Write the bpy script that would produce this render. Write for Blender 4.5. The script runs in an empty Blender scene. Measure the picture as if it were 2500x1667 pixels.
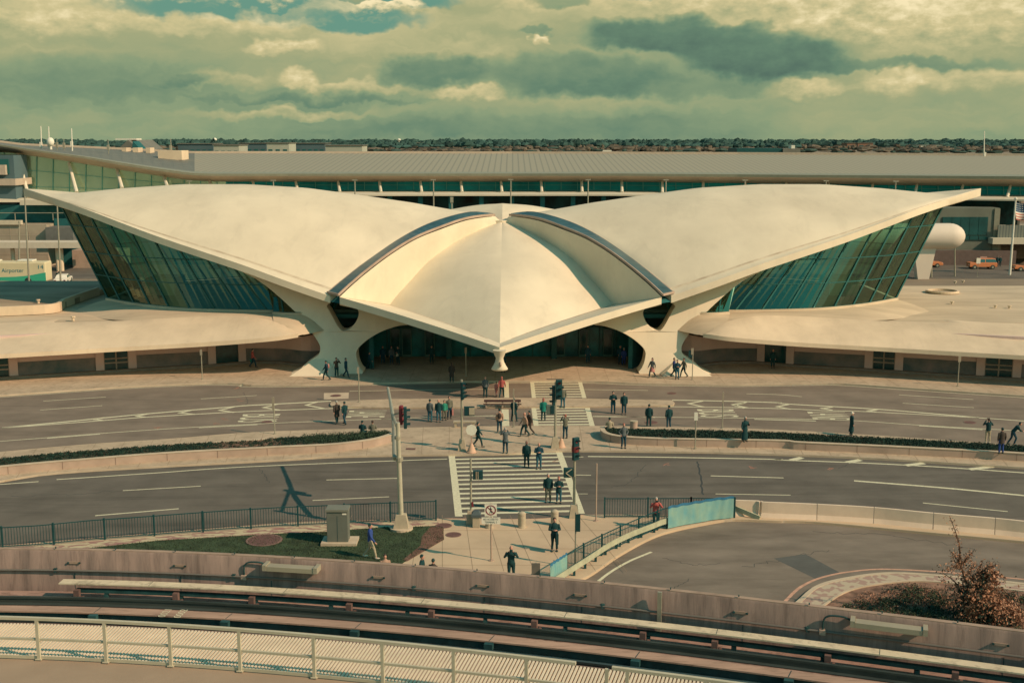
import bpy, bmesh, math, random
from mathutils import Vector, Matrix, noise
random.seed(7)
C = bpy.context.scene.collection
SC = bpy.context.scene
# ------------------------------------------------------------------ survey of the place (camera station, focal length)
F = 2900.0; CH = 20.8; TH = math.atan(495/2900.0)
cT, sT = math.cos(TH), math.sin(TH)
AX = -1.0                                   # axis of the terminal
def ray(px, py):
    a = (px-1250)/F; b = (833.5-py)/F
    return Vector((a, cT+b*sT, -sT+b*cT))
def G(px, py, z=0.0):
    r = ray(px, py); t = (z-CH)/r.z
    return Vector((r.x*t, r.y*t, z))
def V(px, py, Y):
    r = ray(px, py); t = Y/r.y
    return Vector((r.x*t, Y, CH+r.z*t))
def VP(px, py, plan):
    """surveyed point above a plan polyline (list of (X,Y))"""
    r = ray(px, py); best = None
    for i in range(len(plan)-1):
        (x0, y0), (x1, y1) = plan[i], plan[i+1]
        dx, dy = x1-x0, y1-y0
        den = r.x*dy - r.y*dx
        if abs(den) < 1e-9: continue
        s = (x0*r.y - y0*r.x)/den if False else (r.y*x0 - r.x*y0)/den
        t = (x0*dy - y0*dx)/den
        off = 0 if 0 <= s <= 1 else min(abs(s), abs(s-1))
        if best is None or off < best[0]: best = (off, t)
    t = best[1]
    return Vector((r.x*t, r.y*t, CH+r.z*t))
REG = {'A1': (0, 300, 3.357), 'A2': (600, 300, 3.357), 'A3': (1200, 300, 3.357), 'A4': (1800, 300, 3.357),
       'B1': (0, 680, 3.357), 'B2': (600, 680, 3.357), 'B3': (1200, 680, 3.357), 'B4': (1800, 680, 3.357),
       'C1': (0, 1200, 3.357), 'C2': (600, 1100, 2.766), 'C3': (1200, 1100, 2.766), 'C4': (1800, 1200, 3.357)}
def q(reg, *pts):
    ox, oy, s = REG[reg]
    return [(ox+x/s, oy+y/s) for x, y in pts]
def Gs(pts, z=0.0): return [G(x, y, z) for x, y in pts]
def catmull(P, n=8, closed=False):
    P = [Vector(p) for p in P]; out = []
    m = len(P)
    if m < 3: 
        return [P[0].lerp(P[-1], i/n) for i in range(n+1)]
    for i in range(m if closed else m-1):
        if closed: p0, p1, p2, p3 = P[(i-1) % m], P[i], P[(i+1) % m], P[(i+2) % m]
        else:
            p1, p2 = P[i], P[i+1]
            p0 = P[i-1] if i else p1*2-p2
            p3 = P[i+2] if i+2 < m else p2*2-p1
        for k in range(n):
            t = k/n
            out.append(0.5*((2*p1)+(p2-p0)*t+(2*p0-5*p1+4*p2-p3)*t*t+(3*p1-p0-3*p2+p3)*t**3))
    if not closed: out.append(P[-1])
    return out
def resample(P, n):
    L = [0]
    for i in range(len(P)-1): L.append(L[-1]+(P[i+1]-P[i]).length)
    out = []; j = 0
    for k in range(n):
        d = L[-1]*k/(n-1)
        while j < len(P)-2 and L[j+1] < d: j += 1
        s = (d-L[j])/max(1e-9, L[j+1]-L[j])
        out.append(P[j].lerp(P[j+1], min(1, max(0, s))))
    return out
def plen(P): return sum((P[i+1]-P[i]).length for i in range(len(P)-1))
def normals2d(P):
    N = []
    for i in range(len(P)):
        a = P[max(0, i-1)]; b = P[min(len(P)-1, i+1)]
        d = (b-a); d.z = 0
        if d.length < 1e-9: d = Vector((1, 0, 0))
        d.normalize(); N.append(Vector((-d.y, d.x, 0)))
    return N
def offset(P, d, dz=0.0):
    N = normals2d(P)
    return [p+n*d+Vector((0, 0, dz)) for p, n in zip(P, N)]
def setz(P, z): return [Vector((p.x, p.y, z)) for p in P]
def mir(P):
    """mirror about the terminal axis"""
    return [Vector((2*AX-p[0], p[1], p[2])) for p in P]
# ------------------------------------------------------------------ mesh builder
class MB:
    def __init__(s): s.v = []; s.f = []; s.m = []; s.cur = 0
    def add(s, vs, fs):
        b = len(s.v); s.v += [tuple(v) for v in vs]
        s.f += [tuple(b+i for i in f) for f in fs]; s.m += [s.cur]*len(fs); return s
    def box(s, x0, x1, y0, y1, z0, z1, M=None):
        vs = [Vector((x, y, z)) for z in (z0, z1) for y in (y0, y1) for x in (x0, x1)]
        if M is not None: vs = [M @ v for v in vs]
        return s.add(vs, [(0, 2, 3, 1), (4, 5, 7, 6), (0, 1, 5, 4), (2, 6, 7, 3), (0, 4, 6, 2), (1, 3, 7, 5)])
    def bar(s, a, b, w, h=None, up=(0, 0, 1)):
        a = Vector(a); b = Vector(b); h = w if h is None else h
        d = (b-a).normalized(); u = Vector(up)
        if abs(d.dot(u)) > .98: u = Vector((0, 1, 0))
        x = d.cross(u).normalized(); y = x.cross(d)
        vs = [p+x*(sx*w/2)+y*(sy*h/2) for p in (a, b) for sy in (-1, 1) for sx in (-1, 1)]
        return s.add(vs, [(0, 1, 3, 2), (4, 6, 7, 5), (0, 4, 5, 1), (2, 3, 7, 6), (0, 2, 6, 4), (1, 5, 7, 3)])
    def tube(s, P, r, n=8, cap=True):
        P = [Vector(p) for p in P]
        R = r if isinstance(r, (list, tuple)) else [r]*len(P)
        vs = []; fs = []
        prev = None
        for i, p in enumerate(P):
            a = P[max(0, i-1)]; b = P[min(len(P)-1, i+1)]
            d = (b-a).normalized()
            if prev is None:
                u = Vector((0, 0, 1)) if abs(d.z) < .9 else Vector((0, 1, 0))
                x = d.cross(u).normalized()
            else:
                x = (prev-d*prev.dot(d)).normalized()
            prev = x; y = d.cross(x)
            rr = R[i]; rx, ry = rr if isinstance(rr, (list, tuple)) else (rr, rr)
            for k in range(n):
                t = 2*math.pi*k/n
                vs.append(p+x*(math.cos(t)*rx)+y*(math.sin(t)*ry))
        for i in range(len(P)-1):
            for k in range(n):
                k2 = (k+1) % n
                fs.append((i*n+k, i*n+k2, (i+1)*n+k2, (i+1)*n+k))
        if cap:
            fs.append(tuple(range(n-1, -1, -1))); fs.append(tuple((len(P)-1)*n+k for k in range(n)))
        return s.add(vs, fs)
    def ell(s, c, rx, ry, rz, n=10, m=7, M=None):
        vs = []; fs = []
        c = Vector(c)
        for j in range(m+1):
            a = math.pi*j/m-math.pi/2
            for k in range(n):
                t = 2*math.pi*k/n
                v = Vector((rx*math.cos(a)*math.cos(t), ry*math.cos(a)*math.sin(t), rz*math.sin(a)))
                if M is not None: v = M @ v
                vs.append(c+v)
        for j in range(m):
            for k in range(n):
                k2 = (k+1) % n
                fs.append((j*n+k, j*n+k2, (j+1)*n+k2, (j+1)*n+k))
        return s.add(vs, fs)
    def grid(s, rows, close=False):
        n = len(rows[0]); vs = [p for r in rows for p in r]; fs = []
        for i in range(len(rows)-1):
            for k in range(n if close else n-1):
                k2 = (k+1) % n
                fs.append((i*n+k, i*n+k2, (i+1)*n+k2, (i+1)*n+k))
        return s.add(vs, fs)
    def strip(s, A, B): return s.grid([A, B])
    def ribbon(s, P, w, z=None):
        """flat ribbon centred on path"""
        A = offset(P, w/2); B = offset(P, -w/2)
        if z is not None: A = setz(A, z); B = setz(B, z)
        return s.grid([A, B])
    def wall(s, P, th, z0, z1):
        """closed wall running along plan path P, thickness th to the left side"""
        A = P; B = offset(P, th)
        def zz(Q, z): return [Vector((p.x, p.y, z[i] if isinstance(z, list) else z)) for i, p in enumerate(Q)]
        a0, a1, b0, b1 = zz(A, z0), zz(A, z1), zz(B, z0), zz(B, z1)
        n = len(P)
        s.grid([a0, a1, b1, b0, a0])
        s.add([a0[0], a1[0], b1[0], b0[0]], [(0, 1, 2, 3)])
        s.add([a0[-1], a1[-1], b1[-1], b0[-1]], [(3, 2, 1, 0)])
        return s
    def sweep(s, P, prof):
        """prof: list of (offset, z) closed; swept along P"""
        rows = [offset(setz(P, z), o) for o, z in prof]; rows.append(rows[0])
        s.grid(rows)
        s.add([r[0] for r in rows[:-1]], [tuple(range(len(prof)))])
        s.add([r[-1] for r in rows[:-1]], [tuple(range(len(prof)-1, -1, -1))])
        return s
    def poly(s, P, z=None):
        """flat (possibly concave) polygon"""
        Q = [Vector((p[0], p[1], (p[2] if len(p) > 2 else 0) if z is None else z)) for p in P]
        from mathutils.geometry import tessellate_polygon
        tris = tessellate_polygon([Q])
        return s.add(Q, [tuple(t) for t in tris])
    def prism(s, P, z0, z1):
        from mathutils.geometry import tessellate_polygon
        Q = [Vector((p[0], p[1], 0)) for p in P]
        tris = tessellate_polygon([Q]); n = len(Q)
        area = sum(Q[i].x*Q[(i+1) % n].y-Q[(i+1) % n].x*Q[i].y for i in range(n))
        lo = setz(Q, z0); hi = setz(Q, z1)
        s.add(hi, [tuple(t) for t in tris]); s.add(lo, [tuple(reversed(t)) for t in tris])
        s.add(lo+hi, [(i, (i+1) % n, n+(i+1) % n, n+i) if area > 0 else (n+i, n+(i+1) % n, (i+1) % n, i) for i in range(n)])
        return s
def obj(name, mb, mt, parent=None, label=None, cat=None, group=None, kind=None, smooth=False, local=False, bevel=0, recalc=True):
    me = bpy.data.meshes.new(name)
    vs = [Vector(v) for v in mb.v]
    if parent is not None:
        loc = Vector((0, 0, 0))
        if not local:
            base = parent.get('_base') or (0, 0, 0)
            base = Vector(base); vs = [v-base for v in vs]
    else:
        if local: loc = Vector((0, 0, 0))
        else:
            xs = [v.x for v in vs]; ys = [v.y for v in vs]; zs = [v.z for v in vs]
            loc = Vector(((min(xs)+max(xs))/2, (min(ys)+max(ys))/2, min(zs)))
            vs = [v-loc for v in vs]
    me.from_pydata([tuple(v) for v in vs], [], mb.f)
    mats = mt if isinstance(mt, (list, tuple)) else [mt]
    for m in mats: me.materials.append(m)
    if len(mats) > 1: me.polygons.foreach_set('material_index', mb.m)
    if recalc:
        bm = bmesh.new(); bm.from_mesh(me)
        bmesh.ops.remove_doubles(bm, verts=bm.verts, dist=1e-5)
        bmesh.ops.recalc_face_normals(bm, faces=bm.faces)
        bm.to_mesh(me); bm.free()
    if smooth:
        me.polygons.foreach_set('use_smooth', [True]*len(me.polygons))
        me.set_sharp_from_angle(angle=math.radians(38 if smooth is True else smooth))
    me.update()
    o = bpy.data.objects.new(name, me); C.objects.link(o); o.location = loc
    if parent is not None:
        o.parent = parent
        o['_base'] = parent.get('_base') or (0, 0, 0)
    else:
        o['_base'] = tuple(loc)
    if bevel:
        b = o.modifiers.new('bevel', 'BEVEL'); b.width = bevel; b.segments = 2; b.limit_method = 'ANGLE'; b.angle_limit = math.radians(40)
    if label: o['label'] = label
    if cat: o['category'] = cat
    if group: o['group'] = group
    if kind: o['kind'] = kind
    return o
def thing(name, label, cat, base=(0, 0, 0), group=None, rotz=0):
    o = bpy.data.objects.new(name, None); C.objects.link(o)
    o.location = base; o.rotation_euler = (0, 0, rotz); o['_base'] = tuple(base)
    o.empty_display_size = .3
    o['label'] = label; o['category'] = cat
    if group: o['group'] = group
    return o
def dup(root, loc, rotz=0, label=None, group=None, scale=None):
    r = root.copy(); C.objects.link(r); r.location = loc; r.rotation_euler = (0, 0, rotz)
    if scale: r.scale = (scale,)*3
    if label: r['label'] = label
    if group: r['group'] = group
    for ch in list(root.children):
        c = ch.copy(); C.objects.link(c); c.parent = r
        for g in list(ch.children):
            d = g.copy(); C.objects.link(d); d.parent = c
    return r
# ------------------------------------------------------------------ materials
def lin(c): 
    c /= 255.0
    return c/12.92 if c <= .04045 else ((c+.055)/1.055)**2.4
KLIT = (1.10, .98, .76)       # light on a sunlit level surface per channel, used to turn seen colours into base colours
def see(r, g, b, k=1.0):
    return tuple(min(.85, max(.004, lin(v)/(kk*k))) for v, kk in zip((r, g, b), KLIT))
MATS = {}
def mat(name, col, rough=.8, metal=0.0, var=.12, scale=1.5, bump=0.0, bscale=None, col2=None, stretch=None, spec=.3, detail=5, grime=0, gscale=1.0, gstretch=(1, 1, 1)):
    if name in MATS: return MATS[name]
    m = bpy.data.materials.new(name); m.use_nodes = True; nt = m.node_tree; N = nt.nodes; L = nt.links
    b = N['Principled BSDF']
    b.inputs['Roughness'].default_value = rough; b.inputs['Metallic'].default_value = metal
    b.inputs['Specular IOR Level'].default_value = spec
    b.inputs['Base Color'].default_value = (*col, 1)
    if var > 0 or bump > 0:
        tc = N.new('ShaderNodeTexCoord'); mp = N.new('ShaderNodeMapping')
        L.new(tc.outputs['Object'], mp.inputs['Vector'])
        if stretch: mp.inputs['Scale'].default_value = stretch
        nz = N.new('ShaderNodeTexNoise'); nz.inputs['Scale'].default_value = scale; nz.inputs['Detail'].default_value = detail
        nz.inputs['Roughness'].default_value = .6
        L.new(mp.outputs[0], nz.inputs['Vector'])
        mx = N.new('ShaderNodeMix'); mx.data_type = 'RGBA'
        c2 = col2 if col2 else tuple(v*(1-2.2*var) for v in col)
        c1 = col if col2 else tuple(min(.9, v*(1+var*.7)) for v in col)
        mx.inputs['A'].default_value = (*c2, 1); mx.inputs['B'].default_value = (*c1, 1)
        rp = N.new('ShaderNodeMapRange'); rp.inputs['From Min'].default_value = .32; rp.inputs['From Max'].default_value = .68
        L.new(nz.outputs['Fac'], rp.inputs['Value']); L.new(rp.outputs[0], mx.inputs['Factor'])
        L.new(mx.outputs['Result'], b.inputs['Base Color'])
        if grime > 0:      # weathering: a second, sharper layer of stains
            mp2 = N.new('ShaderNodeMapping'); L.new(tc.outputs['Object'], mp2.inputs['Vector']); mp2.inputs['Scale'].default_value = gstretch
            ng = N.new('ShaderNodeTexNoise'); ng.inputs['Scale'].default_value = gscale; ng.inputs['Detail'].default_value = 10; ng.inputs['Roughness'].default_value = .7; ng.inputs['Distortion'].default_value = .6
            L.new(mp2.outputs[0], ng.inputs['Vector'])
            rg = N.new('ShaderNodeMapRange'); rg.inputs['From Min'].default_value = .50; rg.inputs['From Max'].default_value = .74; rg.inputs['To Min'].default_value = 1; rg.inputs['To Max'].default_value = 1-grime*1.6
            L.new(ng.outputs['Fac'], rg.inputs['Value'])
            mg_ = N.new('ShaderNodeMix'); mg_.data_type = 'RGBA'; mg_.blend_type = 'MULTIPLY'; mg_.inputs['Factor'].default_value = 1
            L.new(mx.outputs['Result'], mg_.inputs['A']); L.new(rg.outputs[0], mg_.inputs['B']); L.new(mg_.outputs['Result'], b.inputs['Base Color'])
        if bump > 0:
            nb = N.new('ShaderNodeTexNoise'); nb.inputs['Scale'].default_value = bscale or scale*6; nb.inputs['Detail'].default_value = 4
            L.new(mp.outputs[0], nb.inputs['Vector'])
            bp = N.new('ShaderNodeBump'); bp.inputs['Strength'].default_value = bump; bp.inputs['Distance'].default_value = .03
            L.new(nb.outputs['Fac'], bp.inputs['Height']); L.new(bp.outputs[0], b.inputs['Normal'])
    MATS[name] = m
    return m
def stripes(name, c1, c2, period, axis=0, rough=.5, duty=.18, metal=0.0):
    m = bpy.data.materials.new(name); m.use_nodes = True; nt = m.node_tree; N = nt.nodes; L = nt.links
    b = N['Principled BSDF']; b.inputs['Roughness'].default_value = rough; b.inputs['Metallic'].default_value = metal
    tc = N.new('ShaderNodeTexCoord'); sx = N.new('ShaderNodeSeparateXYZ'); L.new(tc.outputs['Object'], sx.inputs[0])
    d = N.new('ShaderNodeMath'); d.operation = 'DIVIDE'; d.inputs[1].default_value = period; L.new(sx.outputs[axis], d.inputs[0])
    fr = N.new('ShaderNodeMath'); fr.operation = 'FRACT'; L.new(d.outputs[0], fr.inputs[0])
    lt = N.new('ShaderNodeMath'); lt.operation = 'LESS_THAN'; lt.inputs[1].default_value = duty; L.new(fr.outputs[0], lt.inputs[0])
    mx = N.new('ShaderNodeMix'); mx.data_type = 'RGBA'; mx.inputs['A'].default_value = (*c1, 1); mx.inputs['B'].default_value = (*c2, 1)
    L.new(lt.outputs[0], mx.inputs['Factor']); L.new(mx.outputs['Result'], b.inputs['Base Color'])
    MATS[name] = m; return m
def glass(name, tint, rough=.02, refl=.35, fac=.5, gcol=(.75, .95, .85)):
    m = bpy.data.materials.new(name); m.use_nodes = True; nt = m.node_tree; N = nt.nodes; L = nt.links
    N.remove(N['Principled BSDF']); out = N['Material Output']
    tr = N.new('ShaderNodeBsdfTransparent'); tr.inputs['Color'].default_value = (*tint, 1)
    gl = N.new('ShaderNodeBsdfGlossy'); gl.inputs['Roughness'].default_value = rough; gl.inputs['Color'].default_value = (*gcol, 1)
    fr = N.new('ShaderNodeFresnel'); fr.inputs['IOR'].default_value = 1.5
    ad = N.new('ShaderNodeMath'); ad.operation = 'MULTIPLY_ADD'; ad.inputs[1].default_value = fac; ad.inputs[2].default_value = refl; ad.use_clamp = True
    L.new(fr.outputs[0], ad.inputs[0])
    mx = N.new('ShaderNodeMixShader'); L.new(ad.outputs[0], mx.inputs[0]); L.new(tr.outputs[0], mx.inputs[1]); L.new(gl.outputs[0], mx.inputs[2])
    L.new(mx.outputs[0], out.inputs['Surface'])
    MATS[name] = m; return m
# ------------------------------------------------------------------ sky, sun, camera
def build_world():
    w = bpy.data.worlds.new('World'); SC.world = w; w.use_nodes = True; nt = w.node_tree; N = nt.nodes; L = nt.links
    bg = N['Background']
    def M(op, a, b=None, c=None, clamp=False):
        n = N.new('ShaderNodeMath'); n.operation = op; n.use_clamp = clamp
        for i, v in enumerate((a, b, c)):
            if v is None: continue
            if isinstance(v, (int, float)): n.inputs[i].default_value = v
            else: L.new(v, n.inputs[i])
        return n.outputs[0]
    def MIX(f, a, b):
        n = N.new('ShaderNodeMix'); n.data_type = 'RGBA'
        if isinstance(f, (int, float)): n.inputs['Factor'].default_value = f
        else: L.new(f, n.inputs['Factor'])
        for k, v in (('A', a), ('B', b)):
            if isinstance(v, tuple): n.inputs[k].default_value = (*v, 1)
            else: L.new(v, n.inputs[k])
        return n.outputs['Result']
    tc = N.new('ShaderNodeTexCoord'); sp = N.new('ShaderNodeSeparateXYZ'); L.new(tc.outputs['Generated'], sp.inputs[0])
    az = M('ARCTAN2', sp.outputs[0], sp.outputs[1]); el = M('ARCSINE', sp.outputs[2])
    def nz(sx, sy, det, off=0.0, rough=.55, U=None, W=None):
        cb = N.new('ShaderNodeCombineXYZ')
        L.new(M('MULTIPLY', U or az, sx), cb.inputs[0]); L.new(M('MULTIPLY', W or el, sy), cb.inputs[1]); cb.inputs[2].default_value = off
        n = N.new('ShaderNodeTexNoise'); n.inputs['Scale'].default_value = 1; n.inputs['Detail'].default_value = det; n.inputs['Roughness'].default_value = rough
        L.new(cb.outputs[0], n.inputs['Vector']); return n.outputs['Fac']
    # rounded cloud edges: warp of the sky coordinates at two sizes
    w1 = M('MULTIPLY', M('SUBTRACT', nz(46, 60, 3, 3.1, .55), .5), .034)
    w2 = M('MULTIPLY', M('SUBTRACT', nz(46, 60, 3, 9.7, .55), .5), .024)
    U = M('ADD', az, w1); W = M('ADD', el, w2)
    fine = M('SUBTRACT', nz(60, 110, 5, 1.7, .6), .5)
    def grad(stops, v):
        rp = N.new('ShaderNodeValToRGB'); L.new(v, rp.inputs[0]); cr = rp.color_ramp
        for p, c in stops[1:-1]: cr.elements.new(p)
        for e, (p, c) in zip(sorted(cr.elements, key=lambda e: e.position), stops):
            e.position = p; e.color = (*[lin(x) for x in c], 1)
        return rp.outputs[0]
    v = M('MULTIPLY_ADD', el, 3.3, .36)
    v = M('MULTIPLY_ADD', M('SUBTRACT', nz(7, 26, 5, .5, .5, U, W), .5), .62, v)
    v = M('MULTIPLY_ADD', M('SUBTRACT', nz(20, 85, 4, 4.5, .5, U, W), .5), .30, v)
    v = M('MULTIPLY_ADD', az, .10, v)
    def mask(px, py, rx, ry, kind, soft, amt):
        a0 = math.atan((px-1250)/F); e0 = (338-py)/2950
        dx = M('MULTIPLY', M('SUBTRACT', U, a0), F/rx); h = M('MULTIPLY', M('SUBTRACT', W, e0), 2950/ry)
        dy = h
        if kind == 'b': dy = M('MULTIPLY_ADD', M('ABSOLUTE', h), 1.25, M('MULTIPLY', h, -.35))
        d2 = M('MULTIPLY_ADD', dx, dx, M('MULTIPLY', dy, dy))
        mr = N.new('ShaderNodeMapRange'); mr.interpolation_type = 'SMOOTHSTEP'
        mr.inputs['From Min'].default_value = (1+soft)**2; mr.inputs['From Max'].default_value = (1-soft)**2; mr.inputs['To Max'].default_value = amt
        L.new(d2, mr.inputs['Value'])
        return mr.outputs[0], h
    def cloud(px, py, rx, ry, kind, v, soft, amt):
        m_, h = mask(px, py, rx, ry, kind, soft, amt)
        k = M('MULTIPLY_ADD', h, .24, fineb) if kind == 'b' else M('MULTIPLY_ADD', h, .07, fined)
        return M('MULTIPLY_ADD', m_, M('SUBTRACT', k, v), v)
    fineb = M('MULTIPLY_ADD', fine, .9, .80); fined = M('MULTIPLY_ADD', fine, .25, .11)
    for px, py, rx, ry, soft, amt in [(180, 200, 300, 40, .6, .45), (1410, 185, 230, 48, .4, .75), (1600, 215, 260, 26, .5, .55), (2130, 168, 230, 12, .5, .6), (1400, 310, 420, 34, .7, .4), (600, 240, 300, 26, .7, .3)]:
        v = cloud(px, py, rx, ry, 'd', v, soft, amt)
    for px, py, rx, ry, soft, amt in [(325, 6, 170, 46, .25, 1), (665, 14, 100, 44, .25, 1), (958, 36, 92, 27, .25, 1), (700, 130, 76, 19, .45, .75), (90, 70, 170, 60, .6, .5), (400, 84, 380, 24, .5, .5),
                                      (2050, 70, 170, 52, .55, .9), (2330, 84, 270, 80, .6, .8), (1790, 18, 290, 50, .6, .75), (2380, 215, 190, 26, .5, .55), (560, 210, 120, 24, .45, .4),
                                      (740, 212, 40, 28, .5, .75), (860, 220, 130, 18, .4, .5), (1145, 238, 72, 20, .5, .7), (1965, 232, 76, 25, .55, .65), (2150, 222, 60, 30, .55, .6),
                                      (700, 284, 170, 13, .5, .5), (1300, 32, 80, 16, .5, .4), (1322, 108, 24, 15, .3, .9)]:
        v = cloud(px, py, rx, ry, 'b', v, soft, amt)
    for px, py, rx, ry, soft, amt in [(1600, 92, 170, 38, .35, .95), (1740, 112, 170, 36, .4, .9), (1850, 154, 170, 42, .35, 1), (1060, 175, 120, 36, .35, .75), (468, 204, 56, 17, .35, .6), (760, 247, 240, 7, .6, .5),
                                      (1365, 16, 66, 15, .4, .5), (1310, 84, 34, 8, .3, .5), (920, 4, 110, 8, .4, .5)]:
        v = cloud(px, py, rx, ry, 'd', v, soft, amt)
    rp = N.new('ShaderNodeValToRGB'); L.new(v, rp.inputs[0]); cr = rp.color_ramp
    stops = [(.0, (78, 102, 92)), (.18, (100, 128, 106)), (.38, (134, 151, 117)), (.58, (160, 163, 122)), (.80, (200, 188, 140)), (1.0, (238, 222, 176))]
    for p, c in stops[1:-1]: cr.elements.new(p)
    for e, (p, c) in zip(sorted(cr.elements, key=lambda e: e.position), stops):
        e.position = p; e.color = (*[lin(x) for x in c], 1)
    col = rp.outputs[0]
    g = M('MULTIPLY', az, 0.0)
    for px, py, rx, ry, soft in [(640, 34, 300, 30, .3), (880, 62, 140, 24, .35), (1020, 12, 90, 20, .4), (1570, 2, 70, 9, .4), (2200, 2, 220, 10, .4)]:
        g = M('MAXIMUM', g, mask(px, py, rx, ry, 'g', soft, 1.0)[0])
    cover = M('MULTIPLY', M('SUBTRACT', .93, v), 5.0, clamp=True)
    col = MIX(M('MULTIPLY', g, cover), col, tuple(lin(x) for x in (102, 146, 128)))
    # the deeper sky overhead and behind
    sky = N.new('ShaderNodeTexSky'); sky.sky_type = 'NISHITA'; sky.sun_disc = False
    sky.sun_elevation = math.radians(SUN_EL); sky.sun_rotation = math.radians(SUN_ROT); sky.altitude = 10; sky.air_density = 1.2; sky.dust_density = 1.5
    mul = N.new('ShaderNodeMix'); mul.data_type = 'RGBA'; mul.blend_type = 'MULTIPLY'; mul.inputs['Factor'].default_value = 1
    L.new(sky.outputs[0], mul.inputs['A']); mul.inputs['B'].default_value = (.022, .094, .080, 1)
    cl = nz(2.2, 4.5, 5, 8)
    clm = M('MULTIPLY', M('SUBTRACT', cl, .5), 5, clamp=True)
    up = MIX(M('MULTIPLY', clm, .5), mul.outputs['Result'], (.12, .20, .175))
    f = M('MULTIPLY', M('SUBTRACT', el, .13), 4.5, clamp=True)
    col = MIX(f, col, up)
    below = M('MULTIPLY', M('ADD', el, .004), -60, clamp=True)
    col = MIX(below, col, (.05, .09, .07))
    L.new(col, bg.inputs['Color']); bg.inputs['Strength'].default_value = SKY_STR
SUN_EL = 36.0
sunv = Vector((.9, -.44, 0)).normalized()            # towards the sun, on the ground plane
SUN_ROT = math.degrees(math.atan2(sunv.x, sunv.y))
EXPO = 0.12; SKY_STR = 1.0
build_world()
sl = bpy.data.lights.new('sun', 'SUN'); sl.energy = 4.0; sl.angle = math.radians(.5); sl.color = (1.0, .66, .44)
so = bpy.data.objects.new('sun', sl); C.objects.link(so)
d = Vector((sunv.x*math.cos(math.radians(SUN_EL)), sunv.y*math.cos(math.radians(SUN_EL)), math.sin(math.radians(SUN_EL))))
so.rotation_euler = d.to_track_quat('Z', 'Y').to_euler(); so.location = (60, -60, 90)
cam = bpy.data.cameras.new('camera'); co = bpy.data.objects.new('camera', cam); C.objects.link(co)
co.location = (0, 0, CH); co.rotation_euler = (math.pi/2-TH, 0, 0)
cam.sensor_width = 36; cam.lens = F/2500*36; cam.clip_end = 12000; cam.clip_start = .5
SC.camera = co
SC.view_settings.view_transform = 'Standard'; SC.view_settings.look = 'None'; SC.view_settings.exposure = EXPO; SC.view_settings.gamma = 1
SC.cycles.max_bounces = 6; SC.cycles.transparent_max_bounces = 12
# ------------------------------------------------------------------ palette
ASPH = mat('asphalt_upper', see(138, 119, 94), .92, var=.10, scale=.35, bump=.15, bscale=30, grime=.22, gscale=.35, gstretch=(.12, 1.6, 1))
ASPH2 = mat('asphalt_lower', see(112, 101, 82), .92, var=.12, scale=.3, bump=.15, bscale=30, grime=.26, gscale=.35, gstretch=(.12, 1.6, 1))
ASPH3 = mat('asphalt_ramp', see(136, 119, 95), .92, var=.14, scale=.25, bump=.15, bscale=30, stretch=(1, 2.2, 1), grime=.22, gscale=.3, gstretch=(.3, 1.4, 1))
PATCH = mat('asphalt_patch', see(98, 94, 80), .92, var=.08, scale=.8)
WALK = mat('sidewalk_concrete', see(196, 168, 128), .9, var=.09, scale=.5, bump=.1, bscale=20, grime=.25, gscale=2.2)
CURB = mat('curb_concrete', see(204, 178, 138), .9, var=.08, scale=1)
PAINT = mat('road_paint', see(228, 212, 162), .7, var=.10, scale=6)
CONC = mat('shell_concrete', see(234, 211, 166, 1.0), .75, var=.06, scale=.16, bump=.08, bscale=2.2, detail=9, grime=.07, gscale=.5, gstretch=(1, .5, .5))
CONC2 = mat('annex_concrete', see(228, 198, 152), .8, var=.07, scale=.3, bump=.06, bscale=4, detail=8, grime=.06, gscale=1.1, gstretch=(1, .3, .3))
CONCW = mat('wall_concrete', see(188, 158, 126), .85, var=.10, scale=.6, detail=6)
ROOFG = mat('flat_roof', see(214, 186, 142), .9, var=.10, scale=.25, stretch=(.4, 1.6, 1), detail=8, grime=.14, gscale=.5, gstretch=(.35, 1.8, 1))
ROOFD = mat('stained_roof', see(176, 150, 112), .9, var=.20, scale=.22, stretch=(.45, 1.5, 1), detail=8)
PINK = mat('curb_pink_paint', see(214, 160, 122), .85, var=.12, scale=3)
BARR = mat('barrier_concrete', see(232, 200, 158), .85, var=.06, scale=.8)
STEEL = mat('galvanised_steel', see(176, 164, 130), .45, .3, var=.06, scale=3)
DGREEN = mat('dark_green_paint', (.012, .070, .075), .5, var=.1, scale=4)
BLACKP = mat('dark_signal_paint', (.010, .055, .060), .45, var=.1, scale=5)
TEALDARK = mat('dark_recess', (.020, .130, .135), .8, var=.1, scale=1)  # teal shade of deep recesses put into the base colour
GRASS = mat('grass_turf', (.050, .080, .040), .95, var=.25, scale=1.2, bump=.5, bscale=40, detail=9)
SOIL = mat('dry_planting_soil', see(150, 112, 84), .95, var=.25, scale=2.2, bump=.4, bscale=20)
LEAF = mat('leaf_dark_green', (.022, .060, .042), .75, var=.3, scale=8)
LEAF2 = mat('leaf_olive', (.055, .085, .042), .75, var=.3, scale=8)
RUST = mat('leaf_rust', (.46, .25, .155), .8, var=.3, scale=6)
BARK = mat('bark', (.12, .075, .05), .9, var=.2, scale=8)
RED = mat('sign_red', see(130, 52, 52), .5, var=0)
WHITE = mat('white_paint', see(236, 222, 184), .6, var=.04, scale=3)
BRONZE = mat('bench_brown', (.085, .045, .040), .7, var=.15, scale=6)
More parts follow.
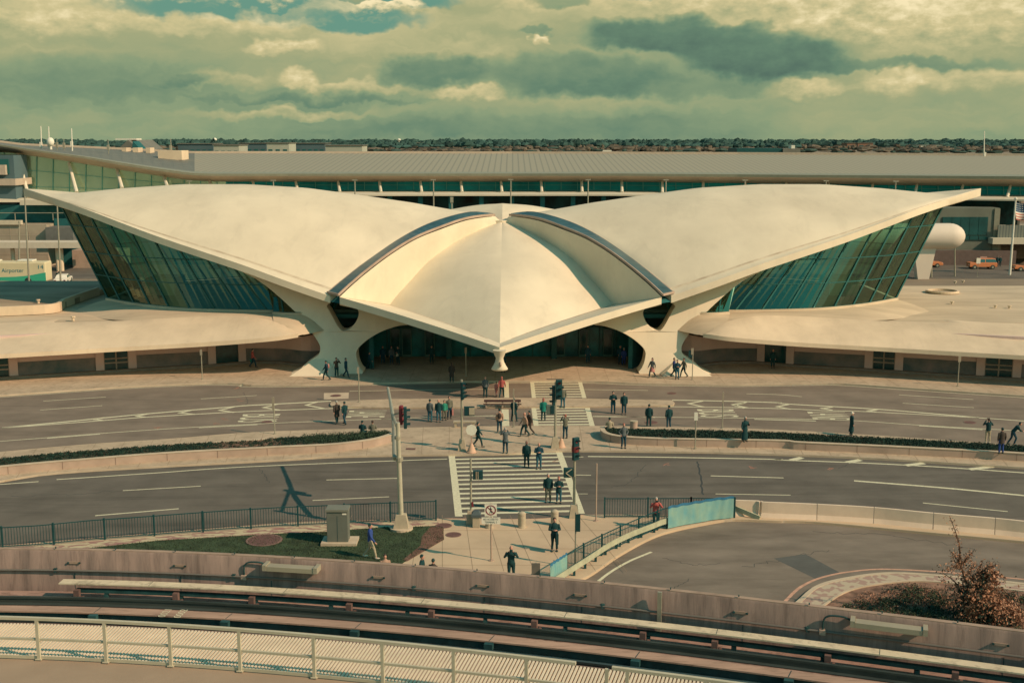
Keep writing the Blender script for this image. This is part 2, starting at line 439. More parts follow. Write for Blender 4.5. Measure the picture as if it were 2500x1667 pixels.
# ------------------------------------------------------------------ ground and roads
FAR = 9000
g = MB(); g.add([(-FAR, -60, -.02), (FAR, -60, -.02), (FAR, FAR, -.02), (-FAR, FAR, -.02)], [(0, 1, 2, 3)])
GROUND = mat('ground_tan', see(150, 130, 100), .95, var=.12, scale=.05, detail=8)
obj('ground', g, GROUND, kind='structure', local=True)
g = MB(); g.add([(-3500, 300, .05), (3500, 300, .05), (4500, 1500, .05), (-4500, 1500, .05)], [(0, 1, 2, 3)])
obj('airfield', g, mat('airfield_dry_grass', see(150, 118, 84), .95, var=.22, scale=.012, stretch=(.3, 2, 1), detail=8), kind='structure', local=True)

def ext(P, l=14, r=14):
    a = P[0]-(P[1]-P[0]).normalized()*l; b = P[-1]+(P[-1]-P[-2]).normalized()*r
    return [a]+list(P)+[b]
curbB = Gs(q('B1', (0, 955), (700, 905), (1100, 880), (1600, 858), (1800, 853), (2000, 860))+q('B2', (0, 868), (400, 870), (800, 860), (1500, 846))
           + q('B3', (0, 838), (750, 838), (1200, 855), (1700, 864))+q('B4', (0, 866), (640, 856), (900, 861), (1500, 902), (2350, 958)), .13)
curbB = ext(catmull(curbB, 6), 30, 30)
medT = Gs(q('B1', (0, 1420), (700, 1358), (1400, 1312))+q('B2', (0, 1262), (700, 1236), (1700, 1214))+q('B3', (0, 1210), (600, 1205), (1500, 1217))+q('B4', (0, 1225), (700, 1258), (1400, 1302), (2350, 1368)), .13)
medT = ext(catmull(medT, 6), 30, 30)
medB = Gs([(0, 1173), (170, 1150)]+q('B1', (2350, 1478))+q('B2', (700, 1455), (1400, 1440), (2100, 1432))+q('B3', (600, 1406), (1600, 1416))+q('B4', (0, 1425), (1000, 1462), (2350, 1545)), .13)
medB = ext(catmull(medB, 6), 30, 30)
curbL = Gs(q('C1', (0, 440), (1200, 342), (2350, 252))+q('C2', (700, 472), (1290, 456), (1936, 458))+q('C3', (640, 430), (1200, 432), (1640, 445)), .13)
curbL = catmull(curbL, 6)
barB = Gs(q('C3', (1640, 452), (1810, 455))+q('C4', (190, 222), (650, 240), (1115, 265), (1600, 315), (2105, 360), (2350, 385)), .0)
barB = ext(catmull(barB, 5), 0, 25)
lowL = ext(curbL, 25, 0)
def sheet(name, A, B, z, m, kind='structure'):
    n = 90
    a = setz(resample(A, n), z); b = setz(resample(B, n), z)
    mb = MB().strip(a, b)
    o = obj(name, mb, m, kind=kind, local=True); return o
# roads (one sheet each)
A = [p for p in curbB]; B = [p for p in medT]
sheet('road', A, B, .004, ASPH)
lb = lowL+[p for p in barB if p.x > lowL[-1].x+.3]
sheet('road', medB, lb, .004, ASPH2)
# building sidewalk
mb = MB()
P = [Vector((p.x, p.y, 0)) for p in curbB]
mb.prism(P+[Vector((75, 135, 0)), Vector((-75, 135, 0))], -.02, .13)
obj('sidewalk', mb, WALK, kind='structure', local=True)
# kerb faces and kerb stones
def kerb(path, side, name='kerb', m=None, w=.18, z=.137):
    P = resample(path, 110)
    mb = MB().wall(P, side*w, -.015, z)
    obj(name, mb, m or CURB, kind='structure', local=True)
kerb(offset(curbB, -.02), .2)
# median between the roadways
mb = MB(); mb.prism([p for p in medT]+[p for p in reversed(medB)], -.02, .13)
obj('median_pavement', mb, WALK, kind='structure', local=True)
kerb(offset(medT, .02), -.2); kerb(offset(medB, -.02), .2)
# upper island strip
isl = q('B2', (690, 1030), (700, 1010), (800, 1000), (1200, 986), (1700, 980), (2350, 976))+q('B3', (400, 976), (900, 984), (1480, 996), (1500, 1015), (1490, 1034), (1200, 1042), (800, 1046), (0, 1050))+q('B2', (1900, 1051), (1200, 1056), (760, 1046), (700, 1040))
islP = Gs(isl, .13)
mb = MB().prism(islP, -.02, .13)
obj('traffic_island', mb, WALK, kind='structure', local=True, bevel=.03)
# concrete patch with manhole
pp = Gs(q('B2', (640, 938), (845, 934), (842, 982), (640, 990)), 0)
obj('concrete_patch', MB().prism(pp, -.01, .010), CURB, kind='structure', local=True)
# plaza south of the lower road
brick_top = Gs(q('C1', (0, 455), (325, 447), (735, 408), (1125, 380), (1523, 345), (1905, 315), (2350, 290))+q('C2', (700, 490), (1290, 474)), .13)
grass_top = Gs(q('C1', (0, 520), (700, 462), (1300, 395), (2350, 335))+q('C2', (550, 540), (1000, 503)), .14)
RAMPC = q('C3', (500, 905), (650, 862), (860, 720), (1080, 600), (1250, 545), (1500, 494), (1640, 478), (1936, 488))+q('C4', (400, 256), (700, 270), (1500, 345), (2350, 425))
rampc = ext(catmull(Gs(RAMPC, 0), 6), 30, 30)
RAILB = q('C3', (545, 858), (680, 770), (800, 690), (940, 620), (1080, 565), (1180, 527), (1400, 480), (1580, 458), (1640, 450))
railb = catmull(Gs(RAILB, .13), 6)
mb = MB()
plz = [Vector((p.x, p.y, 0)) for p in lowL]+[Vector((p.x, p.y, 0)) for p in barB if p.x > lowL[-1].x+.3]
rc = [Vector((p.x, p.y, 0)) for p in rampc]
plz2 = plz+[p for p in reversed(rc)]+[Vector((-55, 8, 0))]
mb.prism(plz2, -.02, .13)
obj('plaza_pavement', mb, mat('plaza_concrete', see(206, 174, 130), .9, var=.06, scale=.4, bump=.1, bscale=20), kind='structure', local=True)
kerb(offset(lowL, -.02), -.25, m=PINK, z=.136)
# ramp road
mb = MB(); mb.poly([(p.x, p.y, 0) for p in rc]+[(80, 10, 0), (-25, 8, 0)], .004)
obj('ramp_road', mb, ASPH3, kind='structure', local=True)
kerb(offset(rampc, .03), .22, z=.137)
mb = MB().poly(Gs(q('C4', (300, 545), (560, 510), (840, 660), (720, 690), (650, 715)), .008))
obj('asphalt_patch', mb, PATCH, kind='structure', local=True)
# brick strip, grass
BRICK = mat('brick_paving', see(160, 118, 98), .9, var=0.2, scale=2.4, col2=see(196, 176, 130), stretch=(.6, 1.6, 1), detail=2)
n = 60
mb = MB().strip(setz(resample(brick_top, n), .136), setz(resample(grass_top[:-1]+Gs(q('C2', (1310, 492)), .13), n), .136))
obj('brick_paving', mb, BRICK, kind='structure', local=True)
gp = Gs(q('C1', (-900, 640), (700, 464), (1300, 398), (2350, 338))+q('C2', (550, 545), (960, 512), (1000, 540), (1100, 545), (1120, 512), (1300, 505), (1335, 520), (1338, 600), (1070, 752), (1040, 775), (0, 760))+[(400, 1400), (0, 1360)], .14)
obj('grass', MB().poly(gp, .142), GRASS, kind='structure', local=True)
mb = MB().poly(Gs(q('C2', (1250, 510), (1335, 522), (1336, 600), (1090, 745), (1060, 735), (1180, 640), (1190, 575)), .15), .150)
obj('bare_soil', mb, mat('bare_soil', see(128, 92, 70), .95, var=.2, scale=2), kind='structure', local=True)
# grass blades as one mass
rb = random.Random(3)
def inpoly(x, y, P):
    c = False; j = len(P)-1
    for i in range(len(P)):
        if (P[i][1] > y) != (P[j][1] > y) and x < (P[j][0]-P[i][0])*(y-P[i][1])/(P[j][1]-P[i][1])+P[i][0]: c = not c
        j = i
    return c
xs = [p.x for p in gp]; ys = [p.y for p in gp]
mb = MB(); k = 0
while k < 15000:
    x = rb.uniform(-32, max(xs)); y = rb.uniform(50, max(ys))
    if not inpoly(x, y, gp): 
        k += .2; continue
    a = rb.uniform(0, 6.28); h = rb.uniform(.03, .09); w = .02
    dx, dy = math.cos(a)*w, math.sin(a)*w
    mb.add([(x-dx, y-dy, .142), (x+dx, y+dy, .142), (x+rb.uniform(-.04, .04), y+rb.uniform(-.04, .04), .142+h)], [(0, 1, 2)]); k += 1
obj('grass_blades', mb, LEAF2, kind='stuff', local=True, recalc=False)
# pavement joints
mb = MB()
def joint(a, b, z=.1345, w=.025):
    a = Vector((a.x, a.y, z)); b = Vector((b.x, b.y, z)); mb.ribbon([a, b], w)
cb = resample(curbB, 60)
for i in range(6, 56):
    p = cb[i]; joint(p+Vector((0, .25, 0)), p+Vector((0, 8.5, 0)))
mb.ribbon(setz(offset(curbB, .75), .1345), .025); mb.ribbon(setz(offset(curbB, 4.2), .1345), .02)
ma = resample(medT, 70); mc = resample(medB, 70)
for i in range(5, 66): joint(ma[i], mc[i])
for k in range(-6, 7):
    joint(Vector((-8+k*1.9, 60, 0)) if False else G(1080+k*55, 1262), G(1080+k*75, 1400))
for yy in (1300, 1345, 1385):
    joint(G(985, yy), G(1500, yy))
obj('pavement_joint', mb, mat('joint_dark', see(150, 124, 92), .95, var=0), kind='structure', local=True)
# ------------------------------------------------------------------ painted markings (one sheet)
mk = MB()
def line(pts, w=.12, z=.009):
    P = Gs(pts, z)
    P = catmull(P, 5) if len(P) > 2 else P
    mk.ribbon(P, w)
line(q('B1', (0, 1332), (380, 1303), (820, 1268), (1500, 1222), (2110, 1190), (2350, 1179))+q('B2', (700, 1165), (1240, 1146), (2030, 1122)), .13)
line(q('B1', (385, 1308), (820, 1273)), .16); line(q('B1', (1630, 1221), (2110, 1196)), .16); line(q('B2', (1110, 1151), (1240, 1147)), .14); line(q('B2', (1320, 1141), (2060, 1124)), .14)
line(q('B1', (15, 1222), (560, 1170), (1150, 1112), (1900, 1050))+q('B2', (0, 1040), (250, 1027), (700, 1003)), .30)
line(q('B1', (15, 1224), (840, 1162), (1160, 1137), (1580, 1112))+q('B2', (0, 1088), (500, 1070), (900, 1061), (1905, 1058)), .22)
def chev(reg, xt, yt, xm, ym, xb, yb, w=.26):
    """V mark: top end, point, bottom end"""
    a, b, c = Gs(q(reg, (xt, yt), (xm, ym), (xb, yb)), .011)
    mk.ribbon([a, b], w); mk.ribbon([b, c], w)
    mk.add([b+Vector((-w*.75, 0, .0006)), b+Vector((0, w*.5, .0006)), b+Vector((w*.6, 0, .0006)), b+Vector((0, -w*.5, .0006))], [(0, 1, 2, 3)])
chev('B1', 860, 1137, 770, 1152, 840, 1160); chev('B1', 1230, 1104, 1120, 1127, 1190, 1135)
chev('B1', 1590, 1073, 1470, 1100, 1600, 1112); chev('B1', 1920, 1050, 1800, 1078, 1920, 1096); chev('B1', 2290, 1024, 2160, 1056, 2300, 1078)
chev('B2', 600, 1006, 495, 1036, 640, 1064)
line(q('B3', (1480, 995), (1900, 1003), (2350, 1016))+q('B4', (400, 1026), (1200, 1073), (1980, 1138)), .28)
line(q('B3', (800, 1051), (1500, 1049), (2350, 1064))+q('B4', (700, 1080), (1100, 1091), (1980, 1140), (2350, 1166)), .2)
chev('B3', 1730, 1003, 1615, 1023, 1740, 1052); chev('B3', 2090, 1012, 1975, 1032, 2100, 1058)
chev('B4', 60, 1018, -25, 1038, 60, 1062); chev('B4', 420, 1030, 325, 1049, 440, 1070); chev('B4', 780, 1052, 690, 1063, 780, 1078); chev('B4', 1150, 1072, 1070, 1083, 1140, 1092)
line(q('B1', (355, 1003), (865, 970))); line(q('B1', (330, 1076), (838, 1040))); line(q('B1', (1645, 985), (2105, 957)))
line(q('B2', (850, 922), (1500, 911), (2050, 906))); line(q('B3', (760, 908), (1280, 916))); line(q('B3', (2090, 943), (2350, 950))+q('B4', (530, 967)))
line(q('B4', (1325, 952), (1935, 990))); line(q('B4', (1355, 1020), (1940, 1057)))
line(q('B3', (830, 1131), (1340, 1134), (2350, 1146))+q('B4', (900, 1160), (1500, 1200), (2350, 1248)), .13)
line(q('B3', (830, 1124), (1340, 1137)), .13); line(q('B4', (140, 1152), (645, 1165)), .2); line(q('B4', (1490, 1205), (2010, 1237)), .2)
# kerb side edge line
P = offset([p for p in curbB], -.32); mk.ribbon(setz(P, .009), .12)
line([(138, 1170), (380, 1154), (600, 1139), (972, 1124), (1092, 1120)], .15); line([(0, 1182), (94, 1175)], .14)
line(q('B3', (580, 1457), (752, 1460)), .14); line(q('B3', (790, 1456), (1500, 1464), (2350, 1480))+q('B4', (320, 1484), (1000, 1508), (1700, 1545), (2350, 1590)), .2)
for a, b in (((440, 1487), (530, 1465)), ((900, 1504), (1010, 1484)), ((1380, 1530), (1530, 1511)), ((1900, 1562), (2090, 1540))):
    line(q('B4', a, b), .45, .0105)
line([(300, 1197), (490, 1186)], .12); line([(797, 1171), (971, 1167)], .12); line(q('C1', (780, 195), (1465, 138)), .14); line([(763, 1221), (950, 1212)], .11)
line([(1735, 1161), (1913, 1166)], .14); line([(1747, 1205), (1930, 1208)], .11); line([(2085, 1173), (2300, 1190), (2500, 1209)], .26); line([(2253, 1227), (2460, 1248)], .12)
line(q('C3', (565, 163), (672, 165)), .12); line(q('C3', (565, 290), (650, 290)), .08)
line(q('C3', (690, 905), (800, 820), (930, 745), (1080, 682)), .16)
def xwalk(TL, TR, BL, BR, n, bw, sw, inner=True, z=.0095):
    tl, tr, bl, br = [G(*p, z) for p in (TL, TR, BL, BR)]
    for a, b, s in ((tl, bl, 1), (tr, br, -1)):
        mk.add([a, a+Vector((bw*s, 0, 0)), b+Vector((bw*s, 0, 0)), b], [(0, 1, 2, 3)])
    for i in range(n):
        t = (i+.5)/n
        a = tl.lerp(bl, t)+Vector((bw-.02, 0, .0012)); b = tr.lerp(br, t)+Vector((-bw+.02, 0, .0012))
        mk.ribbon([a, b], sw)
xwalk((1094.5, 1107), (1372, 1102), (1111, 1260), (1428, 1253), 14, .42, .34)
xwalk(q('B3', (316, 842))[0], q('B3', (738, 836))[0], q('B3', (330, 976))[0], q('B3', (778, 978))[0], 7, .34, .33)
xwalk(q('B3', (326, 1056))[0], q('B3', (802, 1048))[0], q('B3', (345, 1208))[0], q('B3', (846, 1206))[0], 7, .38, .36)
for pts in (q('B3', (103, 842), (140, 842), (145, 975), (105, 975)), q('B3', (82, 1070), (140, 1070), (147, 1212), (88, 1212))):
    mk.poly(Gs(pts, .0095), .0095)
def word(txt, reg, cx, cy, L, Wd, rot):
    """pavement lettering, tall letters L along the road, total width Wd across"""
    cu = bpy.data.curves.new('t', 'FONT'); cu.body = txt; cu.align_x = 'CENTER'; cu.align_y = 'CENTER'
    o = bpy.data.objects.new('t', cu); C.objects.link(o)
    dg = bpy.context.evaluated_depsgraph_get(); me = bpy.data.meshes.new_from_object(o.evaluated_get(dg))
    xs = [v.co.x for v in me.vertices]; ys = [v.co.y for v in me.vertices]
    sx = Wd/(max(xs)-min(xs)); sy = L/(max(ys)-min(ys)); mx = (max(xs)+min(xs))/2; my = (max(ys)+min(ys))/2
    c = G(*q(reg, (cx, cy))[0], .0095); R = Matrix.Rotation(rot, 3, 'Z')
    vs = [c+R @ Vector(((v.co.x-mx)*sx, (v.co.y-my)*sy, 0)) for v in me.vertices]
    mk.add(vs, [tuple(p.vertices) for p in me.polygons])
    bpy.data.objects.remove(o); bpy.data.curves.remove(cu)
word('BUS', 'B1', 2125, 1142, 2.9, 2.6, math.radians(-90+3)); word('LANE', 'B2', 992, 1108, 2.9, 2.3, math.radians(-90+1))
word('BUS', 'B3', 1852, 1102, 2.9, 2.6, math.radians(-90-1)); word('LANE', 'B4', 755, 1123, 2.9, 2.5, math.radians(-90-3))
obj('road_markings', mk, PAINT, kind='structure', local=True)
mk_keep = mk; mk = MB()
rc_ = random.Random(4)
def crack(pts, w=.035, wob=.10, m=9):
    P = []; Q = Gs(pts, .0075)
    for a, b in zip(Q, Q[1:]):
        for i in range(m): P.append(a.lerp(b, i/m)+Vector((rc_.uniform(-wob, wob), rc_.uniform(-wob, wob), 0)))
    mk.ribbon(P, w)
crack(q('C2', (95, 120), (125, 165), (160, 220))); crack(q('C3', (1035, 95), (980, 170), (900, 235), (800, 245))); crack(q('C3', (1230, 930), (1360, 850)), .03)
crack(q('C3', (1150, 720), (1350, 770), (1560, 760)), .03, .15); crack(q('C3', (1390, 70), (1410, 180), (1428, 310)), .10, .06); crack(q('B4', (900, 1520), (820, 1560)))
crack(q('B1', (1995, 930), (2030, 1000), (2010, 1050)), .03); crack(q('B1', (300, 1180), (900, 1120), (1500, 1090)), .03, .12, 14); crack(q('B4', (800, 1000), (1200, 1010), (1700, 1030)), .03, .12, 14)
crack(q('C1', (100, 40), (600, 20), (1200, -20)), .04, .2, 14); crack(q('C4', (600, 330), (1200, 350), (2000, 470)), .04, .2, 14); crack(q('C4', (50, 620), (350, 560), (800, 470)), .035, .2, 12)
obj('asphalt_crack', mk, mat('crack_tar', see(66, 68, 60), .9, var=0), kind='structure', local=True)
# faint red survey marks sprayed on the asphalt
mk = MB()
rr = random.Random(11)
for reg, x, y in (('B1', 1940, 898), ('B1', 1958, 997), ('B1', 1825, 1150), ('B1', 1283, 1222), ('B1', 1768, 1192), ('B3', 1430, 1520), ('B3', 400, 1520), ('B3', 520, 1490), ('B4', 760, 1558), ('B3', 2130, 1546)):
    for k in range(4):
        x0 = x+rr.uniform(-25, 5); line(q(reg, (x0, y+rr.uniform(-12, 12)), (x0+rr.uniform(20, 50), y+rr.uniform(-12, 12))), .05, .0125)
obj('spray_marks', mk, mat('spray_orange', see(190, 128, 96), .9, var=0), kind='structure', local=True)
SC.world.cycles.sampling_method = 'MANUAL'; SC.world.cycles.sample_map_resolution = 256
# ------------------------------------------------------------------ shell terminal
YC = 122.0
GLASSL = glass('tinted_glass', (.36, .60, .50), refl=.10, fac=.9, gcol=(.60, .80, .64))
GLASSD = glass('dark_teal_glass', (.10, .30, .29), refl=.10, fac=.8, gcol=(.5, .85, .8))
FRAME = mat('dark_window_frame', (.02, .12, .115), .5, var=.05)
SKYL = mat('skylight_glazing', see(72, 94, 84), .3, var=.15, scale=.8, spec=.6)
T = thing('airport_terminal', 'white concrete winged shell roof terminal with slanted teal glass walls', 'terminal building', (AX, 106, 0))
corner = V(*q('A2', (690, 1415))[0], 103.9)
tip = V(57, 460, YC)
planW = [(AX-1.1, 121.2), (AX-3.2, 118.8), (AX-5.8, 116.2), (AX-10.2, 111.0), (corner.x, corner.y)]
planO = [(AX-.7, 120.6), (AX-2.8, 118.0), (AX-5.1, 114.8), (AX-9.3, 109.4), (V(829, 725, 103.2).x, 103.2)]
planC = [(AX, 120.8), (AX-1.1, 120.25), (AX-2.4, 118.8), (AX-4.3, 116.4), (AX-6.4, 113.5), (AX-8.3, 111.1), (V(951, 744, 108.2).x, 108.2)]
planE = [(corner.x, 103.9), (-24, 105.4), (-33, 108.8), (-41, 113.4), (-46, 118.2), (tip.x, YC)]
def cpl(P): return [(v.x, v.y) for v in catmull([Vector((a, b, 0)) for a, b in P], 8)]
planW, planO, planC, planE = map(cpl, (planW, planO, planC, planE))
pxW = q('A2', (2030, 764), (1960, 757), (1850, 757), (1700, 790), (1500, 860), (1300, 960), (1100, 1090), (900, 1240), (690, 1410))
pxO = q('A2', (2045, 768), (1980, 772), (1800, 802), (1600, 872), (1400, 952), (1200, 1072), (1000, 1222), (870, 1332), (775, 1425))
pxC = q('A2', (2092, 812), (1900, 880), (1700, 985), (1500, 1130), (1350, 1290), (1250, 1400), (1180, 1490))
pxE = [(806, 721)]+list(reversed([(57, 460), (119, 479), (209, 510), (298, 544), (387, 577), (506, 617), (596, 647), (689, 681), (749, 702)]))
def trace(px, plan): return [VP(x, y, plan) for x, y in px]
Wc = trace(pxW, planW); Wc[-1] = Vector(corner)
Oc = trace(pxO, planO); Oc[-1] = V(829, 725, 103.2)
Cc = trace(pxC, planC)
Ec = trace(pxE, planE); Ec[0] = Vector(corner); Ec[-1] = Vector(tip)
Wc = resample(catmull(Wc, 6), 30); Oc = resample(catmull(Oc, 6), 30); Cc = resample(catmull(Cc, 6), 30); Ec = resample(catmull(Ec, 6), 44)
# crest heights above the centre line
crestpx = [(1150, 522), (1106, 513), (1000, 494), (898, 479), (749, 459), (600, 450), (447, 450), (298, 460), (149, 475), (110, 469), (57, 460)]
CR = [V(x, y, YC) for x, y in crestpx]
def crest(x):
    if x >= CR[0].x: return CR[0].z
    for i in range(len(CR)-1):
        if CR[i+1].x <= x <= CR[i].x:
            t = (CR[i].x-x)/(CR[i].x-CR[i+1].x); return CR[i].z*(1-t)+CR[i+1].z*t
    return CR[-1].z
front = Wc+Ec[1:]
TH1 = .62
def wing_rows(P):
    rows = []
    for p in P:
        x = p.x; zc = max(crest(x), p.z) if x > -45 else crest(x)
        r = []
        for v in [0, .012, .03, .06, .1, .15, .22, .3, .4, .5, .6, .7, .8, .9, 1.0]:
            gg = 1-(1-v)**1.75
            z = p.z+(zc-p.z)*gg - .16*math.exp(-((v-.035)/.03)**2)
            r.append(Vector((x, p.y+(YC-p.y)*v, z)))
        back = [Vector((a.x, 2*YC-a.y, a.z)) for a in reversed(r[:-1])]
        rows.append(r+back)
    return rows
def thick(rows, th):
    """closed slab from a grid of top points"""
    lo = [[p-Vector((0, 0, th)) for p in r] for r in rows]
    mb = MB(); mb.grid(rows); mb.grid([list(reversed(r)) for r in lo])
    mb.grid([rows[0], lo[0]]); mb.grid([lo[-1], rows[-1]])
    mb.grid([[r[0] for r in lo], [r[0] for r in rows]]); mb.grid([[r[-1] for r in rows], [r[-1] for r in lo]])
    return mb
def both(name, mb, m, **kw):
    a = obj(name, mb, m, parent=T, **kw)
    mb2 = MB(); mb2.v = [(2*AX-v[0], v[1], v[2]) for v in mb.v]; mb2.f = [tuple(reversed(f)) for f in mb.f]; mb2.m = mb.m
    b = obj(name, mb2, m, parent=T, **kw)
    return a, b
both('roof_shell', thick(wing_rows(front), TH1), CONC, smooth=True)
# front shell: cushion between ridge and valley, upturned flap outside it, level lip along the front edge
beak = V(1226, 848, 93.8); beak.x = AX
apex = V(1222, 540, 120.8); apex.x = AX
R1 = V(1226, 838, 96.2); R1.x = AX
n = 30
ce_ = Cc[-1]; OF = resample(Oc, 200)
ko = min(range(200), key=lambda k: (OF[k].x-ce_.x+.5)**2*1.0+(OF[k].y-ce_.y)**2*.3)
Om = resample(OF[:ko+1], n); Ofan = resample(OF[ko:], 7)
ridge = []
for i in range(n):
    t = i/(n-1); ridge.append(Vector((AX, apex.y+(R1.y-apex.y)*t, apex.z+(R1.z-apex.z)*(.62*t+.38*t**2))))
rows = []
for i in range(n):
    a, c = ridge[i], Cc[i]; r = []
    for k in range(11):
        s = k/10; p = a.lerp(c, s); p.z += .25*math.sin(math.pi*s**.8)*math.sin(math.pi*min(1, .15+.85*i/(n-1))*.8)*.8
        r.append(p)
    for k in range(1, 9):
        s = k/8; p = c.lerp(Om[i], s); p.z -= .10*math.sin(math.pi*s)*math.sin(math.pi*i/(n-1)); r.append(p)
    rows.append(r)
fan = [[ce_.lerp(o_, k/8)+Vector((0, 0, (-.10*math.sin(math.pi*k/8)*math.sin(math.pi*(n-1)/(n-1)) if j == 0 else 0))) for k in range(9)] for j, o_ in enumerate(Ofan)]
fan[0] = [Vector(p) for p in rows[-1][10:]]
edge0 = rows[-1][:11]+fan[-1][1:]
lipr = [edge0]
edge0 = edge0                                   # ridge end .. valley end .. corner
c0 = Vector(Oc[-1]); m = len(edge0)
fr = []
for k, p in enumerate(edge0):
    if k <= 10: s = .0+(1-k/10)*.62
    fr.append(None)
Ltot = (c0-beak).length
for k, p in enumerate(edge0):
    s = min(1, max(0, 1-(p.x-c0.x)/(beak.x-c0.x)))   # 1 at corner side
    e = beak.lerp(c0, s); e.z += .10*math.sin(math.pi*s)
    fr[k] = e
for s in (.5, 1.0):
    lipr.append([edge0[k].lerp(fr[k], s)+Vector((0, 0, -.10*math.sin(math.pi*s))) for k in range(m)])
fs_ = MB(); dn = lambda R: [[p-Vector((0, 0, TH1)) for p in r] for r in R]
for R in (rows, fan, lipr): fs_.grid(R); fs_.grid([list(reversed(r)) for r in dn(R)])
outer = [r[-1] for r in rows]+[r[-1] for r in fan[1:]]
fs_.grid([outer, [p-Vector((0, 0, TH1)) for p in outer]]); fs_.grid([lipr[-1], [p-Vector((0, 0, TH1)) for p in lipr[-1]]])
sl_ = [r[-1] for r in lipr]; fs_.grid([sl_, [p-Vector((0, 0, TH1)) for p in sl_]])
both('roof_shell', fs_, CONC, smooth=24)
# raised curbs where valley meets the lip
# rear shell
rr_ = []
back_c = Vector((AX-17.5, 2*YC-105.5, 7.5)); rb1 = Vector((AX, 2*YC-95.0, 6.0))
topc = V(1222, 497, 127.0)
for i in range(16):
    t = i/15
    if t < .25:
        a = Vector((AX, YC+.2+(127-YC)*t/.25, apex.z+.1+(topc.z-apex.z-.1)*math.sin(t/.25*math.pi/2)))
    else:
        s = (t-.25)/.75; a = Vector((AX, 127+(rb1.y-127)*s, topc.z+(rb1.z-topc.z)*s**1.8))
    b = Vector((AX-.9-(17.5-.9)*t, YC+.4+(back_c.y-YC-.4)*t, 12.3+(13.1-12.3)*min(1, t/.3)-(13.1-7.5)*max(0, (t-.3)/.7)**1.6))
    rr_.append([a.lerp(b, k/8)+Vector((0, 0, .35*math.sin(math.pi*k/8)*min(1, t*2))) for k in range(9)])
both('roof_shell', thick(rr_, TH1), CONC, smooth=True)
# weathering lines where rain water collects along the shell edges
STAIN = mat('edge_stain', see(226, 202, 158), .85, var=.05, scale=1.4, col2=see(186, 160, 122), detail=8, stretch=(.5, 1, 1))
wr = wing_rows(front)[14:-3]
up3 = Vector((0, 0, .014))
both('edge_stain', MB().grid([[r[2].lerp(r[3], .3)+up3 for r in wr], [r[2].lerp(r[3], .62)+up3 for r in wr]]), STAIN)
lip0 = [p+up3 for p in lipr[0][1:]]; lip1_ = [p.lerp(q_, .12)+up3 for p, q_ in zip(lipr[0][1:], lipr[1][1:])]
both('edge_stain', MB().grid([lip0, lip1_]), STAIN)
# centre plate joining the four shells
mb = MB(); zc = apex.z
mb.prism([(AX-1.5, 120.6), (AX, 120.2), (AX+1.5, 120.6), (AX+1.4, 123.6), (AX, 124.2), (AX-1.4, 123.6)], zc-.9, zc+.10)
obj('centre_plate', mb, CONC, parent=T, bevel=.05)
# skylight bands between the shells
for k in range(1):
    a = [p+Vector((0, 0, .24)) for p in Wc]; b = [p+Vector((0, 0, .16)) for p in Oc]
    a2 = [x.lerp(y, -.28) for x, y in zip(a, b)]; b2 = [x.lerp(y, .86) for x, y in zip(a, b)]
    both('skylight', thick([a2, b2], .10), SKYL)
    mb = MB(); 
    for i in range(0, 29): mb.bar(b2[i]+Vector((0, 0, -.02)), b2[i+1]+Vector((0, 0, -.02)), .10, .22)
    for i in range(0, 29): mb.bar(a2[i]+Vector((0, 0, -.06)), a2[i+1]+Vector((0, 0, -.06)), .08, .12)
    mb.bar(a2[-1], b2[-1], .12, .2)
    both('skylight_frame', mb, CONCW)
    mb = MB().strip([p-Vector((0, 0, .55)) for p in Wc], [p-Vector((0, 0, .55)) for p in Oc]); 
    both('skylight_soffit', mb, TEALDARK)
# piers
pbase = V(800, 915, 103.4)
def PIER(x, y):
    """plane through the pier foot leaning back to the shell edge"""
    r = ray(x, y); y0, y1, z1 = 103.9, 106.9, 7.0
    k = (y1-y0)/z1
    t = (y0+k*CH)/(r.y-k*r.z)
    return Vector((r.x*t, r.y*t, CH+r.z*t))
po = q('B2', (-30, -55), (80, 2), (200, 88), (330, 202), (430, 300), (500, 392), (560, 470), (598, 530), (610, 570), (605, 605), (590, 628), (560, 650), (500, 692), (440, 745), (385, 792),
       (870, 792), (960, 772), (938, 735), (916, 685), (905, 620), (912, 590), (932, 560), (1000, 500), (1100, 440), (1200, 402), (1270, 385), (1330, 375), (1250, 330), (1100, 268), (920, 222),
       (926, 275), (922, 310), (900, 358), (860, 405), (825, 425), (800, 430), (778, 420), (750, 385), (715, 320), (685, 265), (667, 235), (672, 212), (720, 175), (700, 150), (640, 160), (480, 100), (250, 20), (80, -45), (0, -75))
pr = [PIER(x, y) for x, y in po]
pr = catmull(pr, 3, closed=True)
from mathutils.geometry import tessellate_polygon
def pier_mesh(P):
    mb = MB(); n = len(P)
    Q = [Vector((p.x, p.z, 0)) for p in P]; tris = tessellate_polygon([Q])
    def dep(z): return 1.8
    cx = AX-14.8
    Bk = [Vector((cx+(p.x-cx)*(1.0), p.y+dep(p.z), p.z)) for p in P]
    mb.add(P, [tuple(t) for t in tris]); mb.add(Bk, [tuple(reversed(t)) for t in tris])
    mb.add(P+Bk, [(i, (i+1) % n, n+(i+1) % n, n+i) for i in range(n)])
    return mb
pa, pb = both('pier', pier_mesh(pr), CONC)
for o in (pa, pb):
    b = o.modifiers.new('bevel', 'BEVEL'); b.width = .32; b.segments = 4; b.limit_method = 'ANGLE'; b.angle_limit = math.radians(60)
    o.data.polygons.foreach_set('use_smooth', [True]*len(o.data.polygons)); o.data.set_sharp_from_angle(angle=math.radians(80))
# rear piers
mb = pier_mesh(pr); mb.v = [(v[0], 2*YC-v[1], v[2]) for v in mb.v]
both('pier', mb, CONC)
